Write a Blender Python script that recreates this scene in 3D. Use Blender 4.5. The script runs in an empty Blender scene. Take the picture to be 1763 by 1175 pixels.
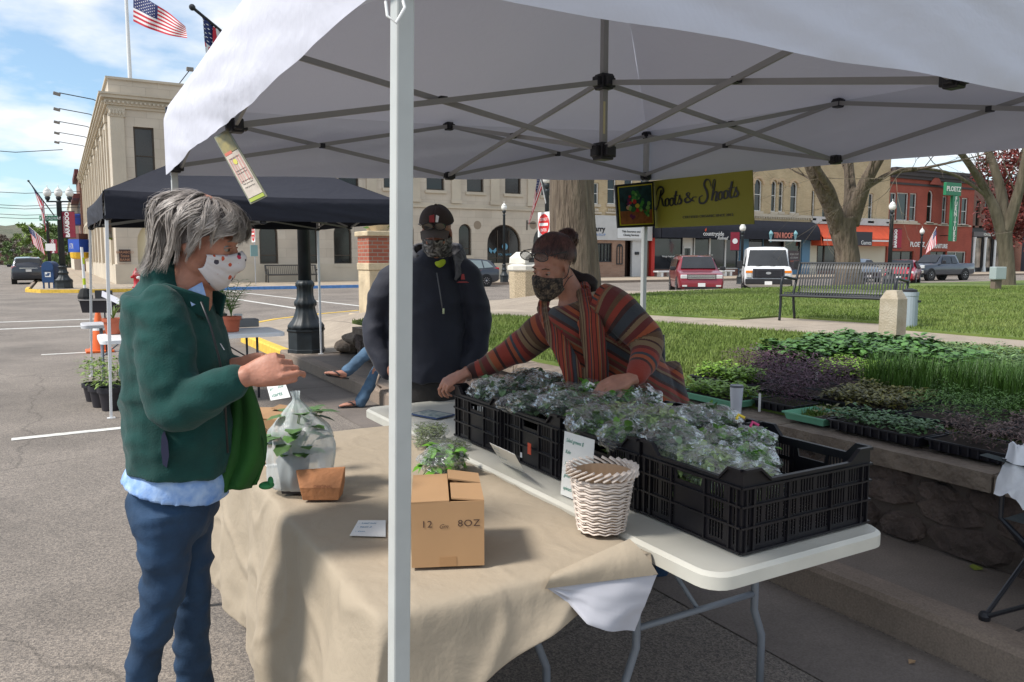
import bpy,bmesh,math,random
from mathutils import Vector,Matrix,noise
R=math.radians
random.seed(7)
sc=bpy.context.scene
col=sc.collection
CAMH=1.55
PITCH=math.atan((587.5-446)/1350.0)
YAW=R(30)
cam_d=bpy.data.cameras.new('camera');cam=bpy.data.objects.new('camera',cam_d);col.objects.link(cam)
cam.location=(0,0,CAMH)
cam.rotation_euler=(math.pi/2-PITCH,0,-YAW)
cam_d.sensor_width=36;cam_d.lens=1350/1763*36
cam_d.clip_start=0.05;cam_d.clip_end=3000
sc.camera=cam
sc.render.resolution_x=1024;sc.render.resolution_y=682
SUN_EL,SUN_AZ=R(50),R(277)
world=bpy.data.worlds.new('World');sc.world=world;world.use_nodes=True
wn=world.node_tree;wn.nodes.clear()
def wnode(t,**k):
 n=wn.nodes.new(t)
 for a,b in k.items():setattr(n,a,b)
 return n
sky=wnode('ShaderNodeTexSky',sky_type='NISHITA',sun_disc=False,sun_elevation=SUN_EL,sun_rotation=SUN_AZ,air_density=1.0,dust_density=0.6,ozone_density=2.0)
tc=wnode('ShaderNodeTexCoord')
sep=wnode('ShaderNodeSeparateXYZ');wn.links.new(tc.outputs['Generated'],sep.inputs[0])
zc=wnode('ShaderNodeMath',operation='MAXIMUM');wn.links.new(sep.outputs['Z'],zc.inputs[0]);zc.inputs[1].default_value=0.0
za=wnode('ShaderNodeMath',operation='ADD');wn.links.new(zc.outputs[0],za.inputs[0]);za.inputs[1].default_value=0.22
dv=wnode('ShaderNodeVectorMath',operation='SCALE')
inv=wnode('ShaderNodeMath',operation='DIVIDE');inv.inputs[0].default_value=1.0;wn.links.new(za.outputs[0],inv.inputs[1])
wn.links.new(tc.outputs['Generated'],dv.inputs[0]);wn.links.new(inv.outputs[0],dv.inputs['Scale'])
cn=wnode('ShaderNodeTexNoise');cn.inputs['Scale'].default_value=2.3;cn.inputs['Detail'].default_value=7;cn.inputs['Roughness'].default_value=0.52
wn.links.new(dv.outputs[0],cn.inputs['Vector'])
cr=wnode('ShaderNodeValToRGB');cr.color_ramp.elements[0].position=0.40;cr.color_ramp.elements[1].position=0.60
cr.color_ramp.elements[0].color=(.14,.14,.14,1);cr.color_ramp.elements[1].color=(.93,.93,.93,1)
wn.links.new(cn.outputs['Fac'],cr.inputs[0])
mx=wnode('ShaderNodeMixRGB');wn.links.new(cr.outputs[0],mx.inputs[0]);sg=wnode('ShaderNodeVectorMath',operation='MULTIPLY');sg.inputs[1].default_value=(1.35,1.7,1.8);wn.links.new(sky.outputs[0],sg.inputs[0]);wn.links.new(sg.outputs[0],mx.inputs[1]);mx.inputs[2].default_value=(11.6,11.7,11.9,1)
bg=wnode('ShaderNodeBackground');bg.inputs['Strength'].default_value=0.066
wn.links.new(mx.outputs[0],bg.inputs['Color'])
wo=wnode('ShaderNodeOutputWorld');wn.links.new(bg.outputs[0],wo.inputs[0])
sl=bpy.data.lights.new('sun','SUN');sl.energy=3.2;sl.angle=R(11);sl.color=(1,.95,.88)
so=bpy.data.objects.new('sun',sl);col.objects.link(so)
sd=Vector((math.sin(SUN_AZ)*math.cos(SUN_EL),math.cos(SUN_AZ)*math.cos(SUN_EL),math.sin(SUN_EL)))
so.rotation_euler=sd.to_track_quat('Z','Y').to_euler()
so.location=(-5,-5,20)
sc.view_settings.view_transform='Standard';sc.view_settings.look='None'
sc.view_settings.exposure=0.56;sc.view_settings.gamma=1
_cp,_sp=math.cos(PITCH),math.sin(PITCH);_ct,_st=math.cos(YAW),math.sin(YAW)
def _ray(x,y):
 a=(x-881.5)/1350;b=(587.5-y)/1350
 X,Y,Z=a,_cp+b*_sp,-_sp+b*_cp
 return X,Y,Z
def _w(X,Y,Z):return Vector((X*_ct+Y*_st,-X*_st+Y*_ct,CAMH+Z))
def G(x,y,z=0.0):
 a,b,c=_ray(x,y);t=(z-CAMH)/c;return _w(a*t,b*t,c*t)
def D(x,y,d):
 a,b,c=_ray(x,y);t=d/b;return _w(a*t,d,c*t)
def U(x,y,u):
 a,b,c=_ray(x,y);w=-a*_st+b*_ct;t=u/w;return _w(a*t,b*t,c*t)
def Vv(x,y,v):
 a,b,c=_ray(x,y);w=a*_ct+b*_st;t=v/w;return _w(a*t,b*t,c*t)
RIGHT=Vector((_ct,-_st,0));FWD=Vector((_st,_ct,0));UPV=Vector((0,0,1))
MC={}
def mat(name,c=(.5,.5,.5),rough=.6,metal=0,var=0.0,vscale=5,bump=0,bscale=40,c2=None,trans=0,spec=.5,alpha=1,coord='Object',sheen=0,island=0,stretch=None,coat=0,detail=4,emit=None):
 if name in MC:return MC[name]
 m=bpy.data.materials.new(name);m.use_nodes=True;nt=m.node_tree;N=nt.nodes;L=nt.links
 p=N['Principled BSDF'];p.inputs['Base Color'].default_value=(*c,1);p.inputs['Roughness'].default_value=rough
 p.inputs['Metallic'].default_value=metal;p.inputs['Specular IOR Level'].default_value=spec
 if coat:p.inputs['Coat Weight'].default_value=coat;p.inputs['Coat Roughness'].default_value=.05
 if sheen:p.inputs['Sheen Weight'].default_value=sheen
 if alpha<1:p.inputs['Alpha'].default_value=alpha
 if trans:p.inputs['Transmission Weight'].default_value=trans
 if emit:p.inputs['Emission Color'].default_value=(*emit,1);p.inputs['Emission Strength'].default_value=1
 t=N.new('ShaderNodeTexCoord');src=t.outputs[coord]
 if stretch:
  mp=N.new('ShaderNodeMapping');mp.inputs['Scale'].default_value=stretch;L.new(src,mp.inputs[0]);src=mp.outputs[0]
 last=None
 if var:
  n=N.new('ShaderNodeTexNoise');n.inputs['Scale'].default_value=vscale;n.inputs['Detail'].default_value=detail;L.new(src,n.inputs['Vector'])
  r=N.new('ShaderNodeMapRange');r.inputs[1].default_value=.3;r.inputs[2].default_value=.7;L.new(n.outputs['Fac'],r.inputs[0])
  mixn=N.new('ShaderNodeMixRGB');L.new(r.outputs[0],mixn.inputs[0])
  if c2 is None:mixn.inputs[1].default_value=(*[k*(1-var)for k in c],1);mixn.inputs[2].default_value=(*[min(1,k*(1+var))for k in c],1)
  else:mixn.inputs[1].default_value=(*c,1);mixn.inputs[2].default_value=(*c2,1)
  L.new(mixn.outputs[0],p.inputs['Base Color']);last=mixn
 if island:
  g=N.new('ShaderNodeNewGeometry');hs=N.new('ShaderNodeHueSaturation')
  r=N.new('ShaderNodeMapRange');r.inputs[3].default_value=1-island;r.inputs[4].default_value=1+island
  L.new(g.outputs['Random Per Island'],r.inputs[0]);L.new(r.outputs[0],hs.inputs['Value'])
  if last:L.new(last.outputs[0],hs.inputs['Color'])
  else:hs.inputs['Color'].default_value=(*c,1)
  L.new(hs.outputs[0],p.inputs['Base Color']);last=hs
 if bump:
  n=N.new('ShaderNodeTexNoise');n.inputs['Scale'].default_value=bscale;n.inputs['Detail'].default_value=6;L.new(src,n.inputs['Vector'])
  b=N.new('ShaderNodeBump');b.inputs['Strength'].default_value=min(1,bump);b.inputs['Distance'].default_value=1.0/bscale*.5*max(1,bump);L.new(n.outputs['Fac'],b.inputs['Height']);L.new(b.outputs[0],p.inputs['Normal'])
 MC[name]=m;return m
def nodes(m):return m.node_tree.nodes,m.node_tree.links,m.node_tree.nodes['Principled BSDF']
def brickmat(name,c1,c2,mortar,sc_=1.0,w=.21,h=.07,ms=.01,axis='XZ',rough=.85,offset=.5,var=.12):
 if name in MC:return MC[name]
 m=mat(name,c1,rough);N,L,p=nodes(m)
 t=N.new('ShaderNodeTexCoord');s=N.new('ShaderNodeSeparateXYZ');cb=N.new('ShaderNodeCombineXYZ');L.new(t.outputs['Object'],s.inputs[0])
 ad=N.new('ShaderNodeMath');ad.operation='ADD';L.new(s.outputs['X'],ad.inputs[0]);L.new(s.outputs['Y'],ad.inputs[1])
 L.new(ad.outputs[0],cb.inputs[0]);L.new(s.outputs['Z'],cb.inputs[1])
 b=N.new('ShaderNodeTexBrick');L.new(cb.outputs[0],b.inputs['Vector']);b.inputs['Scale'].default_value=1
 b.inputs['Brick Width'].default_value=w;b.inputs['Row Height'].default_value=h;b.inputs['Mortar Size'].default_value=ms;b.offset=offset
 b.inputs['Color1'].default_value=(*c1,1);b.inputs['Color2'].default_value=(*c2,1);b.inputs['Mortar'].default_value=(*mortar,1)
 n=N.new('ShaderNodeTexNoise');n.inputs['Scale'].default_value=.8;n.inputs['Detail'].default_value=6;L.new(t.outputs['Object'],n.inputs['Vector'])
 r=N.new('ShaderNodeMapRange');r.inputs[1].default_value=.3;r.inputs[2].default_value=.7;r.inputs[3].default_value=1-var;r.inputs[4].default_value=1+var;L.new(n.outputs['Fac'],r.inputs[0])
 hs=N.new('ShaderNodeHueSaturation');L.new(r.outputs[0],hs.inputs['Value']);L.new(b.outputs['Color'],hs.inputs['Color']);L.new(hs.outputs[0],p.inputs['Base Color'])
 bp=N.new('ShaderNodeBump');bp.inputs['Strength'].default_value=.4;bp.inputs['Distance'].default_value=.01;bp.invert=True;L.new(b.outputs['Fac'],bp.inputs['Height']);L.new(bp.outputs[0],p.inputs['Normal'])
 return m
class MB:
 def __init__(s):s.v=[];s.f=[];s.m=[]
 def add(s,vs,fs,mi=0):
  o=len(s.v);s.v+=[tuple(x)for x in vs];s.f+=[tuple(i+o for i in f)for f in fs];s.m+=[mi]*len(fs);return s
 def box(s,lo,hi,mi=0,M=None):
  x0,y0,z0=lo;x1,y1,z1=hi
  vs=[Vector(p)for p in((x0,y0,z0),(x1,y0,z0),(x1,y1,z0),(x0,y1,z0),(x0,y0,z1),(x1,y0,z1),(x1,y1,z1),(x0,y1,z1))]
  if M:vs=[M@p for p in vs]
  return s.add(vs,[(0,3,2,1),(4,5,6,7),(0,1,5,4),(1,2,6,5),(2,3,7,6),(3,0,4,7)],mi)
 def cbox(s,c,size,mi=0,M=None,rz=0):
  c=Vector(c);h=Vector(size)/2
  Mm=Matrix.Translation(c)@Matrix.Rotation(rz,4,'Z')
  if M:Mm=M@Mm
  return s.box(-h,h,mi,Mm)
 def bar(s,a,b,w,h=None,mi=0,up=(0,0,1)):
  a=Vector(a);b=Vector(b);h=h or w;d=(b-a);L=d.length
  if L<1e-6:return s
  d.normalize();u=Vector(up)
  if abs(d.dot(u))>.98:u=Vector((0,1,0))
  x=d.cross(u).normalized();y=x.cross(d).normalized()
  vs=[]
  for e in(a,b):
   for i,j in((-1,-1),(1,-1),(1,1),(-1,1)):vs.append(e+x*i*w/2+y*j*h/2)
  return s.add(vs,[(0,1,2,3),(7,6,5,4),(0,4,5,1),(1,5,6,2),(2,6,7,3),(3,7,4,0)],mi)
 def loft(s,pts,rad,n=12,mi=0,up=(0,0,1),cap=True,flat=None):
  0
  pts=[Vector(p)for p in pts];k=len(pts)
  if not isinstance(rad,(list,)):rad=[rad]*k
  T=[]
  for i in range(k):
   t=pts[min(i+1,k-1)]-pts[max(i-1,0)]
   T.append(t.normalized()if t.length>1e-9 else Vector((0,0,1)))
  u=Vector(up)
  if abs(T[0].dot(u))>.95:u=Vector((0,1,0))if abs(T[0].y)<.9 else Vector((1,0,0))
  x=T[0].cross(u).normalized();y=x.cross(T[0]).normalized()
  vs=[]
  for i in range(k):
   if i:
    x=(x-T[i]*x.dot(T[i])).normalized();y=x.cross(T[i]).normalized()
   r=rad[i];ra,rb=r if isinstance(r,(tuple,list))else(r,r)
   for j in range(n):
    a=2*math.pi*j/n;vs.append(pts[i]+x*math.cos(a)*ra+y*math.sin(a)*rb)
  fs=[]
  for i in range(k-1):
   for j in range(n):
    j2=(j+1)%n;fs.append((i*n+j,i*n+j2,(i+1)*n+j2,(i+1)*n+j))
  if cap:fs.append(tuple(range(n))[::-1]);fs.append(tuple((k-1)*n+j for j in range(n)))
  return s.add(vs,fs,mi)
 def lathe(s,prof,c=(0,0,0),n=24,mi=0,M=None,flute=0,nf=0,cap=True):
  vs=[];c=Vector(c)
  for r,z in prof:
   for j in range(n):
    a=2*math.pi*j/n;rr=r*(1+(flute*math.cos(nf*a)if flute else 0));p=Vector((rr*math.cos(a),rr*math.sin(a),z))
    if M:p=M@p
    vs.append(p+c)
  k=len(prof);fs=[(i*n+j,i*n+(j+1)%n,(i+1)*n+(j+1)%n,(i+1)*n+j)for i in range(k-1)for j in range(n)]
  if cap:fs.append(tuple(range(n))[::-1]);fs.append(tuple((k-1)*n+j for j in range(n)))
  return s.add(vs,fs,mi)
 def ell(s,c,r,n=16,m=10,mi=0,M=None):
  c=Vector(c);vs=[];fs=[]
  for i in range(m+1):
   t=math.pi*i/m
   for j in range(n):
    a=2*math.pi*j/n;p=Vector((r[0]*math.sin(t)*math.cos(a),r[1]*math.sin(t)*math.sin(a),-r[2]*math.cos(t)))
    if M:p=M@p
    vs.append(c+p)
  for i in range(m):
   for j in range(n):fs.append((i*n+j,i*n+(j+1)%n,(i+1)*n+(j+1)%n,(i+1)*n+j))
  return s.add(vs,fs,mi)
 def quad(s,a,b,c,d,mi=0):return s.add([a,b,c,d],[(0,1,2,3)],mi)
 def prism(s,poly,a,b,mi=0,f=None):
  0
  n=len(poly);vs=[f(x,y,a)for x,y in poly]+[f(x,y,b)for x,y in poly]
  fs=[tuple(range(n))[::-1],tuple(range(n,2*n))]+[(i,(i+1)%n,n+(i+1)%n,n+i)for i in range(n)]
  return s.add(vs,fs,mi)
 def grid(s,fn,nu,nv,mi=0):
  vs=[fn(i/nu,j/nv)for i in range(nu+1)for j in range(nv+1)]
  fs=[(i*(nv+1)+j,(i+1)*(nv+1)+j,(i+1)*(nv+1)+j+1,i*(nv+1)+j+1)for i in range(nu)for j in range(nv)]
  return s.add(vs,fs,mi)
 def mesh(s,name):
  me=bpy.data.meshes.new(name);me.from_pydata(s.v,[],s.f);me.polygons.foreach_set('material_index',s.m);me.update();return me
 def build(s,name,m,parent=None,smooth=False,bevel=0,world=True,seg=2,fix=True,merge=0,auto=None):
  me=s.mesh(name)
  if fix:
   b=bmesh.new();b.from_mesh(me)
   if merge:bmesh.ops.remove_doubles(b,verts=b.verts,dist=merge)
   bmesh.ops.recalc_face_normals(b,faces=b.faces);b.to_mesh(me);b.free()
  return link(name,me,m,parent,smooth,bevel,world,seg,auto)
def link(name,me,m,parent=None,smooth=False,bevel=0,world=True,seg=2,auto=None):
 o=bpy.data.objects.new(name,me);col.objects.link(o)
 for k in(m if isinstance(m,(list,tuple))else[m]):me.materials.append(k)
 if smooth:me.polygons.foreach_set('use_smooth',[True]*len(me.polygons))
 if auto:
  me.polygons.foreach_set('use_smooth',[True]*len(me.polygons))
  try:me.set_sharp_from_angle(angle=R(auto))
  except Exception:pass
 if bevel:
  b=o.modifiers.new('bevel','BEVEL');b.width=bevel;b.segments=seg;b.limit_method='ANGLE';b.angle_limit=R(40)
  b.harden_normals=False
 if parent:
  o.parent=parent
  if world:o.matrix_parent_inverse=parent_world(parent).inverted()
 return o
def parent_world(p):
 M=p.matrix_basis.copy()if p.type=='EMPTY' or not p.parent else p.matrix_basis.copy()
 q=p
 while q.parent:
  M=q.parent.matrix_basis@q.matrix_parent_inverse@M if False else(parent_world(q.parent)@q.matrix_parent_inverse@q.matrix_basis)
  break
 return M
def T(name,label,cat,loc=(0,0,0),rz=0,group=None):
 o=bpy.data.objects.new(name,None);col.objects.link(o);o.location=loc;o.rotation_euler=(0,0,rz)
 o.empty_display_size=.1
 o['label']=label;o['category']=cat
 if group:o['group']=group
 o.matrix_basis=Matrix.Translation(Vector(loc))@Matrix.Rotation(rz,4,'Z')
 return o
def tag(o,label,cat,group=None,kind=None):
 o['label']=label;o['category']=cat
 if group:o['group']=group
 if kind:o['kind']=kind
 return o
def struct(o):o['kind']='structure';return o
def copytree(o,parent=None):
 c=o.copy();col.objects.link(c)
 if parent:c.parent=parent
 for ch in list(KIDS(o)):copytree(ch,c)
 return c
def KIDS(o):return[x for x in bpy.data.objects if x.parent==o]
def dup(root,loc,rz=None,label=None,group=None):
 r=copytree(root);r.location=loc
 if rz is not None:r.rotation_euler=(0,0,rz)
 if label:r['label']=label
 if group:r['group']=group
 return r
def text_mb(txt,size,f,depth=.002,shear=0,align='CENTER',sx=1,spacing=1,bold=0):
 0
 c=bpy.data.curves.new('t','FONT');c.body=txt;c.size=size;c.shear=shear;c.align_x=align;c.extrude=depth/2;c.offset=bold
 c.space_character=spacing;c.resolution_u=3
 o=bpy.data.objects.new('t',c);me=bpy.data.meshes.new_from_object(o)
 mb=MB();mb.add([f(v.co.x*sx,v.co.y,v.co.z)for v in me.vertices],[tuple(p.vertices)for p in me.polygons])
 bpy.data.objects.remove(o);bpy.data.curves.remove(c);bpy.data.meshes.remove(me)
 return mb
def plate(outer,holes,f,t0,t1):
 0
 c=bpy.data.curves.new('p','CURVE');c.dimensions='2D';c.fill_mode='BOTH';c.extrude=(t1-t0)/2
 for poly in[outer]+holes:
  sp=c.splines.new('POLY');sp.points.add(len(poly)-1);sp.use_cyclic_u=True
  for i,(x,y)in enumerate(poly):sp.points[i].co=(x,y,0,1)
 o=bpy.data.objects.new('p',c);me=bpy.data.meshes.new_from_object(o)
 mb=MB();tm=(t0+t1)/2
 mb.add([f(v.co.x,v.co.y,v.co.z+tm)for v in me.vertices],[tuple(p.vertices)for p in me.polygons])
 bpy.data.objects.remove(o);bpy.data.curves.remove(c);bpy.data.meshes.remove(me)
 return mb
def rect(x0,y0,x1,y1):return[(x0,y0),(x1,y0),(x1,y1),(x0,y1)]
def arch(x0,y0,x1,y1,n=12,full=True):
 r=(x1-x0)/2;cx=(x0+x1)/2;rise=r if full else r*.35
 ys=y1-rise
 return[(x0,y0),(x1,y0)]+[(cx+r*math.cos(math.pi*i/n),ys+rise*math.sin(math.pi*i/n))for i in range(n+1)]
def catmull(pts,n=6):
 P=[Vector(p)for p in pts];out=[]
 for i in range(len(P)-1):
  a=P[max(i-1,0)];b=P[i];c=P[i+1];d=P[min(i+2,len(P)-1)]
  for k in range(n):
   t=k/n;out.append(.5*((2*b)+(c-a)*t+(2*a-5*b+4*c-d)*t*t+(3*b-a-3*c+d)*t*t*t))
 out.append(P[-1]);return out
def rnd(a,b):return random.uniform(a,b)
def sm(t):t=max(0,min(1,t));return t*t*(3-2*t)
def HH(v,u):
 k=sm((19+5*sm((v-8)/5.0)-u)/6.0)
 if u>11.4:k*=sm((v-3.6)/1.6)
 return.15+.45*k
def asphalt_mat():
 m=mat('asphalt',(.2,.185,.17),.9);N,L,p=nodes(m)
 t=N.new('ShaderNodeTexCoord')
 v=N.new('ShaderNodeTexVoronoi');v.inputs['Scale'].default_value=150;L.new(t.outputs['Object'],v.inputs['Vector'])
 r=N.new('ShaderNodeValToRGB');r.color_ramp.elements[0].color=(.13,.113,.10,1);r.color_ramp.elements[1].color=(.31,.265,.222,1)
 r.color_ramp.elements[0].position=.1;r.color_ramp.elements[1].position=.95
 s=N.new('ShaderNodeSeparateColor');L.new(v.outputs['Color'],s.inputs[0]);L.new(s.outputs[0],r.inputs[0])
 n=N.new('ShaderNodeTexNoise');n.inputs['Scale'].default_value=.55;n.inputs['Detail'].default_value=8;n.inputs['Roughness'].default_value=.65;L.new(t.outputs['Object'],n.inputs['Vector'])
 mr=N.new('ShaderNodeMapRange');mr.inputs[1].default_value=.3;mr.inputs[2].default_value=.7;mr.inputs[3].default_value=.62;mr.inputs[4].default_value=1.15;L.new(n.outputs['Fac'],mr.inputs[0])
 v2=N.new('ShaderNodeTexVoronoi');v2.feature='DISTANCE_TO_EDGE';v2.inputs['Scale'].default_value=.33
 n2=N.new('ShaderNodeTexNoise');n2.inputs['Scale'].default_value=2.2;n2.inputs['Detail'].default_value=5;L.new(t.outputs['Object'],n2.inputs['Vector'])
 mxv=N.new('ShaderNodeMixRGB');mxv.inputs[0].default_value=.25;L.new(t.outputs['Object'],mxv.inputs[1]);L.new(n2.outputs['Color'],mxv.inputs[2]);L.new(mxv.outputs[0],v2.inputs['Vector'])
 cr=N.new('ShaderNodeMapRange');cr.inputs[1].default_value=.001;cr.inputs[2].default_value=.004;cr.inputs[3].default_value=.72;cr.inputs[4].default_value=1;L.new(v2.outputs['Distance'],cr.inputs[0])
 ml=N.new('ShaderNodeMath');ml.operation='MULTIPLY';L.new(mr.outputs[0],ml.inputs[0]);L.new(cr.outputs[0],ml.inputs[1])
 hs=N.new('ShaderNodeHueSaturation');L.new(ml.outputs[0],hs.inputs['Value']);L.new(r.outputs[0],hs.inputs['Color']);L.new(hs.outputs[0],p.inputs['Base Color'])
 b=N.new('ShaderNodeBump');b.inputs['Strength'].default_value=.5;b.inputs['Distance'].default_value=.004;L.new(v.outputs['Distance'],b.inputs['Height']);L.new(b.outputs[0],p.inputs['Normal'])
 return m
M_asph=asphalt_mat()
def concrete_mat(name,c,joint=0,jx=1.5,jy=1.5,rot=0):
 m=mat(name,c,.9);N,L,p=nodes(m)
 t=N.new('ShaderNodeTexCoord')
 n=N.new('ShaderNodeTexNoise');n.inputs['Scale'].default_value=1.3;n.inputs['Detail'].default_value=9;n.inputs['Roughness'].default_value=.7;L.new(t.outputs['Object'],n.inputs['Vector'])
 n3=N.new('ShaderNodeTexNoise');n3.inputs['Scale'].default_value=120;n3.inputs['Detail'].default_value=3;L.new(t.outputs['Object'],n3.inputs['Vector'])
 mr=N.new('ShaderNodeMapRange');mr.inputs[1].default_value=.3;mr.inputs[2].default_value=.7;mr.inputs[3].default_value=.7;mr.inputs[4].default_value=1.15;L.new(n.outputs['Fac'],mr.inputs[0])
 m3=N.new('ShaderNodeMapRange');m3.inputs[1].default_value=.3;m3.inputs[2].default_value=.7;m3.inputs[3].default_value=.82;m3.inputs[4].default_value=1.15;L.new(n3.outputs['Fac'],m3.inputs[0])
 ml=N.new('ShaderNodeMath');ml.operation='MULTIPLY';L.new(mr.outputs[0],ml.inputs[0]);L.new(m3.outputs[0],ml.inputs[1]);last=ml
 if joint:
  b=N.new('ShaderNodeTexBrick');b.offset=0;b.inputs['Scale'].default_value=1;b.inputs['Brick Width'].default_value=jx;b.inputs['Row Height'].default_value=jy;b.inputs['Mortar Size'].default_value=.008
  b.inputs['Color1'].default_value=(1,1,1,1);b.inputs['Color2'].default_value=(.93,.93,.93,1);b.inputs['Mortar'].default_value=(.35,.35,.35,1)
  L.new(t.outputs['Object'],b.inputs['Vector']);m5=N.new('ShaderNodeMath');m5.operation='MULTIPLY'
  bw=N.new('ShaderNodeRGBToBW');L.new(b.outputs['Color'],bw.inputs[0]);L.new(ml.outputs[0],m5.inputs[0]);L.new(bw.outputs[0],m5.inputs[1]);last=m5
 hs=N.new('ShaderNodeHueSaturation');hs.inputs['Color'].default_value=(*c,1);L.new(last.outputs[0],hs.inputs['Value']);L.new(hs.outputs[0],p.inputs['Base Color'])
 bp=N.new('ShaderNodeBump');bp.inputs['Strength'].default_value=.4;bp.inputs['Distance'].default_value=.004;L.new(n3.outputs['Fac'],bp.inputs['Height']);L.new(bp.outputs[0],p.inputs['Normal'])
 return m
M_conc=concrete_mat('sidewalk concrete',(.36,.30,.235),1)
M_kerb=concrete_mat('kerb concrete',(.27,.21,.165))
M_kyel=mat('kerb yellow paint',(.72,.46,.06),.7,var=.2,vscale=9)
M_kblu=mat('kerb blue paint',(.10,.25,.55),.7,var=.2,vscale=6)
M_mark=mat('road paint',(.62,.61,.57),.8,var=.25,vscale=14)
road=MB().add([(-900,-300,0),(900,-300,0),(900,1500,0),(-900,1500,0)],[(0,1,2,3)]).build('road',M_asph);struct(road)
struct(MB().add([(2.36,-6,.004),(2.885,-6,.004),(2.885,15,.004),(2.36,15,.004)],[(0,1,2,3)]).build('gutter',concrete_mat('gutter concrete',(.18,.152,.132),1,5,3.1)))
def flat(name,poly,z,m):
 return struct(MB().add([(x,y,z)for x,y in poly],[tuple(range(len(poly)))]).build(name,m,fix=False))
kerb_pts=[(2.9,-8),(2.9,15.2),(3.05,16.4),(3.5,17.6),(4.3,18.7),(5.7,19.9),(8,21.3),(12,23),(16,24),(40,24.6),(110,25.5)]
def inside(p,poly):
 x,y=p;c=False;j=len(poly)-1
 for i in range(len(poly)):
  xi,yi=poly[i];xj,yj=poly[j]
  if(yi>y)!=(yj>y)and x<(xj-xi)*(y-yi)/(yj-yi)+xi:c=not c
  j=i
 return c
def terrain(name,poly,m,hf,step=.5,dz=0):
 0
 from mathutils.geometry import delaunay_2d_cdt
 pts=[Vector(p)for p in poly];n=len(pts);ed=[(i,(i+1)%n)for i in range(n)]
 xs=[p[0]for p in poly];ys=[p[1]for p in poly]
 x=min(xs)+step*.5
 while x<max(xs):
  y=min(ys)+step*.5
  while y<max(ys):
   if inside((x,y),poly):pts.append(Vector((x,y)))
   y+=step if y<24 else step*4
  x+=step if x<20 else step*4
 vs,es,fs,_,_,_=delaunay_2d_cdt(pts,ed,[],1,1e-5)
 me=MB().add([(p.x,p.y,hf(p.x,p.y)+dz)for p in vs],fs)
 if dz:
  n0=len(me.v);me.add([(p[0],p[1],hf(*p)+dz)for p in poly]+[(p[0],p[1],hf(*p)-.02)for p in poly],[(i,(i+1)%n,n+(i+1)%n,n+i)for i in range(n)])
 return struct(me.build(name,m,smooth=False,fix=False))
pav=kerb_pts[:]+[(110,17),(22,17),(14,15.5),(12.6,15),(8.3,10),(9.3,4.9),(10.5,-2),(12,-8)]
terrain('park_pavement',[(3.79,-8),(3.79,11.41),(3.06,11.41),(3.06,15.25),(3.2,16.4),(3.64,17.5),(4.43,18.5),(5.8,19.7),(8.07,21.1),(12,22.84),(16,23.84),(40,24.44),(110,25.34),(110,-8)],M_conc,HH,.6)
flat('near_sidewalk',[(3.06,-8),(3.788,-8),(3.788,11.408),(3.06,11.408)],.15,concrete_mat('near sidewalk concrete',(.22,.18,.15),1))  # darker copy of the sidewalk concrete, canopy shade put into the colour
def kerb_strip(name,pts,m,w=.16,h0=-.05,h1=.15,side=1):
 mb=MB();n=len(pts);P=[Vector((p[0],p[1],0))for p in pts];off=[]
 for i in range(n):
  t=(P[min(i+1,n-1)]-P[max(i-1,0)]).normalized();off.append(Vector((t.y,-t.x,0))*side)
 vs=[]
 for i in range(n):
  o=P[i];q=P[i]+off[i]*w
  vs+=[o+Vector((0,0,h0)),o+Vector((0,0,h1-.02))+off[i]*.012,o+off[i]*.03+Vector((0,0,h1+.004)),q+Vector((0,0,h1+.004)),q+Vector((0,0,h0))]
 fs=[(i*5+j,i*5+j+1,(i+1)*5+j+1,(i+1)*5+j)for i in range(n-1)for j in range(4)]
 fs+=[(0,1,2,3,4),tuple((n-1)*5+j for j in(4,3,2,1,0))]
 return struct(mb.add(vs,fs).build(name,m))
def seg(a,b,n):return[(a[0]+(b[0]-a[0])*i/n,a[1]+(b[1]-a[1])*i/n)for i in range(n+1)]
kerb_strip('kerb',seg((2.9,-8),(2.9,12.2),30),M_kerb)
kerb_strip('kerb',[(2.9,12.21),(2.9,15.2)],M_kyel)
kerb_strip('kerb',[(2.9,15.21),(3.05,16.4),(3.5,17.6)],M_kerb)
kerb_strip('kerb',[(3.5,17.61),(4.3,18.7),(5.7,19.9),(7.0,20.7)],M_kyel)
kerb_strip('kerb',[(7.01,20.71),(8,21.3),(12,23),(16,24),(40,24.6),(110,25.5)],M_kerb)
def lawn_mat():
 m=mat('turf',(.08,.13,.02),.95,var=.3,vscale=1.2,c2=(.15,.19,.045),bump=.8,bscale=60)
 return m
M_turf=lawn_mat()
near_lawn=[(3.8,-10),(3.8,11.4),(6.15,11.4),(7.0,10),(7.56,8.86),(8.1,6.5),(8.5,4.3),(9.2,0),(10.6,-10)]
far_lawn=[(11.2,-10),(10.3,2),(9.75,4.9),(9.75,6.6),(10.5,6.75),(10.15,8.9),(9.2,8.8),(8.65,10.3),(9.6,12),(12.7,16.2),(14.5,17),(22,18.2),(40,19),(100,20),(100,-10)]
terrain('park_lawn',near_lawn,M_turf,HH,.5,.03)
terrain('park_lawn',far_lawn,M_turf,HH,.7,.03)
M_blade=mat('grass blades',(.10,.155,.03),.8,island=.3,spec=.15,var=.2,vscale=.7,c2=(.19,.23,.07))
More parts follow.
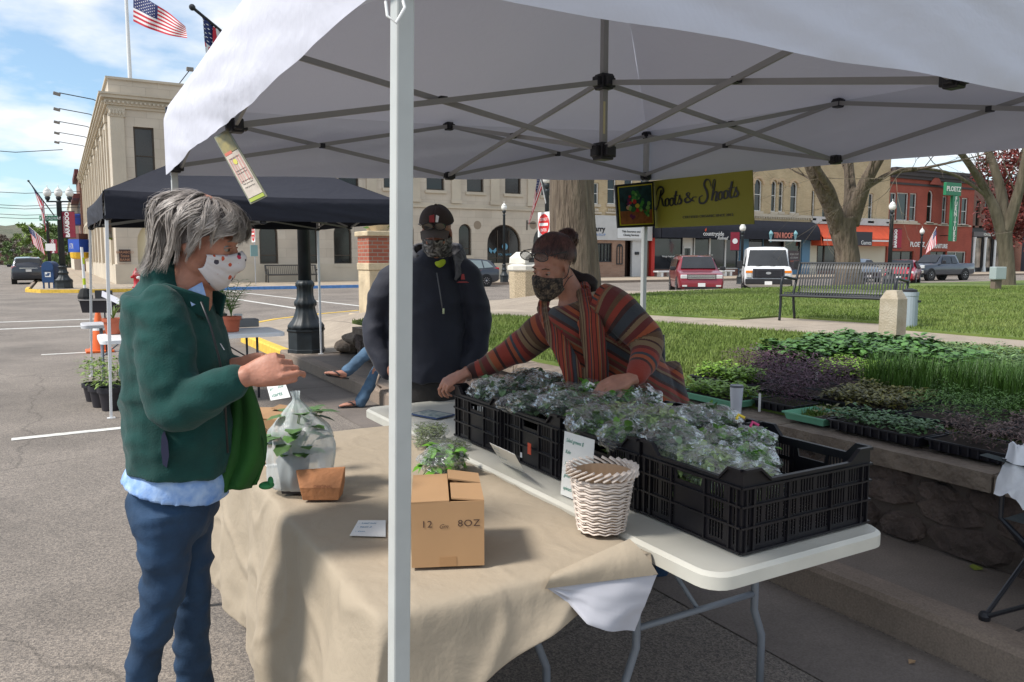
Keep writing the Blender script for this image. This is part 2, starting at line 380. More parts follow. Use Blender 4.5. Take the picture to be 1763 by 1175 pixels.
def grass(poly,n,dens,h0,h1,name,label):
 mb=MB();vs=[];fs=[];k=0;xs=[p[0]for p in poly];ys=[p[1]for p in poly]
 tries=0
 while k<n and tries<n*20:
  tries+=1
  d=2.6+24*random.random()**1.5;px=rnd(560,1800);a=(px-881.5)/1350
  w=_w(a*d,d,0)
  if not inside((w.x,w.y),poly):continue
  z=HH(w.x,w.y)+.028;h=rnd(h0,h1);an=rnd(0,math.pi);wd=.0035+.0009*d*.35
  dx=math.cos(an)*wd;dy=math.sin(an)*wd;lx=rnd(-.6,.6)*h;ly=rnd(-.6,.6)*h
  o=len(vs);vs+=[(w.x-dx,w.y-dy,z),(w.x+dx,w.y+dy,z),(w.x+lx,w.y+ly,z+h)];fs.append((o,o+1,o+2));k+=1
 mb.add(vs,fs);o=mb.build(name,M_blade,fix=False);tag(o,label,'grass',kind='stuff')
grass(near_lawn,70000,1,.02,.055,'grass','mown green grass on the near park lawn behind the stone wall')
grass(far_lawn,60000,1,.02,.055,'grass','mown green grass on the park lawn around the metal bench')
def mark(a,b,w,z=.004):
 a=Vector((*a,0));b=Vector((*b,0));t=(b-a).normalized();n=Vector((-t.y,t.x,0))*w/2
 q=[a-n,b-n,b+n,a+n];struct(MB().add([(p.x,p.y,z)for p in q],[(0,1,2,3)]).build('road_marking',M_mark,fix=False))
mark((-.42,7.9),(2.3,8.02),.11);mark((-.3,14.75),(2.3,14.75),.11);mark((-.3,1.1),(2.3,1.1),.11)
mark((-9,20.6),(2.6,20.6),.2);mark((-9,22.9),(3.2,22.9),.2)
mark((8.6,24.8),(7.0,40.5),.18);mark((6.5,24.0),(5.2,40.5),.18)
mark((-7.5,27),(-7.5,110),.1)
kb=[(110,41.5),(16,41),(3,41),(0.8,41.1),(-.6,41.8),(-1.2,43.2),(-1.2,46)]
flat('far_sidewalk',[(110,41.6),(16,41.12),(3,41.12),(.85,41.22),(-.5,41.9),(-1.08,43.2),(-1.08,140),(3.5,140),(3.5,49.3),(110,49.3)],.15,concrete_mat('far sidewalk concrete',(.40,.33,.25),1))
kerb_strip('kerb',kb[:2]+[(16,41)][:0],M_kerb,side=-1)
kerb_strip('kerb',[(15.9,41),(6.8,41)],M_kblu,side=-1)
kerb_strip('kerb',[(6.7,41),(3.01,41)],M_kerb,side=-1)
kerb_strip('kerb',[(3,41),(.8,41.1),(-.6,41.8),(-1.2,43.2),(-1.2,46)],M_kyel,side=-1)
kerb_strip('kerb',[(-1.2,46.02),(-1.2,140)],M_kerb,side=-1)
M_field=mat('far field',(.16,.17,.07),.95,var=.4,vscale=.08)
flat('far_field',[(-400,70),(-12,70),(-16,150),(-20,400),(-400,400)],.01,M_field)
hm=mat('hill woods',(.10,.11,.07),1,var=.4,vscale=.03,bump=1,bscale=.2,c2=(.15,.13,.10))
def hillf(a,b):
 x=-700+1200*a;y=330+500*b
 h=(math.sin(math.pi*min(1,b*1.0)))*(20+10*noise.noise(Vector((a*7,b*3,0)))+4*noise.noise(Vector((a*60,b*20,2))))
 return(x,y,max(-1,h-1))
struct(MB().grid(hillf,120,40).build('hills',hm,smooth=True,fix=False))
M_lime=brickmat('limestone ashlar',(.56,.49,.40),(.51,.44,.355),(.40,.34,.27),w=1.25,h=.55,ms=.008,var=.1)
M_lime2=mat('limestone trim',(.54,.47,.37),.85,var=.1,vscale=.7,bump=.3,bscale=20)
M_glass=mat('dark window glass',(.015,.014,.013),.08,spec=.6,var=.5,vscale=.4)
M_glassb=mat('shop window glass',(.02,.022,.025),.05,spec=.7,var=.6,vscale=.5)
M_wframe=mat('bronze window frame',(.055,.038,.025),.5)
M_wwhite=mat('white window frame',(.68,.67,.64),.6)
M_cream=mat('cream door panel',(.60,.52,.34),.8)
M_ybrick=brickmat('yellow brick',(.54,.41,.235),(.47,.345,.185),(.46,.38,.27),w=.24,h=.085,ms=.012)
M_rbrick=brickmat('red painted brick',(.36,.075,.045),(.31,.06,.035),(.27,.07,.05),w=.24,h=.085,ms=.01)
M_dbrick=brickmat('old dark red brick',(.20,.075,.05),(.16,.06,.04),(.22,.17,.14),w=.24,h=.085,ms=.01)
M_sfwhite=mat('storefront white panel',(.55,.54,.52),.6,var=.05,vscale=2)
M_black=mat('black painted metal',(.014,.014,.017),.45)
M_awn=mat('black awning canvas',(.012,.013,.022),.8,var=.2,vscale=3)
M_orange=mat('orange awning canvas',(.62,.085,.03),.75,var=.1,vscale=2)
M_maroon=mat('maroon banner',(.23,.015,.035),.7)
M_white=mat('white paint',(.75,.75,.74),.6)
M_green=mat('green enamel',(.02,.20,.09),.5)
FU=49.0
def fv(px,py=430):return U(px,py,FU).x
def fz(px,py):return U(px,py,FU).z
def XZ(u):return lambda x,y,t:Vector((x,u+t,y))
def window(parent,x0,z0,x1,z1,u=FU,frame=M_wframe,glass=M_glass,archd=0,mull=(),trans=(),fw=.09,depth=.22,sill=None):
 0
 out=arch(x0,z0,x1,z1)if archd==1 else(arch(x0,z0,x1,z1,full=False)if archd==2 else rect(x0,z0,x1,z1))
 if archd:inn=arch(x0+fw,z0+fw,x1-fw,z1-fw,full=archd==1)
 else:inn=rect(x0+fw,z0+fw,x1-fw,z1-fw)
 mb=plate(out,[inn],XZ(u),depth-.07,depth)
 for m in mull:mb.box((x0+(x1-x0)*m-.03,u+depth-.06,z0+fw+.002),(x0+(x1-x0)*m+.03,u+depth-.01,z1-fw-.002-(0 if not archd else.12*(x1-x0))))
 for m in trans:mb.box((x0+fw+.001,u+depth-.063,z0+(z1-z0)*m-.03),(x1-fw-.001,u+depth-.012,z0+(z1-z0)*m+.03))
 w=mb.build('window',frame,parent)
 plate(out,[],XZ(u),depth+.002,depth+.03).build('pane',glass,w)
 if sill:MB().box((x0-.12,u-.12,z0-.2),(x1+.12,u+depth-.08,z0-.003)).build('sill',sill,w)
 return w
bank=T('bank_building','pale limestone corner bank with arched ground floor windows and a flagpole on its roof','building',(2.9,FU,0))
X0=2.9;X1=35.2;ZT=11.3
holes=[];wins=[]
up0=[fv(233),fv(268)]
first=(fv(233,300),fv(268,300))
ups=[first]
xs=[fv(726+12,325),fv(776+12,325),fv(824+12,325),fv(871+12,325)]
pitch=3.02
xc0=fv(750,325)
k=-4
while xc0+k*pitch<X1-1.2:
 x=xc0+k*pitch
 if x>X0+4.6:ups.append((x-.66,x+.66))
 k+=1
uz0,uz1=6.15,8.85
for a,b in ups:
 holes.append(rect(a,uz0 if a>7 else 5.7,b,uz1));wins.append((a,uz0 if a>7 else 5.7,b,uz1,0))
ga=[(447,479,386,455),(518,548,386,455),(575,606,386,455),(633,664,386,450),(692,713,386,446),(790,812,386,440),(839,897,387,446),(918,962,390,446),(985,1012,388,440)]
for a,b,c,d in ga:
 x0,x1=fv(a,430),fv(b,430);z1=fz((a+b)/2,c);z0=fz((a+b)/2,d)
 if b-a>40:z0=.6
 holes.append(arch(x0,z0,x1,z1));wins.append((x0,z0,x1,z1,1))
door=(fv(237),.2,fv(318),fz(278,380));holes.append(arch(*door))
wall=plate(rect(X0,.1,X1,ZT),holes,XZ(FU),0,.45);wall.build('front_wall',M_lime,bank)
for x0,z0,x1,z1,ar in wins:
 if ar and x1-x0>1.8:window(bank,x0,z0,x1,z1,archd=1,mull=(.33,.67),trans=(.3,))
 elif ar:window(bank,x0,z0,x1,z1,archd=1,trans=(.22,),sill=M_lime2)
 else:window(bank,x0,z0,x1,z1,trans=(.5,),sill=M_lime2)
d=plate(arch(*door),[],XZ(FU),.30,.34).build('entrance_panel',M_cream,bank)
MB().box((door[0]+.02,FU+.1,1.05),(door[2]-.02,FU+.28,1.2)).build('handrail',M_black,d)
LW=52
wh=[];ww=[]
nb=9;bay=(LW-4)/nb
YZ=lambda x,y,t:Vector((X0+t,x,y))
for i in range(nb):
 c=FU+2.6+bay*(i+.5)
 for q in(-.95,.95):
  wh.append(rect(c+q-.62,5.7,c+q+.62,8.9));ww.append((c+q-.62,5.7,c+q+.62,8.9,0))
 wh.append(arch(c-1.15,1.3,c+1.15,4.6));ww.append((c-1.15,1.3,c+1.15,4.6,1))
plate(rect(FU+.452,.1,FU+LW,ZT),wh,YZ,0,.45).build('side_wall',M_lime,bank)
for a,z0,b,z1,ar in ww:
 o=(arch if ar else rect)(a,z0,b,z1);inn=(arch if ar else rect)(a+.1,z0+.1,b-.1,z1-.1)
 w=plate(o,[inn],YZ,.16,.22).build('window',M_wframe,bank);plate(o,[],YZ,.222,.25).build('pane',M_glass,w)
mb=MB()
def band(mb,z0,z1,out):
 mb.box((X0-out,FU-out,z0),(X1+.02,FU-.003,z1));mb.box((X0-out,FU-.0029,z0),(X0-.003,FU+LW,z1))
for z0,z1,o in((4.98,5.12,.10),(5.12,5.3,.05),(9.75,9.9,.10),(10.12,10.25,.22),(10.25,10.42,.42),(10.42,10.52,.5),(11.3,11.42,.12),(.1,1.25,.10)):band(mb,z0,z1,o)
mb.build('cornice',M_lime2,bank)
mb=MB()
for x in[X0+.35,X0+4.25]+[xc0+(kk+.5)*pitch for kk in range(-4,6)]:
 if X0<x<X1-.3:
  mb=MB();mb.box((x-.34,FU-.11,5.32),(x+.34,FU-.004,9.3));mb.box((x-.42,FU-.16,9.3),(x+.42,FU-.005,9.74));mb.box((x-.4,FU-.15,5.32),(x+.4,FU-.112,5.55))
  for q in range(5):mb.lathe([(.03,0),(.075,.1),(.03,.3)],(x-.32+.16*q,FU-.17,9.36),6)
  mb.build('pilaster',M_lime2,bank)
for i in range(nb+1):
 y=FU+2.6+bay*i;mb=MB()
 mb.box((X0-.11,y-.34,5.32),(X0-.004,y+.34,9.3));mb.box((X0-.16,y-.42,9.3),(X0-.005,y+.42,9.74))
 MB().box((X0-.16,y-.5,1.26),(X0-.004,y+.5,4.97)).build('pier',M_lime2,bank)
 if i<nb:
  MB().box((X0-.08,y+bay/2-.13,5.32),(X0-.004,y+bay/2+.13,9.3)).build('mullion_strip',M_lime2,bank)
 mb.build('pilaster',M_lime2,bank)
mb=MB()
x=X0-.25
while x<X1:mb.box((x,FU-.36,10.0),(x+.1,FU-.2201,10.115));x+=.22
y=FU
while y<FU+LW:mb.box((X0-.36,y,10.0),(X0-.2201,y+.1,10.115));y+=.22
mb.box((X0-.2199,FU-.2199,9.905),(X1,FU-.006,10.117));mb.box((X0-.2199,FU-.0059,9.905),(X0-.006,FU+LW,10.117))
mb.build('dentil_band',M_lime2,bank)
MB().box((X0+.46,FU+.46,10.6),(X1-.1,FU+LW-.1,10.7)).build('roof',mat('flat roof gravel',(.25,.23,.2),.9),bank)
MB().box((X1-.4,FU+.46,.1),(X1-.01,FU+LW,ZT)).build('end_wall',M_lime,bank)
mb=MB()
for px in(822,918):mb.lathe([(.01,-.16),(.18,-.13),(.3,0)],(0,0,0),16,M=Matrix.Translation((fv(px,388),FU-.003,fz(px,388)))@Matrix.Rotation(math.pi/2,4,'X')@Matrix.Rotation(math.pi,4,'X')@Matrix.Scale(-1,4,(0,0,1)))
mb.build('medallion',mat('weathered stone',(.28,.22,.16),.8),bank)
pq=MB().box((fv(205,440),FU-.05,fz(215,451)),(fv(225,440),FU-.004,fz(215,430))).build('plaque',mat('dark brown sign',(.045,.02,.015),.5),bank)
gold=mat('faded gold lettering',(.45,.22,.12),.6)
pc=(fv(205,440)+fv(225,440))/2
for i,(t,s)in enumerate((('BARABOO',.19),('State',.22),('BANK',.2),('MEMBER FDIC',.11))):
 text_mb(t,s,lambda x,y,t_:Vector((pc+x,FU-.053+t_,fz(215,436)-.21*i+y-.02)),.004).build('lettering',gold,pq)
for i in range(5):
 y=FU+3.6+i*5.4
 MB().loft([(X0-.1,y,10.55),(X0-.6,y,10.75),(X0-2.3,y,10.95)],.028,6).build('light_arm',M_black,bank)
 MB().box((-.17,-.12,-.1),(.2,.12,.06),M=Matrix.Translation((X0-2.42,y,10.9))@Matrix.Rotation(R(12),4,'Y')).build('flood_light',mat('grey lamp housing',(.22,.2,.18),.5),bank,bevel=.02)
y=FU+.25;xx=fv(325,125)
MB().loft([(xx-.55,y,11.4),(xx,y-.6,12.15)],.025,6).build('light_arm',M_black,bank)
MB().box((-.17,-.12,-.1),(.2,.12,.1),M=Matrix.Translation((xx,y-.62,12.2))).build('flood_light',MC['grey lamp housing'],bank,bevel=.02)
bl=mat('pale blue decal',(.12,.30,.42),.6)
mb=MB();cx,cz=fv(871,430),fz(871,425)
mb.lathe([(0.01,0),(.24,.004)],(0,0,0),16,M=Matrix.Translation((cx,FU+.145,cz))@Matrix.Rotation(R(90),4,'X'))
for s in(-1,1):mb.prism([(0,0),(.28*s,.22),(.3*s,-.02),(.12*s,-.2)],0,.004,f=lambda x,y,t:Vector((fv(850,432)+x,FU+.14+t,fz(850,432)+y)))
mb.add(*(lambda q:(q.v,q.f))(text_mb('YOUR BANK',.2,lambda x,y,t:Vector((cx+x,FU+.14+t,cz-.62+y)),.004)))
mb.build('window_sticker',bl,bank)
b=MB();c=Vector((fv(907,388),FU,fz(907,388)));b.box((c.x-.03,FU-.06,c.z-.35),(c.x+.03,FU-.004,c.z+.35));b.box((c.x+.03,FU-.05,c.z+.12),(c.x+.7,FU-.02,c.z+.17));b.build('sign_bracket',M_black,bank)
def shop(name,label,x0,x1,zt,m,wins,extra_holes=(),u=FU,depth=14,winfr=M_wwhite,cat='building',dh=3.4):
 t=T(name,label,cat,(x0,u,0))
 hs=[(arch(*w[:4])if w[4]==1 else arch(*w[:4],full=False)if w[4]==2 else rect(*w[:4]))for w in wins]+list(extra_holes)
 plate(rect(x0+.01,dh,x1-.01,zt),hs,XZ(u),0,.3).build('front_wall',m,t)
 for w in wins:window(t,*w[:4],u=u,frame=winfr,archd=w[4],mull=w[5]if len(w)>5 else(),trans=w[6]if len(w)>6 else(.5,),glass=w[7]if len(w)>7 else M_glass,depth=.2,sill=M_lime2)
 MB().box((x0+.012,u+.303,.1),(x0+.3,u+depth,zt)).box((x1-.3,u+.303,.1),(x1-.012,u+depth,zt)).box((x0+.301,u+depth-.3,.1),(x1-.301,u+depth,zt)).build('side_wall',M_dbrick,t)
 MB().box((x0+.302,u+.305,zt-.6),(x1-.302,u+depth-.302,zt-.5)).build('roof',MC['flat roof gravel'],t)
 return t
def px_rect(a,b,c,d):
 m=(a+b)/2;return(fv(a,(c+d)/2),fz(m,d),fv(b,(c+d)/2),fz(m,c))
def front_text(parent,txt,px,py,hpx,m,u=FU,dz=0,name='lettering',shear=0,sx=1,out=.06,bold=0,spacing=1):
 p=U(px,py,u);s=hpx/1350*((p-Vector((0,0,CAMH))).dot(FWD))
 return text_mb(txt,s*1.42,lambda x,y,t:Vector((p.x+x,u-out+t,p.z-s*.5+y)),.02,shear,'CENTER',sx,bold=bold,spacing=spacing).build(name,m,parent)
xa,xb,xc,xd=35.2,fv(1121),fv(1395),fv(1527)
ztop=11.6
ws=[(*px_rect(1023,1031,315,352),0,(),(.5,)),(*px_rect(1046,1061,300,352),0,(),(.5,))]
mid=[(*px_rect(1075,1090,300,352),0,(),(.5,)),(*px_rect(1103,1116,300,352),0,(),(.5,))]
sa=shop('shop_building','yellow brick building with a white title office front and brown brick entry beside the bank',xa,xb,ztop,M_ybrick,ws+mid)
z_s0=fz(1060,414);z_s1=fz(1060,372)
MB().box((xa+.02,FU-.14,z_s0),(xb-.02,FU-.003,z_s1)).build('fascia',M_sfwhite,sa)
front_text(sa,'Barry',1028,394,9,M_black,out=.165,bold=.012)
front_text(sa,'GROUP',1030,404.5,4,mat('blue lettering',(.2,.33,.6),.6),out=.165,spacing=1.5)
sgn=MB().box((fv(1061,400),FU-.19,fz(1085,411)),(fv(1108,400),FU-.143,fz(1085,393))).build('small_sign',M_white,sa)
front_text(sgn,'Title Insurance and',1084,399,3.6,M_black,out=.21,name='lettering');front_text(sgn,'Closing Services',1084,405,3.6,M_black,out=.21)
tb=brickmat('tan stone veneer',(.30,.17,.11),(.36,.22,.15),(.30,.22,.17),w=.4,h=.12,ms=.01)
gx0,gx1,gz0,gz1=px_rect(1025,1054,419,466)[0],px_rect(1025,1054,419,466)[2],1.3,fz(1040,419)
plate(rect(xa+.02,.15,fv(1076),z_s0-.003),[rect(gx0,gz0,gx1,gz1)],XZ(FU),0,.25).build('veneer_wall',tb,sa)
window(sa,gx0,gz0,gx1,gz1,frame=M_black,mull=(.2,.4,.6,.8),depth=.18)
MB().box((fv(1076)+.003,FU+.6,.15),(fv(1089),FU+.7,z_s0-.003)).build('door',mat('dark brown door',(.03,.015,.01),.5),sa)
MB().box((fv(1089)+.003,FU+.02,.15),(fv(1106),FU+.25,z_s0-.003)).box((fv(1106)+.002,FU-.08,.15),(fv(1110),FU+.25,z_s0-.003)).build('entry_wall',M_sfwhite,sa)
mbx=MB();c=Vector((fv(1066.5),FU-.05,fz(1066,438)));mbx.prism(arch(c.x-.28,c.z-.75,c.x+.28,c.z+.75),0,.02,f=lambda x,y,t:Vector((x,FU-.03+t,y)))
plate(arch(c.x-.3,c.z-.8,c.x+.3,c.z+.8),[arch(c.x-.22,c.z-.72,c.x-.03,c.z+.6),arch(c.x+.03,c.z-.72,c.x+.22,c.z+.6)],XZ(FU-.05),0,.03).build('wall_ornament',M_black,sa)
MB().box((fv(1093),FU-.06,fz(1095,439)),(fv(1100),FU+.018,fz(1095,434))).build('letter_box',M_black,sa,bevel=.02)
corb=MB()
for w in ws+mid:
 for q in range(5):corb.lathe([(.03,-.12),(.07,0),(.03,.12)],(w[0]+.1+q*(w[2]-w[0]-.2)/4,FU-.06,w[1]-.45),6)
 corb.box((w[0]-.2,FU-.14,w[1]-.72),(w[2]+.2,FU-.004,w[1]-.6))
corb.build('corbel',M_lime2,sa)
wb=[]
for a,b,c,d,ar in((1299,1312,308,364,1),(1328,1337,311,365,1),(1341,1349,312,365,1),(1361,1373,313,367,1),(1150,1165,300,360,1),(1200,1210,302,362,1),(1214,1224,302,362,1),(1250,1263,305,363,1)):
 wb.append((*px_rect(a,b,c,d),ar,(),(.52,)))
sb=shop('shop_building','yellow brick building with arched windows above one long black awning',xb,xc,ztop,M_ybrick,wb)
MB().box((xb+.05,FU-.10,fz(1330,374)),(xc-.05,FU-.004,fz(1330,369))).build('string_course',M_lime2,sb)
mb=MB();x=xb+.2
while x<xc-.3:mb.box((x,FU-.09,fz(1330,377)),(x+.12,FU-.004,fz(1330,374.2)));x+=.3
mb.build('dentil_band',M_lime2,sb)
trim=MB()
for w in wb:
 cx=(w[0]+w[2])/2;r=(w[2]-w[0])/2;zs=w[3]-r
 o=[(cx+(r+.24)*math.cos(math.pi*i/12),zs+(r+.24)*math.sin(math.pi*i/12))for i in range(13)]+[(cx+(r+.03)*math.cos(math.pi*i/12),zs+(r+.03)*math.sin(math.pi*i/12))for i in range(12,-1,-1)]
 MB().prism(o,-.08,-.004,f=XZ(FU)).build('window_hood',mat('pale brick hood',(.55,.40,.25),.8),sb)
za1=fz(1250,382);za0=fz(1250,412)
def awning(parent,x0,x1,z0,z1,out,m,u=FU,rnd_=0,valance=.35,name='awning'):
 mb=MB();n=8;pr_=[]
 for i in range(n+1):
  t=i/n
  if rnd_:pr_.append((-out*math.sin(t*math.pi/2),z1-(z1-z0-valance)*(1-math.cos(t*math.pi/2))))
  else:pr_.append((-out*t,z1-(z1-z0-valance)*t))
 pr_.append((-out,z0));pr_.append((-out+.04,z0));pr_+=[(p[0]+.04,p[1]-.04)for p in pr_[n-1:0:-1]]+[(-.003,z1-.06)]
 pr_[0]=(-.003,z1)
 mb.prism(pr_,x0,x1,f=lambda a,b,t:Vector((t,u+a,b)))
 for e in(x0,x1):mb.prism([p for p in pr_[:n+1]]+[(-out,z0),(-.003,z0)],e,e+(.02 if e==x0 else-.02),f=lambda a,b,t:Vector((t,u+a,b)))
 return mb.build(name,m,parent)
aw=awning(sb,xb+.1,xc-.05,za0,za1+.2,1.1,M_awn,rnd_=1,valance=.5)
front_text(aw,'countryside',1228,402.5,7.5,M_white,u=FU-1.1,sx=.95)
front_text(aw,'Refined',1243,410,5.5,M_white,u=FU-1.1,shear=.4)
MB().prism([(0,0),(.12,.1),(.1,.3),(-.08,.12)],0,.02,f=lambda x,y,t:Vector((U(1214,397,FU-1.1).x+x,FU-1.15+t,U(1214,397,FU-1.1).z+y-.1))).build('lettering',M_orange,aw)
tr=mat('salmon lettering',(.6,.2,.15),.6)
front_text(aw,'TIN ROOF',1348,405.5,9,tr,u=FU-1.1,bold=.02,sx=.8)
for px in(1326.5,1369):
 p=U(px,407,FU-1.1);cm=MB();cm.prism([(-.12,-.5),(.12,-.5),(.06,-.4),(.2,.15),(-.2,.15),(-.06,-.4)],0,.02,f=lambda x,y,t:Vector((p.x+x,p.y-.04+t,p.z+y)))
 cm.lathe([(.2,.15),(.2,.25),(.1,.4),(.02,.5)],(p.x,p.y-.03,p.z),10);cm.build('sundae_emblem',mat('teal emblem',(.2,.4,.45),.6),aw)
MB().box((U(1323,416,FU-1.1).x,FU-1.17,za0-.14),(U(1378,416,FU-1.1).x,FU-1.12,za0-.02)).build('light_strip',M_white,aw)
zt=za0+.4
def sfront(parent,cuts,u=FU+.15,z0=.15,z1=zt,frame=M_wwhite,base=.55,basem=None,fw=.07):
 0
 for i in range(len(cuts)-1):
  x0,x1=fv(cuts[i],450),fv(cuts[i+1],450)
  f=plate(rect(x0,z0+base,x1-.004,z1),[rect(x0+fw,z0+base+fw,x1-fw,z1-fw)],XZ(u),0,.08).build('shop_window',frame,parent)
  MB().box((x0+.001,u+.082,z0+base),(x1-.005,u+.1,z1)).build('pane',M_glassb,f)
 MB().box((fv(cuts[0],450),u-.02,z0),(fv(cuts[-1],450),u+.1,z0+base-.003)).build('stall_riser',basem or M_dbrick,parent)
MB().box((xb+.02,FU-.02,.15),(fv(1127),FU+.3,zt)).build('red_pier',mat('bright red paint',(.5,.03,.02),.6),sb)
sfront(sb,(1127,1177),frame=M_black);sfront(sb,(1197,1224,1251,1274),frame=M_wwhite)
MB().box((fv(1177)+.002,FU+.3,.15),(fv(1196.8),FU+.38,zt)).box((fv(1181),FU+.24,.4),(fv(1193),FU+.298,zt-1)).build('door',M_wwhite,sb)
MB().box((fv(1182),FU+.22,.9),(fv(1192),FU+.238,zt-1.2)).build('door_pane',M_glassb,sb)
blue=mat('slate blue paint',(.10,.22,.34),.6)
sfront(sb,(1289,1316),frame=blue,base=.3,basem=blue);sfront(sb,(1352,1381),frame=M_wwhite,base=.75,basem=blue)
MB().box((fv(1274)+.003,FU+.0,.15),(fv(1289)-.003,FU+.3,zt)).build('blue_pier',blue,sb);MB().box((fv(1381)+.003,FU,.15),(xc-.02,FU+.3,zt)).build('blue_pier',blue,sb)
MB().box((fv(1316)+.003,FU+.5,.15),(fv(1352)-.003,FU+.6,zt)).build('recessed_door',M_black,sb)
ps=MB().box((fv(1357),FU+.1,fz(1366,465)),(fv(1378),FU+.146,fz(1366,432))).build('window_poster',mat('brown poster',(.09,.07,.08),.6),sb)
front_text(ps,'BOBA STOP',1367,438,3.2,M_sfwhite,u=FU+.1,out=.02,sx=.9);front_text(ps,'ICE CREAM',1367,444,3,M_sfwhite,u=FU+.1,out=.02,sx=.9);front_text(ps,'HAND DIPPED',1367,450,2.4,tr,u=FU+.1,out=.02,shear=.3)
front_text(sb,'Vintage Inspired',1150,441.5,3,M_white,u=FU+.14,out=.02)
def slab_bench(px0,px1,py,label):
 t=T('stone_bench',label,'bench',(fv(px0),FU-1.6,.15),group='white slab benches in front of the black awning')
 a=U(px0,py,FU-1.4).x;b=U(px1,py,FU-1.4).x;z=.62
 MB().box((a,FU-1.9,z-.12),(b,FU-1.3,z)).build('seat',M_white,t,bevel=.02)
 for q in(a+.35,b-.5):MB().box((q,FU-1.85,.155),(q+.22,FU-1.35,z-.123)).build('leg',M_white,t)
slab_bench(1126,1157,466,'white slab bench on the pavement left of the red car');slab_bench(1236,1258,466,'white slab bench on the pavement between the red car and the white van')
wc=[(*px_rect(1397,1403,328,376),2),(*px_rect(1416,1425,330,378),2),(*px_rect(1455,1462,332,379),2),(*px_rect(1495,1503,333,381),2)]
sc3=shop('shop_building','yellow brick building with narrow windows above an orange awning',xc,xd,ztop-.2,M_ybrick,[(*w,(),(.5,))for w in wc])
zo1=fz(1460,389);zo0=fz(1460,424)
MB().box((xc+.03,FU-.12,zo1+.1),(xd-.03,FU-.004,zo1+.75)).build('fascia',M_sfwhite,sc3)
aw2=awning(sc3,xc+.1,xd-.1,zo0,zo1+.1,1.3,M_orange,valance=.7)
MB().box((xc+.12,FU-1.33,zo0+.42),(xd-.12,FU-1.303,zo0+.56)).build('stripe',M_white,aw2)
MB().box((U(1440,419,FU-1.3).x,FU-1.36,zo0+.02),(U(1500.5,419,FU-1.3).x,FU-1.335,zo0+1.3)).build('dark_panel',mat('charcoal sign',(.03,.03,.04),.6),aw2)
front_text(aw2,'Games',1490,418,7,M_white,u=FU-1.3,out=.09)
front_text(aw2,'Toys',1462,418,7,M_white,u=FU-1.3,out=.09)
MB().box((xc+.02,FU+.15,.15),(fv(1409),FU+.35,zo0+.4)).box((fv(1441),FU+.15,.15),(xd-.02,FU+.35,zo0+.4)).build('ground_wall',mat('cream stucco',(.6,.56,.44),.8),sc3)
sfront(sc3,(1409,1421,1441),frame=M_wframe,z1=zo0+.4,base=.3)
xe=fv(1672);zr=fz(1600,296)
wd=[]
for a,b,c,d,ar,mu in((1532,1543,332,380,0,()),(1544,1564,332,380,0,()),(1566,1578,333,381,0,()),(1596,1606,328,383,1,()),(1622,1630,338,385,0,()),(1643,1654,340,386,0,()),(1655,1666,341,387,0,())):
 wd.append((*px_rect(a,b,c,d),ar,mu,()if b-a>15 else(.5,)))
sdn=shop('furniture_store','red painted brick furniture store with a vertical green sign',xd,xe,zr,M_rbrick,wd,dh=.15,extra_holes=[rect(fv(a),.9 if a<1630 else.5,fv(b),fz(1600,433))for a,b in((1536,1573),(1602,1630),(1631,1664))])
for a,b,z0 in((1536,1573,.9),(1602,1630,.9),(1631,1664,.5)):window(sdn,fv(a),z0,fv(b),fz(1600,433),frame=M_wframe if a<1630 else M_wwhite,glass=M_glassb,mull=(.5,),depth=.2)
mb=MB()
for i,(z0,z1,o)in enumerate(((zr-1.5,zr-1.3,.1),(zr-.9,zr-.6,.25),(zr-.6,zr-.2,.4),(zr-.2,zr+.1,.55))):mb.box((xd+.03,FU-o,z0+.002*i),(xe-.03,FU-.004,z1))
mb.build('cornice',mat('dark cornice',(.055,.045,.045),.8),sdn)
mb=MB();c=fv(1601);mb.prism([(c-1.1,zr-1.29),(c+1.1,zr-1.29),(c+.5,zr-.7),(c,zr-.4),(c-.5,zr-.7)],-.32,-.256,f=XZ(FU));mb.build('gable',M_rbrick,sdn)
mb=MB()
for a,b,c in((1522,1580,385),(1588,1610,386),(1612,1668,389)):mb.box((fv(a),FU-.12,fz((a+b)/2,c+1)),(fv(b),FU-.005,fz((a+b)/2,c-1.4)))
mb.build('sill_band',M_lime2,sdn)
front_text(sdn,'PLOETZ',1578.5,421,8,M_white,bold=.02,sx=1.0);front_text(sdn,'FURNITURE',1616,424,7,M_white,bold=.02,sx=.92)
sg=MB();pa=U(1635,380,FU-.9)
z1=U(1635,316,FU-.9).z;z0=U(1635,416,FU-.9).z
xs0,xs1=pa.x-.02,pa.x+.02
gs=T('shop_sign','tall vertical green furniture sign on the red brick store','sign',(pa.x,FU-.9,z0))
MB().box((pa.x-.62,FU-1.5,z0),(pa.x+.42,FU-1.2,z1-1.3)).box((pa.x-1.9,FU-1.5,z1-1.28),(pa.x+.75,FU-1.2,z1)).build('panel',M_green,gs,bevel=.03)
MB().loft([(pa.x,FU-1.2,z1-.4),(pa.x,FU-.005,z1-.4)],.05,6).loft([(pa.x,FU-1.2,z0+.6),(pa.x,FU-.005,z0+.6)],.05,6).build('bracket',M_black,gs)
wl=mat('sign white lettering',(.8,.8,.72),.5)
hh=(z1-1.3-z0)/9.1
for i,ch in enumerate('FURNITURE'):
 text_mb(ch,hh*1.3,lambda x,y,t:Vector((pa.x-.1+x,FU-1.52+t,z1-1.35-hh*(i+.95)+y)),.02,bold=.02).build('letter',wl,gs)
text_mb('PLOETZ',.68,lambda x,y,t:Vector((pa.x-.6+x,FU-1.52+t,z1-.85+y)),.02,bold=.015).build('letter',wl,gs)
xf=fv(1741)
se=T('shop_building','old dark red brick building with a white columned wine shop front','building',(xe,FU,0))
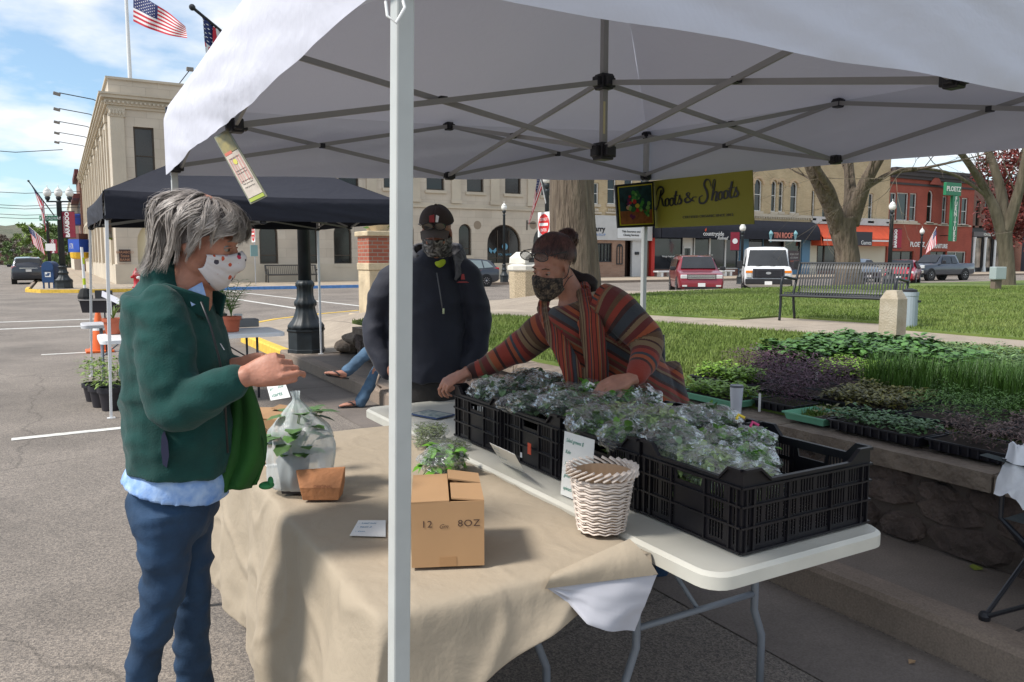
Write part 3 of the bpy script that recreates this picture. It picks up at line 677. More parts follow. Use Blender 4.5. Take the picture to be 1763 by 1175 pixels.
plate(rect(xe+.01,5.1,xf+4,zr-.3),[rect(fv(a),fz(a,392),fv(b),fz(a,345))for a,b in((1676,1683),(1691,1699),(1708,1716),(1725,1733))],XZ(FU),0,.3).build('front_wall',M_dbrick,se)
for a,b in((1676,1683),(1691,1699),(1708,1716),(1725,1733)):window(se,fv(a),fz(a,392),fv(b),fz(a,345),depth=.2)
MB().box((xe+.02,FU-.2,fz(1700,408)),(xf+4,FU-.004,fz(1700,400))).build('fascia',mat('grey fascia',(.12,.11,.11),.6),se)
front_text(se,'VON KLAUS WINERY',1705,404.5,4.6,wl,out=.23,sx=.85)
z2=fz(1700,409)
for a,b in((1680,1693),(1697,1710),(1714,1726),(1729,1741)):
 f=plate(rect(fv(a),.5,fv(b),z2),[rect(fv(a)+.08,.6,fv(b)-.08,z2-.1)],XZ(FU+.15),0,.08).build('shop_window',M_black,se);MB().box((fv(a)+.002,FU+.235,.5),(fv(b)-.002,FU+.25,z2)).build('pane',mat('window with pale drapes',(.35,.28,.22),.15,var=.8,vscale=.6),f)
for a in(1676,1695,1712,1727.5):MB().lathe([(.22,.15),(.18,.5),(.13,.8),(.13,z2-.4),(.2,z2-.003)],(fv(a),FU-.05,0),10).build('column',M_white,se)
MB().box((xe+.02,FU+.26,.15),(xf+4,FU+12,zr-.5)).build('interior_block',M_black,se)
sf=T('shop_building','pale low shop with a teal fascia at the right edge beyond the last tree','building',(fv(1741),FU-2,0))
x0=fv(1743);
MB().box((x0,FU-1.6,fz(1750,431)),(x0+14,FU-1.302,fz(1750,421))).build('cream_fascia',mat('cream band',(.6,.56,.4),.7),sf)
MB().box((x0,FU-1.5,fz(1750,420.5)),(x0+14,FU-1.301,fz(1750,402))).build('fascia',mat('teal board',(.10,.26,.27),.6),sf)
MB().box((x0,FU-1.9,fz(1750,401.5)),(x0+14,FU-1.3,fz(1750,386))).build('cornice',M_white,sf)
MB().box((x0,FU-1.3,.15),(x0+14,FU-1.0,fz(1750,387))).build('front_wall',M_awn,sf)
MB().box((x0+1,FU-1.36,1.0),(x0+4,FU-1.302,3.0)).build('shop_window',M_glassb,sf)
MB().box((x0,FU-.998,.15),(x0+14,FU+10,6)).build('interior_block',M_dbrick,sf)
yb=FU+LW+.05
rb=T('brick_building','narrow red brick building beyond the bank with a blue awning','building',(X0,yb,0))
MB().box((X0-.3,yb,.1),(X0+12,yb+14,11.2)).build('wall',M_dbrick,rb)
MB().box((X0-1.0,yb+.2,8.3),(X0-.303,yb+13.8,8.8)).box((X0-.7,yb+.2,10.9),(X0-.303,yb+13.8,11.5)).build('cornice',mat('dark red cornice',(.12,.03,.03),.7),rb)
MB().box((X0-1.6,yb+1,5.4),(X0-.304,yb+5,6.6)).build('awning',mat('royal blue canvas',(.03,.07,.35),.7),rb,bevel=.1)
for i in range(4):
 w=MB().box((X0-.34,yb+1.5+3.2*i,5.9),(X0-.302,yb+2.9+3.2*i,8.0)).build('window',M_wframe,rb)
wb_=T('pale_building','pale building at the far end of the street behind the street lamps','building',(X0-1,yb+14.1,0))
MB().box((X0-1.0,yb+14.1,.1),(X0+12,yb+40,9.0)).build('wall',mat('pale stucco',(.6,.55,.45),.8),wb_)
MB().box((X0-1.2,yb+14.05,9.0),(X0+12,yb+40,9.4)).build('roof',M_white,wb_)
for i in range(5):MB().box((X0-1.05,yb+16+4.5*i,5),(X0-1.003,yb+17.6+4.5*i,7.4)).build('window',M_wframe,wb_)
p=G(134,455,1.5);hs=T('hanging_sign','round blue and yellow sign projecting from the bank side wall','sign',(X0-1.2,70,3))
c=Vv(136,424,X0-1.1);Rr=.85
MB().lathe([(Rr,0),(Rr,1.15)],(c.x,c.y,c.z-.55),4).build('blue_panel',mat('royal blue sign',(.03,.09,.45),.5),hs)
MB().lathe([(Rr*.62,-.62),(Rr*.85,-.5),(Rr*.9,-.02)],(c.x,c.y,c.z-.55),16).build('yellow_base',mat('sign yellow',(.75,.45,.03),.5),hs)
MB().lathe([(Rr*.9,0),(Rr*.9,.5)],(c.x,c.y,c.z+.61),4).build('top_box',mat('sign brown',(.14,.06,.05),.6),hs)
MB().box((c.x+.3,c.y-.1,c.z-.1),(X0-.005,c.y+.1,c.z+.1)).build('bracket',M_black,hs)
text_mb('ATM',.7,lambda x,y,t:Vector((c.x-.62+x*.2,c.y-.64-x*.2,c.z-.25+y)),.02,bold=.01).build('lettering',M_white,hs)
M_chr=mat('chrome',(.6,.6,.6),.15,1)
M_tyre=mat('tyre rubber',(.02,.02,.02),.85)
M_alloy=mat('alloy',(.5,.5,.52),.3,.8)
M_lamp=mat('dark green lamp iron',(.016,.022,.026),.5,var=.3,vscale=8)
M_globe=mat('frosted globe',(.78,.77,.72),.35)
M_red=mat('red sign',(.55,.02,.02),.5)
def lamp(loc,h,label,globes=1,r=.085,tx=(1,0),group='street lamps with white acorn globes',detail=16):
 t=T('street_lamp',label,'street lamp',loc,group=group)
 x,y,z=loc
 o=[(r*3.1,.002),(r*3.1,.05),(r*2.95,.06),(r*2.95,.31),(r*3.15,.33),(r*3.15,.355)]
 MB().lathe(o,loc,8).build('base_plinth',M_lamp,t)
 b=[(r*2.85,.356),(r*2.9,.40),(r*2.6,.44),(r*2.25,.48),(r*1.9,.54),(r*1.62,.62),(r*1.5,.69),(r*1.78,.71),(r*1.78,.76),(r*1.45,.80),(r*1.3,.86),(r*1.3,.98),(r*1.5,1.0),(r*1.5,1.04),(r*1.1,1.08)]
 MB().lathe(b,loc,48,flute=.045,nf=12).build('fluted_base',M_lamp,t,smooth=True)
 MB().lathe([(r,1.081),(r*.8,h-.75),(r*.95,h-.72),(r*.95,h-.66),(r*.6,h-.62)],loc,32,flute=.05,nf=16).build('shaft',M_lamp,t,smooth=True)
 def globe(gx,gy,gz):
  f=MB().lathe([(.04,gz-.2),(.10,gz-.12),(.12,gz-.02),(.09,gz)],(gx,gy,z),14).build('lamp_holder',M_lamp,t,smooth=True)
  g=MB().lathe([(.09,gz+.001),(.15,gz+.06),(.175,gz+.16),(.165,gz+.24),(.14,gz+.28),(.15,gz+.29),(.09,gz+.36),(.03,gz+.41),(.01,gz+.46),(.02,gz+.49),(.003,gz+.55)],(gx,gy,z),16).build('globe',M_globe,t,smooth=True)
 if globes==1:
  globe(x,y,h-.42)
 else:
  MB().bar((x-.55*tx[0],y-.55*tx[1],z+h-.68),(x+.55*tx[0],y+.55*tx[1],z+h-.68),.07,.07).build('cross_arm',M_lamp,t)
  for q in(-.5,0,.5):globe(x+q*tx[0],y+q*tx[1],h-.45)
 return t
near_l=lamp((3.2,11.75,.15),4.6,'large near fluted black lamp post behind the black canopy',3,r=.092,tx=(.2,.98))
p=Vector((.22,42.9,.15));lamp(tuple(p),4.75,'three globe lamp post on the yellow kerbed corner beside the blue mailbox',3,r=.13,tx=(.9,-.45))
lamp(tuple(G(87,476,.15)),4.9,'single globe lamp post far down the street behind the mailbox',1,r=.12)
p=D(868,484,47.5);p.z=.15;lamp(tuple(p),4.7,'single globe lamp post before the big arched bank window',1)
lpd=D(941,520,29);lpd.z=.15;lamp(tuple(lpd),4.55,'lamp post carrying the flag and the near no entry sign left of the thick trunk',1,r=.09)
p=D(1276,486,44);p.z=.15;lamp(tuple(p),3.35,'lamp post with red banner behind the white van',1)
p1530=D(1530,490,39);p1530.z=.15;lamp(tuple(p1530),4.2,'lamp post with maroon banner behind the right end of the metal bench',1,r=.1)
p=D(1583,486,60);p.z=.15;lamp(tuple(p),3.7,'lamp post before the red furniture store',1)
def banner(base,dx,z0,z1,w,label,col_=M_maroon,emblem=0):
 t=T('street_banner',label,'banner',(base[0],base[1],z0),group='maroon banners on the lamp posts')
 x,y=base;d=Vector((dx[0],dx[1],0)).normalized();a=Vector((x,y,0))+d*.1;b=a+d*w;n=Vector((d.y,-d.x,0))*.01
 mb=MB();mb.add([v+n*s+Vector((0,0,z))for s in(-1,1)for v,z in((a,z0),(b,z0),(b,z1),(a,z1))],[(0,1,2,3),(7,6,5,4),(0,4,5,1),(1,5,6,2),(2,6,7,3),(3,7,4,0)])
 mb.build('cloth',col_,t)
 mb2=MB().bar(Vector((x,y,z1+.02)),b+Vector((0,0,z1+.02)),.03).build('rod',M_black,t)
 MB().bar(Vector((x,y,z0-.02)),b+Vector((0,0,z0-.02)),.03).build('rod',M_black,t)
 nn=n.normalized()*-.016 if n.dot(Vector((0,-1,0)))<0 else n.normalized()*.016
 c=(a+b)/2
 if emblem==1:
  q=MB().lathe([(w*.3,0),(w*.3,.004)],(0,0,0),16,M=Matrix.Translation(c+nn+Vector((0,0,(z0+z1)/2)))@Vector((0,0,1)).rotation_difference(nn).to_matrix().to_4x4());q.build('emblem',M_white,t)
 else:
  text_mb('BARABOO',(z1-z0)*.22,lambda x_,y_,t_:c+nn*(1+t_*.2)+d*(-y_+w*.05)+Vector((0,0,(z0+z1)/2+x_)),.004,bold=.01,sx=.95).build('lettering',M_white,t)
  text_mb('DOWNTOWN',(z1-z0)*.1,lambda x_,y_,t_:c+nn*(1+t_*.2)+d*(-y_-w*.26)+Vector((0,0,(z0+z1)/2+x_)),.004).build('lettering',M_white,t)
d37=37/1350
banner((.22,42.9),(.8,-.5),2.55,3.75,.62,'maroon banner on the three globe lamp post')
q=D(1276,415,44);banner((q.x,q.y),(-1,.5),D(1270,431,44).z,D(1270,400,44).z,.5,'red banner with a white round emblem above the white van',emblem=1)
q=D(1530,415,39);banner((q.x,q.y),(1,-.5),D(1540,427,39).z,D(1540,395,39).z,.55,'maroon banner with white lettering left of the furniture store lettering')
q=G(87,476,.15);banner((q.x,q.y),(.8,-.5),2.0,3.1,.6,'small far maroon banner on the single globe lamp post down the street')
M_fr=mat('flag red',(.48,.02,.04),.8);M_fw=mat('flag white',(.72,.70,.70),.8);M_fb=mat('flag blue',(.02,.03,.12),.8)
def flagcloth(parent,O,H_,L_,shape,name='flag_cloth'):
 0
 nu,nv=26,26;mb=MB();vs=[shape(i/nu,j/nv)for i in range(nu+1)for j in range(nv+1)]
 fs=[];ms=[]
 for i in range(nu):
  for j in range(nv):
   fs.append((i*(nv+1)+j,(i+1)*(nv+1)+j,(i+1)*(nv+1)+j+1,i*(nv+1)+j+1));st=j//2
   ms.append(2 if(i/nu<.4 and st<7)else(st%2))
 mb.v=[tuple(v)for v in vs];mb.f=fs;mb.m=ms
 for a in range(11):
  for b in range(9):
   if(a+b)%2:continue
   s=.4*(a+1)/12;t=(7/13)*(b+1)/10;e=.011;c=Vector(shape(s,t));du=(Vector(shape(s+e,t))-c);dvv=(Vector(shape(s,t+e*1.6))-c);n=du.cross(dvv).normalized()*.006
   for sg in(1,-1):mb.add([c-du+n*sg,c-dvv+n*sg,c+du+n*sg,c+dvv+n*sg],[(0,1,2,3)],1)
 return mb.build(name,[M_fr,M_fw,M_fb],parent,smooth=False,fix=False)
fp=D(224,137,46.5);topz=20
t=T('roof_flag','large flag with stars and stripes flying from the pole on the bank roof','flag',(fp.x,fp.y,10.7))
MB().loft([(fp.x,fp.y,10.705),(fp.x,fp.y,topz)],[.12,.07],12).ell((fp.x,fp.y,topz),(.14,.14,.14)).build('pole',M_white,t)
A0=D(229.5,-14,46.4);A1=D(229.5,37,46.4);B0=D(319,46,45.2);B1=D(322,66,45.0);Bm=D(285,14,45.6)
def shp(s,t_):
 top=A0*(1-s)**2+2*Bm*s*(1-s)+B0*s*s;bot=A1*(1-s)**2+2*D(278,62,46)*s*(1-s)+B1*s*s
 p=top.lerp(bot,t_);w=.12*math.sin(s*13+t_*2)*min(1,s*4);return p+Vector((w*.3,w,w*.3))
flagcloth(t,None,0,0,shp)
def bracket_flag(label,root,tip,cloth,rr=.018):
 t=T('bracket_flag',label,'flag',tuple(root),group='small flags in brackets on the lamp posts')
 MB().loft([root,tip],rr,8).ell(tip,(rr*2,)*3,8,6).build('pole',M_black if rr>.02 else M_white,t)
 flagcloth(t,None,0,0,cloth)
root=Vector((3.2,11.7,3.9));tip=D(331,13,10.9)
a0=root.lerp(tip,.93);a1=root.lerp(tip,.62)
def shp2(s,t_):
 p=a0.lerp(a1,t_*.75)+Vector((0,0,-1))*(s*1.25)*(.5+.5*t_);f=math.sin(s*3+t_*17)*.07;q=D(357+(p.z*0),60,10.9)
 p=p+RIGHT*(-.10*s*(t_)+f*.5)+FWD*f;p=p+RIGHT*(.12*(1-t_))*s;return p
bracket_flag('limp flag on a slanting pole just above the white canopy',root,tip,shp2,.022)
root=Vector((.22,42.85,3.2));tip=D(49,312,36)
def shp3(s,t_):
 p=tip.lerp(root,.02+t_*.45)+Vector((0,0,-1))*(s*1.35*(.75+.3*t_))+RIGHT*(.5*s*(1-t_));f=math.sin(s*2+t_*14)*.07*s;return p+FWD*f+RIGHT*f*.3
bracket_flag('flag hanging from the three globe lamp post on the corner',root,tip,shp3,.025)
root=lpd+Vector((0,0,3.25));tip=D(925,285,28.6)
def shp4(s,t_):
 p=tip.lerp(root,.02+t_*.5)+Vector((0,0,-1))*(s*1.35)+RIGHT*(-.42*t_*s-.1*s);f=math.sin(s*2+t_*12)*.06;return p+FWD*f+RIGHT*f*.4
bracket_flag('flag hanging above the no entry sign left of the thick trunk',root,tip,shp4,.02)
root=G(87,476,.15)+Vector((0,0,2.6));tip=root+RIGHT*-1.6+Vector((0,0,1.5))
def shp5(s,t_):return tip.lerp(root,.02+t_*.6)+Vector((0,0,-1))*(s*1.5)+RIGHT*.3*s+FWD*.05*math.sin(9*t_+s)
bracket_flag('small far flag on the lamp post behind the mailbox',root,tip,shp5)
root=D(1592,440,59)+Vector((0,0,.5));tip=D(1612,392,58)
def shp6(s,t_):return tip.lerp(root,.02+t_*.5)+Vector((0,0,-1))*(s*1.2)+RIGHT*(.15*s-.5*t_*s)+FWD*.05*math.sin(9*t_+s)
bracket_flag('small flag by the lamp post before the furniture store',root,tip,shp6)
def no_entry(c,face,w,h,label,post=None):
 t=T('no_entry_sign',label,'sign',tuple(c),group=None)
 f=Vector(face).normalized();s=Vector((-f.y,f.x,0));P=lambda x,y,z:c+s*x+UPV*y+f*z
 mb=MB();mb.prism([(-w/2,-h/2),(w/2,-h/2),(w/2,h/2),(-w/2,h/2)],0,.02,f=P);mb.build('plate',M_white,t)
 rr=w*.46
 MB().prism([(rr*math.cos(a*math.pi/16),rr*1.15*math.sin(a*math.pi/16))for a in range(32)],.022,.028,f=P).build('disc',M_red,t)
 MB().prism([(-w*.36,-h*.055),(w*.36,-h*.055),(w*.36,h*.055),(-w*.36,h*.055)],.03,.034,f=P).build('bar',M_white,t)
 text_mb('DO NOT',h*.17,lambda x,y,z:P(x,y+h*.15,.032+z),.004,sx=.8).build('lettering',M_white,t)
 text_mb('ENTER',h*.17,lambda x,y,z:P(x,y-h*.28,.032+z),.004,sx=.8).build('lettering',M_white,t)
 if post:MB().loft([c-f*.03+Vector((0,0,post)),c-f*.03+Vector((0,0,h*.5))],.03,8).build('post',M_alloy,t)
 return t
fa=-(RIGHT*.78+FWD*.42)
no_entry(D(937,387,28.85)-FWD*.05,-RIGHT*.72-FWD*.5,.72,.9,'red and white no entry sign on the lamp post left of the thick trunk')
c=D(436.5,403,44);t=no_entry(c,-RIGHT*.72-FWD*.45,.76,.92,'small far no entry sign on its own post before the bank',post=.15-c.z)
MB().cbox(tuple(D(437.5,432,43.9)),(.5,.03,.62),rz=.5).build('small_sign',mat('grey green sign',(.2,.33,.33),.6),t)
t=T('street_name_sign','green street name signs on the corner lamp post','sign',(.22,42.9,3.2))
for px0,px1,py,dd,tx in((68,80,376,36.6,'4TH'),(79,99,376,36.4,'BROADWAY')):
 a=D(px0,py,dd);b=D(px1,py,dd);g=MB();g.bar(a,b,.02,.24);o=g.build('plate',M_green,t)
 text_mb(tx,.2,lambda x,y,z:(a+b)/2-FWD*.02+RIGHT*x-FWD*z+UPV*(y-.07),.004,sx=.75).build('lettering',M_white,o)
t=T('parking_sign','small white sign on the lamp post behind the mailbox','sign',tuple(D(87,426,56)))
MB().bar(D(78.5,426,55),D(95.5,426,55),.03,.5).build('plate',M_white,t)
c=G(89,497,.15);M_ub=mat('mailbox blue',(.012,.05,.15),.45)
t=T('mailbox','rounded blue mailbox on the yellow kerbed corner','mailbox',tuple(c),rz=-.45)
MB().prism(arch(-.27,.28,.27,1.28),-.3,.3,f=lambda x,y,z:Vector((x,z,y))).build('body',M_ub,t,world=False,bevel=.01)
for sx in(-.23,.23):
 for sy in(-.24,.24):MB().box((sx-.03,sy-.03,.003),(sx+.03,sy+.03,.278)).build('leg',M_ub,t,world=False)
MB().box((-.22,-.33,.85),(.22,-.302,.9)).build('handle',M_ub,t,world=False)
l=MB().box((-.12,-.306,.55),(.14,-.301,.78)).build('decal',M_white,t,world=False)
MB().prism([(-.1,.6),(.06,.6),(.12,.73),(.0,.75),(-.02,.68),(-.1,.68)],-.310,-.307,f=lambda x,y,z:Vector((x,z,y))).build('emblem',M_ub,l,world=False)
c=G(235.5,496,.15);M_hy=mat('hydrant red',(.48,.02,.03),.45)
t=T('fire_hydrant','red fire hydrant with white cap before the bank','fire hydrant',tuple(c))
MB().lathe([(.2,.002),(.2,.06),(.13,.08),(.13,.55),(.17,.58),(.17,.64),(.15,.68),(.1,.82),(.04,.88),(.04,.95),(.01,.96)],(0,0,0),16).build('barrel',M_hy,t,world=False,smooth=True)
Mx=Matrix.Translation((0,0,.5))@Matrix.Rotation(math.pi/2,4,'X')@Matrix.Rotation(.5,4,'Y')
MB().lathe([(.08,.1),(.08,.2),(.03,.24)],(0,0,0),12,M=Mx).build('front_cap',M_white,t,world=False)
for s in(-1,1):MB().lathe([(.055,.1),(.06,.22),(.03,.25)],(0,0,0),10,M=Matrix.Translation((0,0,.52))@Matrix.Rotation(s*math.pi/2,4,'Y')).build('side_cap',M_hy,t,world=False)
c=G(147,515,0)
t=T('portable_post','white and lime striped post on a black rubber base in the street','traffic post',tuple(c))
MB().lathe([(.26,.003),(.27,.1),(.16,.38),(.06,.42)],(0,0,0),10).build('base',M_tyre,t,world=False)
MB().loft([(0,0,.42),(-.03,0,2.0)],.05,10).build('post',M_white,t,world=False)
ly=mat('lime reflective',(.5,.62,.02),.5)
for z in(.55,1.35):MB().loft([(-.004,0,z),(-.01,0,z+.25)],.054,10).build('reflective_band',ly,t,world=False)
for y_,z_,py in((58,0,330),(58,0,352),(58,0,357),(62,0,368),(62,0,374),(45,0,258)):
 a=U(-60,py-2,y_);b=U(139 if py>300 else 108,py,y_);m_=(a+b)/2-Vector((0,0,.15))
 tag(MB().loft([a,m_,b],.018,5).build('overhead_cable',M_black),'thin dark cable crossing the sky above the far end of the street','cable','overhead cables')
c=Vector((5.55,14.95,.17));M_pst=mat('stained pale concrete',(.52,.42,.28),.9,var=.22,vscale=3,bump=.5,bscale=20);M_prb=brickmat('pillar brick',(.38,.11,.06),(.3,.08,.05),(.3,.22,.17),w=.22,h=.075)
t=T('brick_pillar','square pillar of pale concrete and red brick with a planter on top','pillar',tuple(c),rz=.02)
MB().cbox((0,0,.14),(.95,.95,.28)).build('footing',M_pst,t,world=False,bevel=.02)
MB().cbox((0,0,.72),(.62,.62,.878)).build('shaft',M_pst,t,world=False,bevel=.015)
MB().cbox((0,0,1.23),(.66,.66,.14)).build('ledge',M_pst,t,world=False,bevel=.015)
MB().cbox((0,0,1.56),(.62,.62,.52)).build('brick_top',M_prb,t,world=False)
MB().cbox((0,0,1.87),(.72,.72,.1)).build('cap',M_pst,t,world=False,bevel=.02)
def leafblob(n,c,r,size,mat_,parent=None,name='foliage',world=True,aspect=2.0,squash=1.0,build=True,shape='ell',droop=0):
 mb=MB()
 for i in range(n):
  while 1:
   p=Vector((rnd(-1,1),rnd(-1,1),rnd(-1,1)))
   if p.length<1:break
  p=Vector((p.x*r[0],p.y*r[1],p.z*r[2]))+Vector(c)
  d=Vector((rnd(-1,1),rnd(-1,1),rnd(-.6,1)-droop)).normalized();s=size*rnd(.6,1.3);q=d.orthogonal().normalized();q.rotate(Matrix.Rotation(rnd(0,6.3),3,d));w=s/aspect/2
  mb.add([p,p+d*s*.45+q*w,p+d*s,p+d*s*.45-q*w],[(0,1,2,3)])
 return mb.build(name,mat_,parent,world=world,fix=False)if build else mb
M_leaf=mat('bright leaf',(.07,.16,.02),.6,island=.4,spec=.3)
leafblob(160,(0,0,2.1),(.28,.28,.2),.14,M_leaf,t,'planter_leaves',world=False)
MB().lathe([(.2,1.92),(.27,2.05),(.22,2.05),(.2,1.98)],(0,0,0),12).build('planter',M_pst,t,world=False)
c=G(902,514,.17);M_ag=mat('exposed aggregate',(.46,.37,.25),.9,var=.5,vscale=45,bump=1,bscale=60);M_lid=mat('receptacle lid',(.64,.61,.54),.7,var=.1,vscale=4)
t=T('trash_receptacle','octagonal aggregate litter bin with a white gabled lid','trash bin',tuple(c),rz=.35)
MB().lathe([(.50,.002),(.50,.03),(.53,.95)],(0,0,0),8,).build('body',M_ag,t,world=False,bevel=.01)
MB().lathe([(.54,.952),(.58,1.0),(.58,1.13),(.46,1.2),(.46,1.21)],(0,0,0),8).build('rim',M_lid,t,world=False)
MB().prism([(-.38,1.211),(.38,1.211),(.36,1.42),(.0,1.62),(-.36,1.42)],-.36,.36,f=lambda x,y,z:Vector((x,z,y))).build('lid',M_lid,t,world=False,bevel=.01)
MB().cbox((0,-.365,1.34),(.36,.01,.16)).build('opening',M_black,t,world=False)
c=G(1535,588,.6);M_cpo=mat('weathered post concrete',(.34,.28,.20),.95,var=.2,vscale=5,bump=.8,bscale=50,c2=(.46,.40,.32))
t=T('concrete_post','short square concrete post with a chamfered top beside the path','post',(c.x,c.y,.55),rz=.1)
mb=MB();mb.cbox((0,0,.27),(.21,.21,.54));mb.v=mb.v;mb.build('post_shaft',M_cpo,t,world=False)
hw=.105;MB().add([(-hw,-hw,.541),(hw,-hw,.541),(hw,hw,.541),(-hw,hw,.541),(-.06,-.06,.64),(.06,-.06,.64),(.06,.06,.64),(-.06,.06,.64)],[(0,1,5,4),(1,2,6,5),(2,3,7,6),(3,0,4,7),(4,5,6,7)]).build('post_cap',M_cpo,t,world=False,fix=False)
c=G(1564,566,.6);t=T('ash_bin','slim grey cylinder ash bin behind the concrete post','bin',tuple(c))
MB().lathe([(.105,.003),(.105,.44),(.11,.45),(.11,.5)],(0,0,0),20).build('cylinder',mat('galvanised grey',(.28,.33,.36),.5),t,world=False,smooth=False)
MB().lathe([(.09,.5),(.09,.53),(.02,.55)],(0,0,0),16).box((.02,-.107,.36),(.09,-.10,.39)).build('lid',M_black,t,world=False)
c=G(1714,500,.6);t=T('utility_box','grey utility box on a short wooden post on the far lawn','utility box',tuple(c),rz=-.4)
MB().cbox((0,0,.16),(.22,.2,.32)).build('wood_post',mat('grey wood',(.16,.12,.09),.9),t,world=False)
MB().cbox((0,-.05,.52),(.36,.28,.38)).build('box',mat('utility box grey',(.33,.38,.38),.5),t,world=False,bevel=.02)
def slat_bench(loc,rz,L,label,M_b,nsl,scale=1,group=None,rd=.017):
 t=T('metal_bench',label,'bench',loc,rz=rz,group=group)
 S=scale;prof=[(-.30,.40),(-.27,.435),(-.05,.425),(.14,.41),(.20,.45),(.24,.60),(.30,.80),(.35,.88)]
 prof=[(a*S,b*S)for a,b in prof];cp=[(p.y,p.z)for p in catmull([(0,a,b)for a,b in prof],3)]
 mb_=[]
 for i in range(nsl):
  x=-L/2+.04+(L-.08)*i/(nsl-1);m=MB()
  m.loft([(x,a,b)for a,b in cp],[(.0115*S*1.4,.004)]*len(cp),4,up=(1,0,0))if False else None
  vs=[]
  for a,b in cp:
   vs+=[(x-.012*S,a,b),(x+.012*S,a,b),(x+.012*S,a+.004,b+.005),(x-.012*S,a+.004,b+.005)]
  n=len(cp);m.add(vs,[(k*4+j,k*4+(j+1)%4,(k+1)*4+(j+1)%4,(k+1)*4+j)for k in range(n-1)for j in range(4)]+[(0,1,2,3),tuple((n-1)*4+j for j in(3,2,1,0))])
  m.build('slat',M_b,t,world=False)
 MB().loft([(-L/2-.03,prof[0][0],prof[0][1]-.01),(L/2+.03,prof[0][0],prof[0][1]-.01)],rd*S*1.3,10).build('seat_rail',M_b,t,world=False)
 MB().loft([(-L/2-.03,prof[-1][0]+.01,prof[-1][1]),(L/2+.03,prof[-1][0]+.01,prof[-1][1])],rd*S*1.1,10).build('top_rail',M_b,t,world=False)
 MB().loft([(-L/2,.17*S,.395*S),(L/2,.17*S,.395*S)],rd*S,8).build('seat_rail',M_b,t,world=False)
 for s in(-1,1):
  x=s*(L/2+.02)
  fr=catmull([(x,-.32*S,.003),(x,-.30*S,.25*S),(x,-.30*S,.50*S),(x,-.27*S,.64*S),(x,-.18*S,.67*S),(x,.05*S,.645*S),(x,.24*S,.63*S)],5)
  MB().loft(fr,rd*S*1.2,10).build('arm_and_front_leg',M_b,t,world=False,smooth=True)
  MB().loft(catmull([(x,.22*S,.003),(x,.15*S,.38*S),(x,.24*S,.62*S),(x,.35*S,.885*S)],5),rd*S*1.2,10).build('rear_leg',M_b,t,world=False,smooth=True)
  MB().loft([(x,-.3*S,.39*S),(x,.16*S,.385*S)],rd*S,8).build('side_rail',M_b,t,world=False)
 return t
M_bench=mat('black coated steel',(.016,.018,.022),.45,spec=.4)
bl0=G(1345,549,.63)
L_=1.62;dirb=(RIGHT*.72-FWD*.69).normalized();cc=Vector((bl0.x,bl0.y,.6))+dirb*(L_/2)+Vector((-dirb.y,dirb.x,0))*.3
slat_bench(tuple(cc),math.atan2(dirb.y,dirb.x),L_,'black slatted metal bench on the lawn beside the path',M_bench,38)
slat_bench((fv(496,470),FU-1.0,.15),0,3.0,'dark slatted bench against the bank wall between two arches',mat('brown grey steel',(.06,.055,.05),.5),26,scale=1.15,rd=.03)
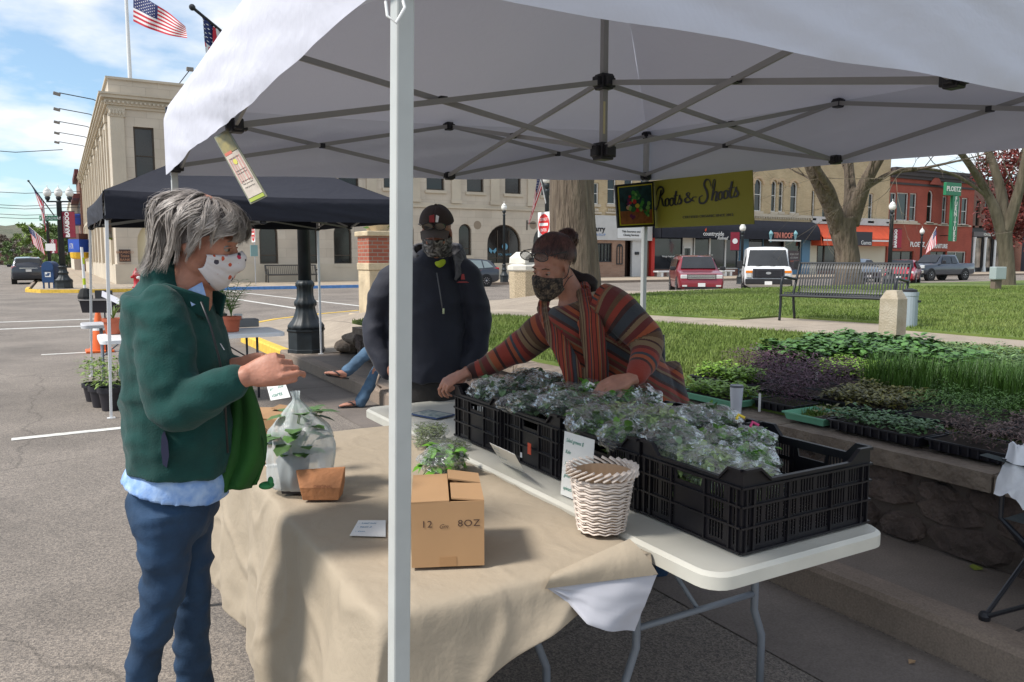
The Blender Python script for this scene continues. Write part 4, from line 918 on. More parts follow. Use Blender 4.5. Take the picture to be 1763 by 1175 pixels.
def car(name,label,cat,loc,heading,st,wheels,colr,glass=M_glassb,kind='suv',wr=.34,extra=None,trimc=M_black):
 0
 t=T(name,label,cat,loc,rz=heading)
 body=MB();rings=[]
 for(x,z0,w,zb,wt,zt)in st:
  zm=z0+(zb-z0)*.45
  half=[(w*.80,z0),(w*.965,z0+.07),(w,zm),(w*.985,zb-.06),(w*.94,zb)]
  if zt>zb+.12:half+=[(wt+(w*.94-wt)*.45,zb+(zt-zb)*.5),(wt,zt-.09),(wt*.86,zt-.02),(0,zt)]
  else:half+=[(w*.88,zb+(zt-zb)*.5),(w*.75,zb+(zt-zb)*.8),(w*.5,zt-.004),(0,zt)]
  ring=[(y,z)for y,z in half]+[(-y,z)for y,z in half[-2::-1]]
  rings.append([(x,y,z)for y,z in ring])
 n=len(rings[0]);vs=[p for r in rings for p in r]
 fs=[(i*n+j,i*n+(j+1)%n,(i+1)*n+(j+1)%n,(i+1)*n+j)for i in range(len(rings)-1)for j in range(n)]
 fs+=[tuple(range(n))[::-1],tuple((len(rings)-1)*n+j for j in range(n))]
 b=body.add(vs,fs).build('body',colr,t,world=False,auto=35,bevel=.02)
 def pane(pts,nm='side_window',off=.006,m=glass,par=t):
  P=[Vector(p)for p in pts];off=max(off,.07)if 'side' not in nm else off;nrm=(P[1]-P[0]).cross(P[2]-P[0]).normalized()
  if nrm.dot(P[0]-Vector((P[0].x*.6 if abs(nrm.x)<.5 else P[0].x*.2,0,.8)))<0:nrm=-nrm
  MB().add([p+nrm*off for p in P]+[p+nrm*.001 for p in P],[tuple(range(len(P))),tuple(range(len(P),2*len(P)))[::-1]]+[(i,(i+1)%len(P),len(P)+(i+1)%len(P),len(P)+i)for i in range(len(P))]).build(nm,m,par,world=False)
 for wx in wheels:
  for s in(-1,1):
   w=max(q[2]for q in st)
   Mx=Matrix.Translation((wx,s*(w-.13),wr))@Matrix.Rotation(math.pi/2*(-s),4,'X')
   wh=MB().lathe([(wr*.6,-.1),(wr*.93,-.1),(wr,-.07),(wr,.1),(wr*.93,.135),(wr*.66,.14)],(0,0,0),24,M=Mx).build('wheel',M_tyre,t,world=False,smooth=False)
   rim=MB();rim.lathe([(wr*.66,.125),(wr*.66,.135),(wr*.58,.12),(wr*.55,.09)],(0,0,0),24,M=Mx,cap=False)
   for k in range(10):
    a=k*math.pi/5;rim.bar(Mx@Vector((0.04*math.cos(a),.04*math.sin(a),.12)),Mx@Vector((wr*.62*math.cos(a),wr*.62*math.sin(a),.125)),.035,.02)
   rim.lathe([(.06,.1),(.06,.14),(.02,.15)],(0,0,0),10,M=Mx)
   rim.build('rim',M_alloy,wh,world=False)
   MB().lathe([(wr*.57,.06),(wr*.57,.085)],(0,0,0),20,M=Mx).build('brake_disc',M_black,wh,world=False)
   arch_=MB();
   for k in range(14):
    a0_=math.pi*k/14;a1_=math.pi*(k+1)/14
    q=lambda a,r,y:(wx+r*math.cos(a),s*y,wr+r*math.sin(a))
    arch_.add([q(a0_,wr+.035,w+.004),q(a1_,wr+.035,w+.004),q(a1_,wr+.085,w-.02),q(a0_,wr+.085,w-.02)],[(0,1,2,3)])
    arch_.add([q(a0_,wr+.035,w+.003),q(a1_,wr+.035,w+.003),q(a1_,wr+.035,w-.2),q(a0_,wr+.035,w-.2)],[(0,1,2,3)])
    arch_.add([q(a0_,0,w+.002),q(a0_,wr+.036,w+.002),q(a1_,wr+.036,w+.002)],[(0,1,2)])if False else None
   arch_.build('wheel_arch',trimc,t,world=False,fix=False)
   MB().lathe([(wr+.036,-.16),(wr+.036,.132-.0)],(0,0,0),24,M=Mx).build('wheel_well',M_tyre,t,world=False)
 if extra:extra(t,pane)
 return t
def plate_no(t,x,y,z,txt=False,w=.3):
 MB().cbox((x,y,z),(.012,w,.15)).build('licence_plate',M_white,t,world=False)
CP=lambda c,v=.0:mat('car paint %s'%(c,),c,.28,.35,spec=.6,coat=.8)
M_hl=mat('headlight lens',(.7,.72,.72),.08,.3,spec=.8);M_tl=mat('tail light red',(.5,.01,.02),.2);M_amb=mat('amber lens',(.75,.22,.02),.25)
def x_flex(t,pane):
 pane([(1.18,-.74,1.10),(1.18,.74,1.10),(.72,.62,1.60),(.72,-.62,1.60)],'windscreen')
 for s in(-1,1):
  for a,b in((-2.2,-1.35),(-1.27,-.35),(-.27,.75)):
   pane([(a,s*.915,1.09),(b,s*.915,1.09),(b-(.0 if b<.5 else.25),s*.80,1.54),(a,s*.80,1.54)])
  MB().cbox((2.40,s*.72,.80),(.14,.30,.17)).build('headlight',M_hl,t,world=False,bevel=.03)
  MB().cbox((1.05,s*1.07,1.13),(.12,.24,.17)).build('mirror',M_black,t,world=False,bevel=.04)
  MB().bar((-2.1,s*.68,1.72),(.5,s*.68,1.72),.04,.04).build('roof_rail',M_chr,t,world=False)
  MB().cbox((2.48,s*.7,.42),(.06,.2,.07)).build('fog_lamp',M_hl,t,world=False)
 for z in(.74,.80,.86):MB().cbox((2.475,0,z),(.05,1.15,.045)).build('grille_bar',M_chr,t,world=False,bevel=.01)
 MB().cbox((2.46,0,.8),(.03,1.2,.2)).build('grille',M_black,t,world=False);plate_no(t,2.52,0,.46)
 MB().cbox((2.45,0,.33),(.1,1.4,.08)).build('lower_intake',M_black,t,world=False)
flex=[(-2.5,.45,.86,1.0,.7,1.35),(-2.42,.3,.93,1.07,.74,1.62),(-2.0,.24,.96,1.07,.74,1.70),(-1,.22,.965,1.07,.75,1.72),(.3,.22,.965,1.07,.74,1.70),(.75,.22,.965,1.07,.70,1.63),(1.22,.22,.96,1.06,.80,1.10),(1.25,.22,.96,1.04,.8,1.08),(2.1,.24,.95,.98,.7,1.0),(2.38,.28,.92,.90,.6,.93),(2.46,.36,.86,.78,.5,.8)]
c=D(1195,505,35.5);toc=math.atan2(-c.y,-c.x)
car('parked_car','dark red boxy wagon parked nose first at the park kerb beside the white van','car',(c.x,c.y,.0),toc+.12,flex,(-1.5,1.5),CP((.24,.008,.022)),extra=x_flex,wr=.37)
def x_van(t,pane):
 pane([(1.52,-.86,1.22),(1.52,.86,1.22),(1.02,.76,1.90),(1.02,-.76,1.90)],'windscreen')
 for s in(-1,1):
  pane([(.1,s*.985,1.22),(1.25,s*.985,1.22),(.95,s*.87,1.8),(.1,s*.87,1.8)])
  MB().cbox((2.36,s*.80,1.0),(.08,.28,.11)).build('turn_signal',M_amb,t,world=False,bevel=.01)
  MB().cbox((2.365,s*.80,.83),(.08,.22,.17)).build('headlight',M_hl,t,world=False,bevel=.02)
  MB().cbox((1.45,s*1.18,1.30),(.14,.22,.34)).build('mirror',M_black,t,world=False,bevel=.03)
  MB().bar((1.4,s*.95,1.25),(1.45,s*1.1,1.3),.05).build('mirror_arm',M_black,t,world=False)
 MB().cbox((2.37,0,.93),(.05,1.3,.40)).build('grille',mat('dark plastic',(.03,.03,.04),.6),t,world=False,bevel=.02)
 for z in(.80,.88,.96,1.04):MB().cbox((2.40,0,z),(.03,.95,.022)).build('grille_bar',M_black,t,world=False)
 for y in(-.55,.55):MB().cbox((2.405,y,.93),(.03,.03,.34)).build('grille_bar',M_black,t,world=False)
 MB().lathe([(.11,0),(.11,.02)],(0,0,0),16,M=Matrix.Translation((2.40,0,.94))@Matrix.Rotation(math.pi/2,4,'Y')@Matrix.Scale(.5,4,(1,0,0))).build('oval_badge',M_alloy,t,world=False)
 MB().cbox((2.40,0,.58),(.2,1.9,.24)).build('bumper',M_black,t,world=False,bevel=.03);plate_no(t,2.51,0,.52)
 MB().bar((1.62,-.5,1.24),(1.45,.2,1.28),.02).bar((1.62,.1,1.24),(1.45,.75,1.28),.02).build('wiper',M_black,t,world=False)
van=[(-3.0,.5,.95,1.2,.85,2.0),(-2.95,.35,1.0,1.2,.88,2.08),(0,.3,1.01,1.2,.88,2.1),(.9,.3,1.01,1.2,.86,2.05),(1.05,.3,1.01,1.2,.84,1.98),(1.56,.3,1.0,1.19,.9,1.23),(1.6,.3,1.0,1.17,.9,1.21),(2.25,.35,.98,1.08,.8,1.12),(2.36,.45,.95,.98,.7,1.02)]
c=D(1317,505,36.0);toc=math.atan2(-c.y,-c.x)
car('parked_van','white panel van with a black grille parked behind the left end of the metal bench','van',(c.x,c.y,.0),toc+.05,van,(-1.8,1.6),mat('white van paint',(.78,.79,.80),.3,coat=.5),extra=x_van,wr=.37)
def x_pick(t,pane):
 pane([(1.15,-.76,1.25),(1.15,.76,1.25),(.55,.64,1.80),(.55,-.64,1.80)],'windscreen')
 for s in(-1,1):
  pane([(-.25,s*.955,1.24),(.85,s*.955,1.24),(.5,s*.80,1.74),(-.25,s*.80,1.74)]);pane([(-1.0,s*.955,1.24),(-.33,s*.955,1.24),(-.33,s*.80,1.74),(-.8,s*.80,1.72)])
  MB().cbox((2.72,s*.80,1.0),(.14,.3,.22)).build('headlight',M_hl,t,world=False,bevel=.03)
  MB().cbox((.85,s*1.12,1.32),(.1,.26,.24)).build('mirror',M_black,t,world=False,bevel=.03)
  MB().cbox((2.86,s*.7,.55),(.04,.16,.1)).build('fog_lamp',M_hl,t,world=False)
 MB().cbox((2.80,0,1.0),(.06,1.2,.34)).build('grille',M_black,t,world=False,bevel=.02)
 for z in(.86,1.14):MB().cbox((2.83,0,z),(.05,1.25,.06)).build('grille_bar',M_chr,t,world=False,bevel=.01)
 MB().cbox((2.82,0,.66),(.2,1.86,.24)).build('bumper',M_chr,t,world=False,bevel=.04);MB().cbox((2.8,0,.47),(.12,1.7,.12)).build('lower_intake',M_black,t,world=False);plate_no(t,2.93,0,.64)
pick=[(-2.95,.5,.93,1.2,.8,1.22),(-2.9,.42,.97,1.22,.8,1.25),(-1.2,.38,.98,1.22,.8,1.25),(-1.16,.38,.98,1.22,.72,1.7),(-1.0,.38,.98,1.22,.76,1.84),(.4,.38,.98,1.22,.74,1.86),(.6,.38,.98,1.22,.70,1.78),(1.2,.38,.97,1.2,.8,1.26),(1.3,.38,.97,1.18,.8,1.22),(2.5,.42,.96,1.12,.7,1.16),(2.74,.5,.93,1.02,.6,1.05)]
c=D(1611,491,57);toc=math.atan2(-c.y,-c.x)
car('parked_pickup','dark blue grey pickup truck nose first at the park kerb right of the metal bench','pickup truck',(c.x,c.y,0),toc-.60,pick,(-1.85,1.95),CP((.045,.055,.075)),extra=x_pick,wr=.42)
def x_hatch(t,pane):
 for s in(-1,1):
  pane([(-.35,s*.86,1.02),(.45,s*.86,1.0),(1.05,s*.84,.97),(.55,s*.70,1.40),(-.35,s*.68,1.47)],m=mat('bright reflecting glass',(.25,.30,.30),.05,spec=.8))
  pane([(-1.15,s*.86,1.03),(-.43,s*.86,1.02),(-.43,s*.68,1.47),(-1.1,s*.68,1.46)],m=MC['bright reflecting glass'])
  pane([(-1.8,s*.84,1.08),(-1.22,s*.86,1.04),(-1.18,s*.68,1.45),(-1.5,s*.68,1.40)],m=MC['bright reflecting glass'])
  MB().cbox((-1.98,s*.77,.98),(.42,.16,.17)).build('tail_light',M_tl,t,world=False,bevel=.05)
  MB().bar((-1.0,s*.90,.92),(-.8,s*.90,.92),.02).bar((.0,s*.90,.9),(.2,s*.90,.9),.02).build('door_handle',M_chr,t,world=False)
  for xx in(-.39,.62):MB().bar((xx,s*.888,.35),(xx,s*.885,1.0),.008,.012).build('door_gap',M_black,t,world=False)
  MB().cbox((.85,s*.98,1.02),(.16,.2,.13)).build('mirror',M_black,t,world=False,bevel=.04)
 pane([(-1.98,-.68,1.08),(-1.98,.68,1.08),(-1.78,.58,1.42),(-1.78,-.58,1.42)],'rear_window',off=.02)
 pane([(1.15,-.7,1.0),(1.15,.7,1.0),(.62,.6,1.45),(.62,-.6,1.45)],'windscreen',off=.03)
hatch=[(-2.2,.45,.78,.95,.6,1.0),(-2.15,.3,.86,1.02,.64,1.08),(-1.95,.24,.89,1.04,.66,1.28),(-1.7,.22,.9,1.04,.66,1.5),(-1.0,.2,.905,1.02,.67,1.57),(0,.2,.905,1.0,.67,1.58),(.6,.2,.905,.98,.64,1.48),(1.2,.2,.9,.97,.7,1.02),(1.3,.2,.9,.95,.7,.99),(1.95,.22,.86,.84,.6,.87),(2.2,.3,.78,.68,.5,.7)]
c=D(813,491,42.6)
car('parked_car','dark grey hatchback parked side on at the kerb before the bank','car',(c.x,39.7,0),math.pi,hatch,(-1.32,1.38),CP((.045,.05,.06)),extra=x_hatch,wr=.33)
def x_crv(t,pane):
 pane([(-2.17,-.70,1.08),(-2.17,.70,1.08),(-1.97,.60,1.50),(-1.97,-.60,1.50)],'rear_window',off=.02)
 for s in(-1,1):
  MB().cbox((-2.17,s*.74,1.02),(.16,.3,.16)).build('tail_light',mat('pale tail light',(.55,.25,.28),.2),t,world=False,bevel=.03)
  for a,b in((-1.7,-1.0),(-.9,-.1),(0,.8)):pane([(a,s*.9,1.08),(b,s*.9,1.06),(b-(.3 if b>.5 else 0),s*.72,1.5),(a,s*.72,1.52)])
  MB().cbox((.75,s*1.02,1.12),(.12,.24,.17)).build('mirror',M_black,t,world=False,bevel=.03)
 MB().cbox((-2.27,0,.98),(.04,.95,.07)).build('trim_bar',M_chr,t,world=False);plate_no(t,-2.29,0,.84);MB().cbox((-2.26,0,.42),(.12,1.6,.2)).build('bumper',M_black,t,world=False,bevel=.03)
 pane([(1.2,-.7,1.05),(1.2,.7,1.05),(.6,.6,1.5),(.6,-.6,1.5)],'windscreen',off=.03)
crv=[(-2.27,.45,.84,1.0,.64,1.05),(-2.22,.32,.89,1.06,.68,1.2),(-1.95,.24,.91,1.06,.7,1.6),(-1.0,.22,.92,1.05,.7,1.68),(.3,.22,.92,1.05,.69,1.66),(.65,.22,.92,1.04,.66,1.56),(1.3,.22,.91,1.02,.7,1.08),(1.4,.22,.91,1.0,.7,1.05),(2.1,.24,.88,.9,.6,.94),(2.28,.3,.8,.75,.5,.78)]
c=D(50,486,50)
car('parked_car','dark suv seen from behind on the street beside the blue mailbox','car',(c.x,c.y,0),R(92),crv,(-1.4,1.35),CP((.03,.035,.05)),extra=x_crv,wr=.36)
c=D(1553,490,50);toc=math.atan2(-c.y,-c.x)
def x_front(t,pane):
 pane([(1.12,-.7,1.0),(1.12,.7,1.0),(.55,.6,1.42),(.55,-.6,1.42)],'windscreen',off=.03)
 for s in(-1,1):
  MB().cbox((2.05,s*.66,.70),(.2,.34,.18)).build('headlight',M_hl,t,world=False,bevel=.05);pane([(-1.1,s*.88,1.0),(.9,s*.88,.97),(.5,s*.70,1.38),(-1.0,s*.70,1.42)])
  MB().cbox((.85,s*.98,1.0),(.14,.2,.13)).build('mirror',M_black,t,world=False,bevel=.03)
 MB().cbox((2.2,0,.55),(.06,1.1,.2)).build('grille',M_black,t,world=False,bevel=.02);plate_no(t,2.25,0,.42)
car('parked_car','bright red car between the metal bench and the pickup truck','car',(c.x,c.y,0),toc-.1,[(a,b,w,z*.95,wt,zt*.95)for a,b,w,z,wt,zt in hatch],(-1.32,1.38),CP((.45,.01,.03)),extra=x_front,wr=.32)
c=D(1478,490,54);toc=math.atan2(-c.y,-c.x)
car('parked_car','slate blue car seen through the bench slats behind the forked trunk','car',(c.x,c.y,0),toc+.3,hatch,(-1.32,1.38),CP((.12,.16,.21)),extra=x_front,wr=.32)
M_bark=mat('grey brown bark',(.085,.062,.045),.95,var=.5,vscale=9,c2=(.18,.14,.10),bump=3.5,bscale=9,stretch=(1,1,.14),detail=8)
M_bark2=mat('smoother bark',(.09,.073,.05),.95,var=.4,vscale=8,c2=(.17,.14,.10),bump=1.5,bscale=14,stretch=(1,1,.2))
def limb(mb,pts,r0,r1,n=10,wob=0):
 pts=catmull(pts,5);k=len(pts);rad=[r0+(r1-r0)*(i/(k-1))**.9 for i in range(k)]
 mb.loft(pts,rad,n,cap=True);return pts
def twigs(mb,start,d,L,r,depth,spread=.6,up=.15):
 if depth<0 or r<.003:return
 n=4;pts=[start];q=d.normalized()
 for i in range(n):
  q=(q+Vector((rnd(-1,1),rnd(-1,1),rnd(-1,1)+up))*.16).normalized();pts.append(pts[-1]+q*L/n)
 mb.loft(pts,[r*(1-.5*i/n)for i in range(n+1)],5 if r>.03 else 3,cap=False)
 for _ in range(random.choice((2,3,3))):
  i=random.choice((2,3,4));dd=(q+Vector((rnd(-1,1),rnd(-1,1),rnd(-.8,1)))*spread).normalized()
  twigs(mb,pts[i],dd,L*rnd(.6,.85),r*.55,depth-1,spread,up)
def trunkmesh(mb,base,pts,rads,n=28,amp=.06,seed=0):
 P=catmull(pts,6);k=len(P);m=len(rads);rr=[]
 for i in range(k):
  f=i/(k-1)*(m-1);a=int(min(f,m-2));rr.append(rads[a]+(rads[a+1]-rads[a])*(f-a))
 st=len(mb.v);mb.loft(P,rr,n,cap=True)
 for i in range(k):
  for j in range(n):
   v=Vector(mb.v[st+i*n+j]);d=(v-P[i]);a=2*math.pi*j/n
   s=1+amp*noise.noise(Vector((math.cos(a)*2.2,math.sin(a)*2.2,v.z*.5+seed)))*1.6+amp*.8*math.sin(a*5+seed)*max(0,1-(v.z-P[0].z)/1.2)
   mb.v[st+i*n+j]=tuple(P[i]+d*s)
def tree(name,label,base,trunkpts,rads,limbs,cat='tree',bark=M_bark,tw=4,foliage=None,seed=1,n=28):
 random.seed(seed);t=T(name,label,cat,tuple(base))
 mb=MB();trunkmesh(mb,base,trunkpts,rads,seed=seed,n=n);tr_=mb.build('trunk',bark,t,smooth=True)
 for pts,r0,r1 in limbs:
  lb=MB();P=limb(lb,pts,r0,r1,12);lb.build('limb',bark,t,smooth=True)
 br=MB()
 for pts,r0,r1 in limbs:
  P=catmull(pts,5)
  for i in range(6,len(P),4):
   for _ in range(1):
    d=((P[min(i+1,len(P)-1)]-P[i-1]).normalized()+Vector((rnd(-1,1),rnd(-1,1),rnd(-.5,.8)))).normalized();twigs(br,P[i],d,rnd(1.4,2.4),min(.05,max(.02,r1*.3)),tw-1)
  twigs(br,P[-1],(P[-1]-P[-2]),2.5,r1*.8,tw)
 b_=br.build('crown',bark,t,fix=False)
 return t
b=D(988,518,19.3);b.z=.5;Pt=lambda x,y,d:D(x,y,d)
tree('park_tree','thick straight grey trunk rising behind the woman in the striped cardigan',b,[b,Pt(990,470,19.3),Pt(986,400,19.3),Pt(983,315,19.3),Pt(984,200,19.4),Pt(985,90,19.5)],[.7,.61,.575,.54,.53,.52],[([Pt(985,120,19.5),Pt(930,20,19.8),Pt(850,-80,20.5)],.34,.1),([Pt(985,100,19.5),Pt(1040,0,19),Pt(1120,-90,18.5)],.34,.1),([Pt(985,90,19.5),Pt(980,-60,19.5),Pt(960,-200,19.5)],.36,.08)],seed=3)
b=D(1460,490,29);b.z=.55
tree('park_tree','forked tree with a broken knot on its trunk behind the metal bench',b,[b,Pt(1460,455,29),Pt(1458,430,29),Pt(1452,400,29),Pt(1450,375,29)],[.54,.42,.40,.44,.52],[([Pt(1446,398,29),Pt(1432,358,28.6),Pt(1415,325,28.3),Pt(1395,285,28),Pt(1375,230,28)],.36,.16),([Pt(1440,368,28.8),Pt(1430,330,28.2),Pt(1412,300,27.6),Pt(1395,270,27)],.20,.1),([Pt(1458,395,29),Pt(1464,350,29.2),Pt(1463,310,29.5),Pt(1458,250,30)],.30,.14),([Pt(1464,385,29),Pt(1478,345,28.6),Pt(1490,315,28.3),Pt(1515,270,28),Pt(1560,200,28)],.33,.14),([Pt(1485,330,28.4),Pt(1530,300,28),Pt(1590,290,27.5),Pt(1660,275,27)],.10,.03)],seed=5)
kn=D(1430,351,28.0)
b=D(1735,491,28);b.z=.55
tree('park_tree','slimmer forked tree at the right before the teal shop',b,[b,Pt(1734,460,28),Pt(1730,420,28),Pt(1728,400,28)],[.27,.235,.24,.27],[([Pt(1726,405,28),Pt(1712,360,28),Pt(1700,335,28),Pt(1680,300,27.8),Pt(1655,265,27.5),Pt(1600,200,27)],.20,.08),([Pt(1728,400,28),Pt(1725,340,28.2),Pt(1712,290,28.3),Pt(1690,230,28.5)],.22,.1),([Pt(1730,402,28),Pt(1748,350,27.8),Pt(1760,300,27.6),Pt(1770,240,27.5)],.22,.1),([Pt(1702,340,28),Pt(1640,300,27.8),Pt(1560,290,27.5),Pt(1520,310,27.3)],.07,.02)],seed=9,bark=M_bark2)
M_cop=mat('copper leaves',(.14,.022,.018),.6,island=.5);M_tl2=mat('fresh spring leaves',(.17,.24,.05),.7,island=.4);M_tl3=mat('olive spring leaves',(.11,.17,.05),.7,island=.35)
def crowntree(name,label,base,h,crowns,lm,n,size,tr=.3,bark=M_bark2,seed=1,group=None):
 random.seed(seed);t=T(name,label,'tree',tuple(base),group=group);base=Vector(base)
 mb=MB();trunkmesh(mb,base,[base,base+Vector((.1,0,h*.3)),base+Vector((0,.1,h*.6)),base+Vector((.1,0,h*.85))],[tr,tr*.75,tr*.5,tr*.2],n=12,seed=seed);
 for c,r in crowns:limb(mb,[base+Vector((0,0,h*.3)),(base+Vector((0,0,h*.5))+Vector(c))/2,Vector(c)],tr*.4,tr*.1,6)
 mb.build('trunk',bark,t,smooth=True)
 fo=MB()
 for c,r in crowns:
  for _ in range(max(3,int(n/60))):
   while 1:
    p=Vector((rnd(-1,1),rnd(-1,1),rnd(-1,1)))
    if p.length<1:break
   cc_=Vector(c)+Vector((p.x*r[0],p.y*r[1],p.z*r[2]));s=rnd(.12,.3)
   q=leafblob(60,cc_,(r[0]*s,r[1]*s,r[2]*s*.8),size,None,build=False);fo.add(q.v,q.f)
 fo.build('crown',lm,t,fix=False);return t
b=D(1800,480,40);b.z=.15
crowntree('copper_beech','tree with dense copper red leaves at the right edge',b,9,[(D(1790,330,40),(2.9,2.9,3.2)),(D(1745,300,40),(1.8,1.8,1.6)),(D(1740,370,40.5),(1.3,1.3,1.2)),(D(1830,250,40),(3,3,3))],M_cop,3000,.2,seed=2)
gr='trees at the far end of the street'
for k,(px,py,dd,sc_,lm,n,lab)in enumerate(((62,425,150,1.0,M_tl2,900,'tall airy spring green tree behind the flag at the far end of the street'),(118,420,140,1.0,M_tl3,1600,'dense olive tree between the lamp post and the pale building'),(88,430,145,.95,M_tl2,1100,'light green tree right behind the mailbox at the street end'),(27,443,190,.75,M_tl3,900,'low round green tree left of the suv'),(8,440,200,.9,mat('bare brown crown',(.14,.11,.085),.9,island=.3),700,'bare brown tree at the left edge below the hill'),(45,448,170,.7,MC['bare brown crown'],600,'bare brown shrubby tree directly above the suv'))):
 c=D(px,py,dd);s=sc_*dd/150;b=Vector((c.x,c.y,0))
 crowntree('street_tree',lab,b,c.z+4*s,[(c,(3.2*s,3.2*s,3.4*s)),(c+RIGHT*2.2*s+Vector((0,0,1.5*s)),(2.2*s,2.2*s,2.6*s)),(c-RIGHT*1.6*s+Vector((0,0,2.5*s)),(2*s,2*s,2.2*s)),(c+Vector((0,0,-2.6*s)),(3.0*s,3*s,2.0*s))],lm,n,.5*s,tr=.35*s,seed=20+k,group=gr)
t=T('low_warehouse','low reddish warehouse with pale roof at the foot of the hill','building',tuple(D(35,452,230)))
a=D(8,456,230);MB().box((a.x-3,a.y,0),(a.x+16,a.y+10,3.4)).build('wall',M_dbrick,t);MB().box((a.x-3.2,a.y-.2,3.4),(a.x+16.2,a.y+10.2,4.6)).build('roof',mat('pale roof',(.4,.38,.36),.8),t)
M_stone=mat('rough wall stone',(.05,.035,.03),.95,var=.5,vscale=6,bump=2,bscale=14,c2=(.13,.095,.08))
M_mortar=mat('wall mortar',(.085,.065,.055),.95,bump=1,bscale=60)
M_cope=mat('coping stone',(.15,.115,.09),.95,var=.4,vscale=7,bump=1.5,bscale=22,c2=(.25,.20,.155))
rw=T('retaining_wall','low fieldstone retaining wall with flat coping slabs beside the pavement','wall',(3.7,3,.15))
MB().box((3.61,-6,.1),(3.84,10.6,.50)).build('core',M_mortar,rw)
random.seed(11)
st=MB();y=-2.0;rows=((.16,.30),(.30,.42),(.40,.50))
for r_,(z0,z1)in enumerate(rows):
 y=-2.0+rnd(0,.2)
 while y<10.5:
  w=rnd(.18,.42);n=9;cy=y+w/2;cz=(z0+z1)/2+rnd(-.015,.015);hh=(z1-z0)/2*rnd(.95,1.25)
  poly=[(cy+(w/2-.008)*math.cos(a)*(1+.12*rnd(-1,1))*1.05,cz+hh*math.sin(a)*(1+.12*rnd(-1,1))*1.1)for a in[2*math.pi*k/n for k in range(n)]]
  poly=[(p[0],max(.152,min(.515,p[1])))for p in poly]
  d=rnd(.01,.035);vs=[(3.61,a,b)for a,b in poly]+[(3.61-d,cy+(a-cy)*.86,cz+(b-cz)*.84)for a,b in poly]+[(3.61-d-.008,cy,cz)]
  st.add(vs,[(i,(i+1)%n,n+(i+1)%n,n+i)for i in range(n)]+[(n+i,n+(i+1)%n,2*n)for i in range(n)]);y+=w
st.build('stone_facing',M_stone,rw)
y=-4
while y<10.6:
 w=rnd(.7,1.3);y1=min(y+w,10.65)
 m=MB()
 def cp(u,v,y=y,y1=y1):
  x=3.54+.36*u;yy=y+.006+(y1-y-.012)*v;nz=noise.noise(Vector((x*6,yy*5,1)))*.008
  return(x+(noise.noise(Vector((yy*7,3,2)))*.02 if u==0 else 0),yy,.60+nz)
 m.grid(cp,6,10);top=list(m.v);nv=11
 bord=[i*nv for i in range(7)]+[6*nv+j for j in range(1,11)]+[i*nv+10 for i in range(5,-1,-1)]+[j for j in range(9,0,-1)]
 o=len(m.v);m.v+=[(top[b][0],top[b][1],.513)for b in bord];k=len(bord)
 m.f+=[(bord[i],bord[(i+1)%k],o+(i+1)%k,o+i)for i in range(k)];m.m+=[0]*k
 m.build('coping_slab',M_cope,rw,fix=False);y=y1
for i,(x,y,z,a,b,c_)in enumerate(((3.78,10.95,.40,.30,.26,.10),(3.72,11.3,.25,.24,.2,.10),(4.2,11.05,.47,.28,.3,.08))):
 m=MB().ell((x,y,z),(a,b,c_),14,9);m.v=[tuple(Vector(v)+Vector((1,1,1))*noise.noise(Vector(v)*5)*.06)for v in m.v]
 tag(m.build('loose_stone',M_cope,smooth=False),('flat pale stone lying at the end of the wall','rounded stone lowest at the foot of the lamp','stone highest at the wall end by the grass','small stone at the wall foot behind the lamp')[i],'stone','loose stones at the wall end')
def fabric(name,c,transl,wav=.3,sc_=3.5):
 m=mat(name,c,.85);N,L,p=nodes(m)
 out=[n for n in N if n.type=='OUTPUT_MATERIAL'][0]
 tr=N.new('ShaderNodeBsdfTranslucent');tr.inputs['Color'].default_value=(c[0]*.9,c[1]*.9,c[2]*.95,1)
 mx_=N.new('ShaderNodeMixShader');mx_.inputs[0].default_value=transl;L.new(p.outputs[0],mx_.inputs[1]);L.new(tr.outputs[0],mx_.inputs[2]);L.new(mx_.outputs[0],out.inputs[0])
 t=N.new('ShaderNodeTexCoord');n=N.new('ShaderNodeTexNoise');n.inputs['Scale'].default_value=sc_;n.inputs['Detail'].default_value=5;n.inputs['Distortion'].default_value=.3;L.new(t.outputs['Object'],n.inputs['Vector'])
 b=N.new('ShaderNodeBump');b.inputs['Strength'].default_value=wav;b.inputs['Distance'].default_value=.18/sc_;L.new(n.outputs['Fac'],b.inputs['Height']);L.new(b.outputs[0],p.inputs['Normal']);L.new(b.outputs[0],tr.inputs['Normal'])
 return m
M_canw=fabric('white canopy cloth',(.61,.615,.69),.09,.3)
M_canb=fabric('black canopy cloth',(.013,.014,.024),.02)
M_leg=mat('grey white powder coat',(.47,.48,.46),.45,var=.04,vscale=20)
M_bar=mat('grey truss steel',(.28,.28,.28),.45)
M_joint=mat('black plastic joint',(.012,.012,.016),.45)
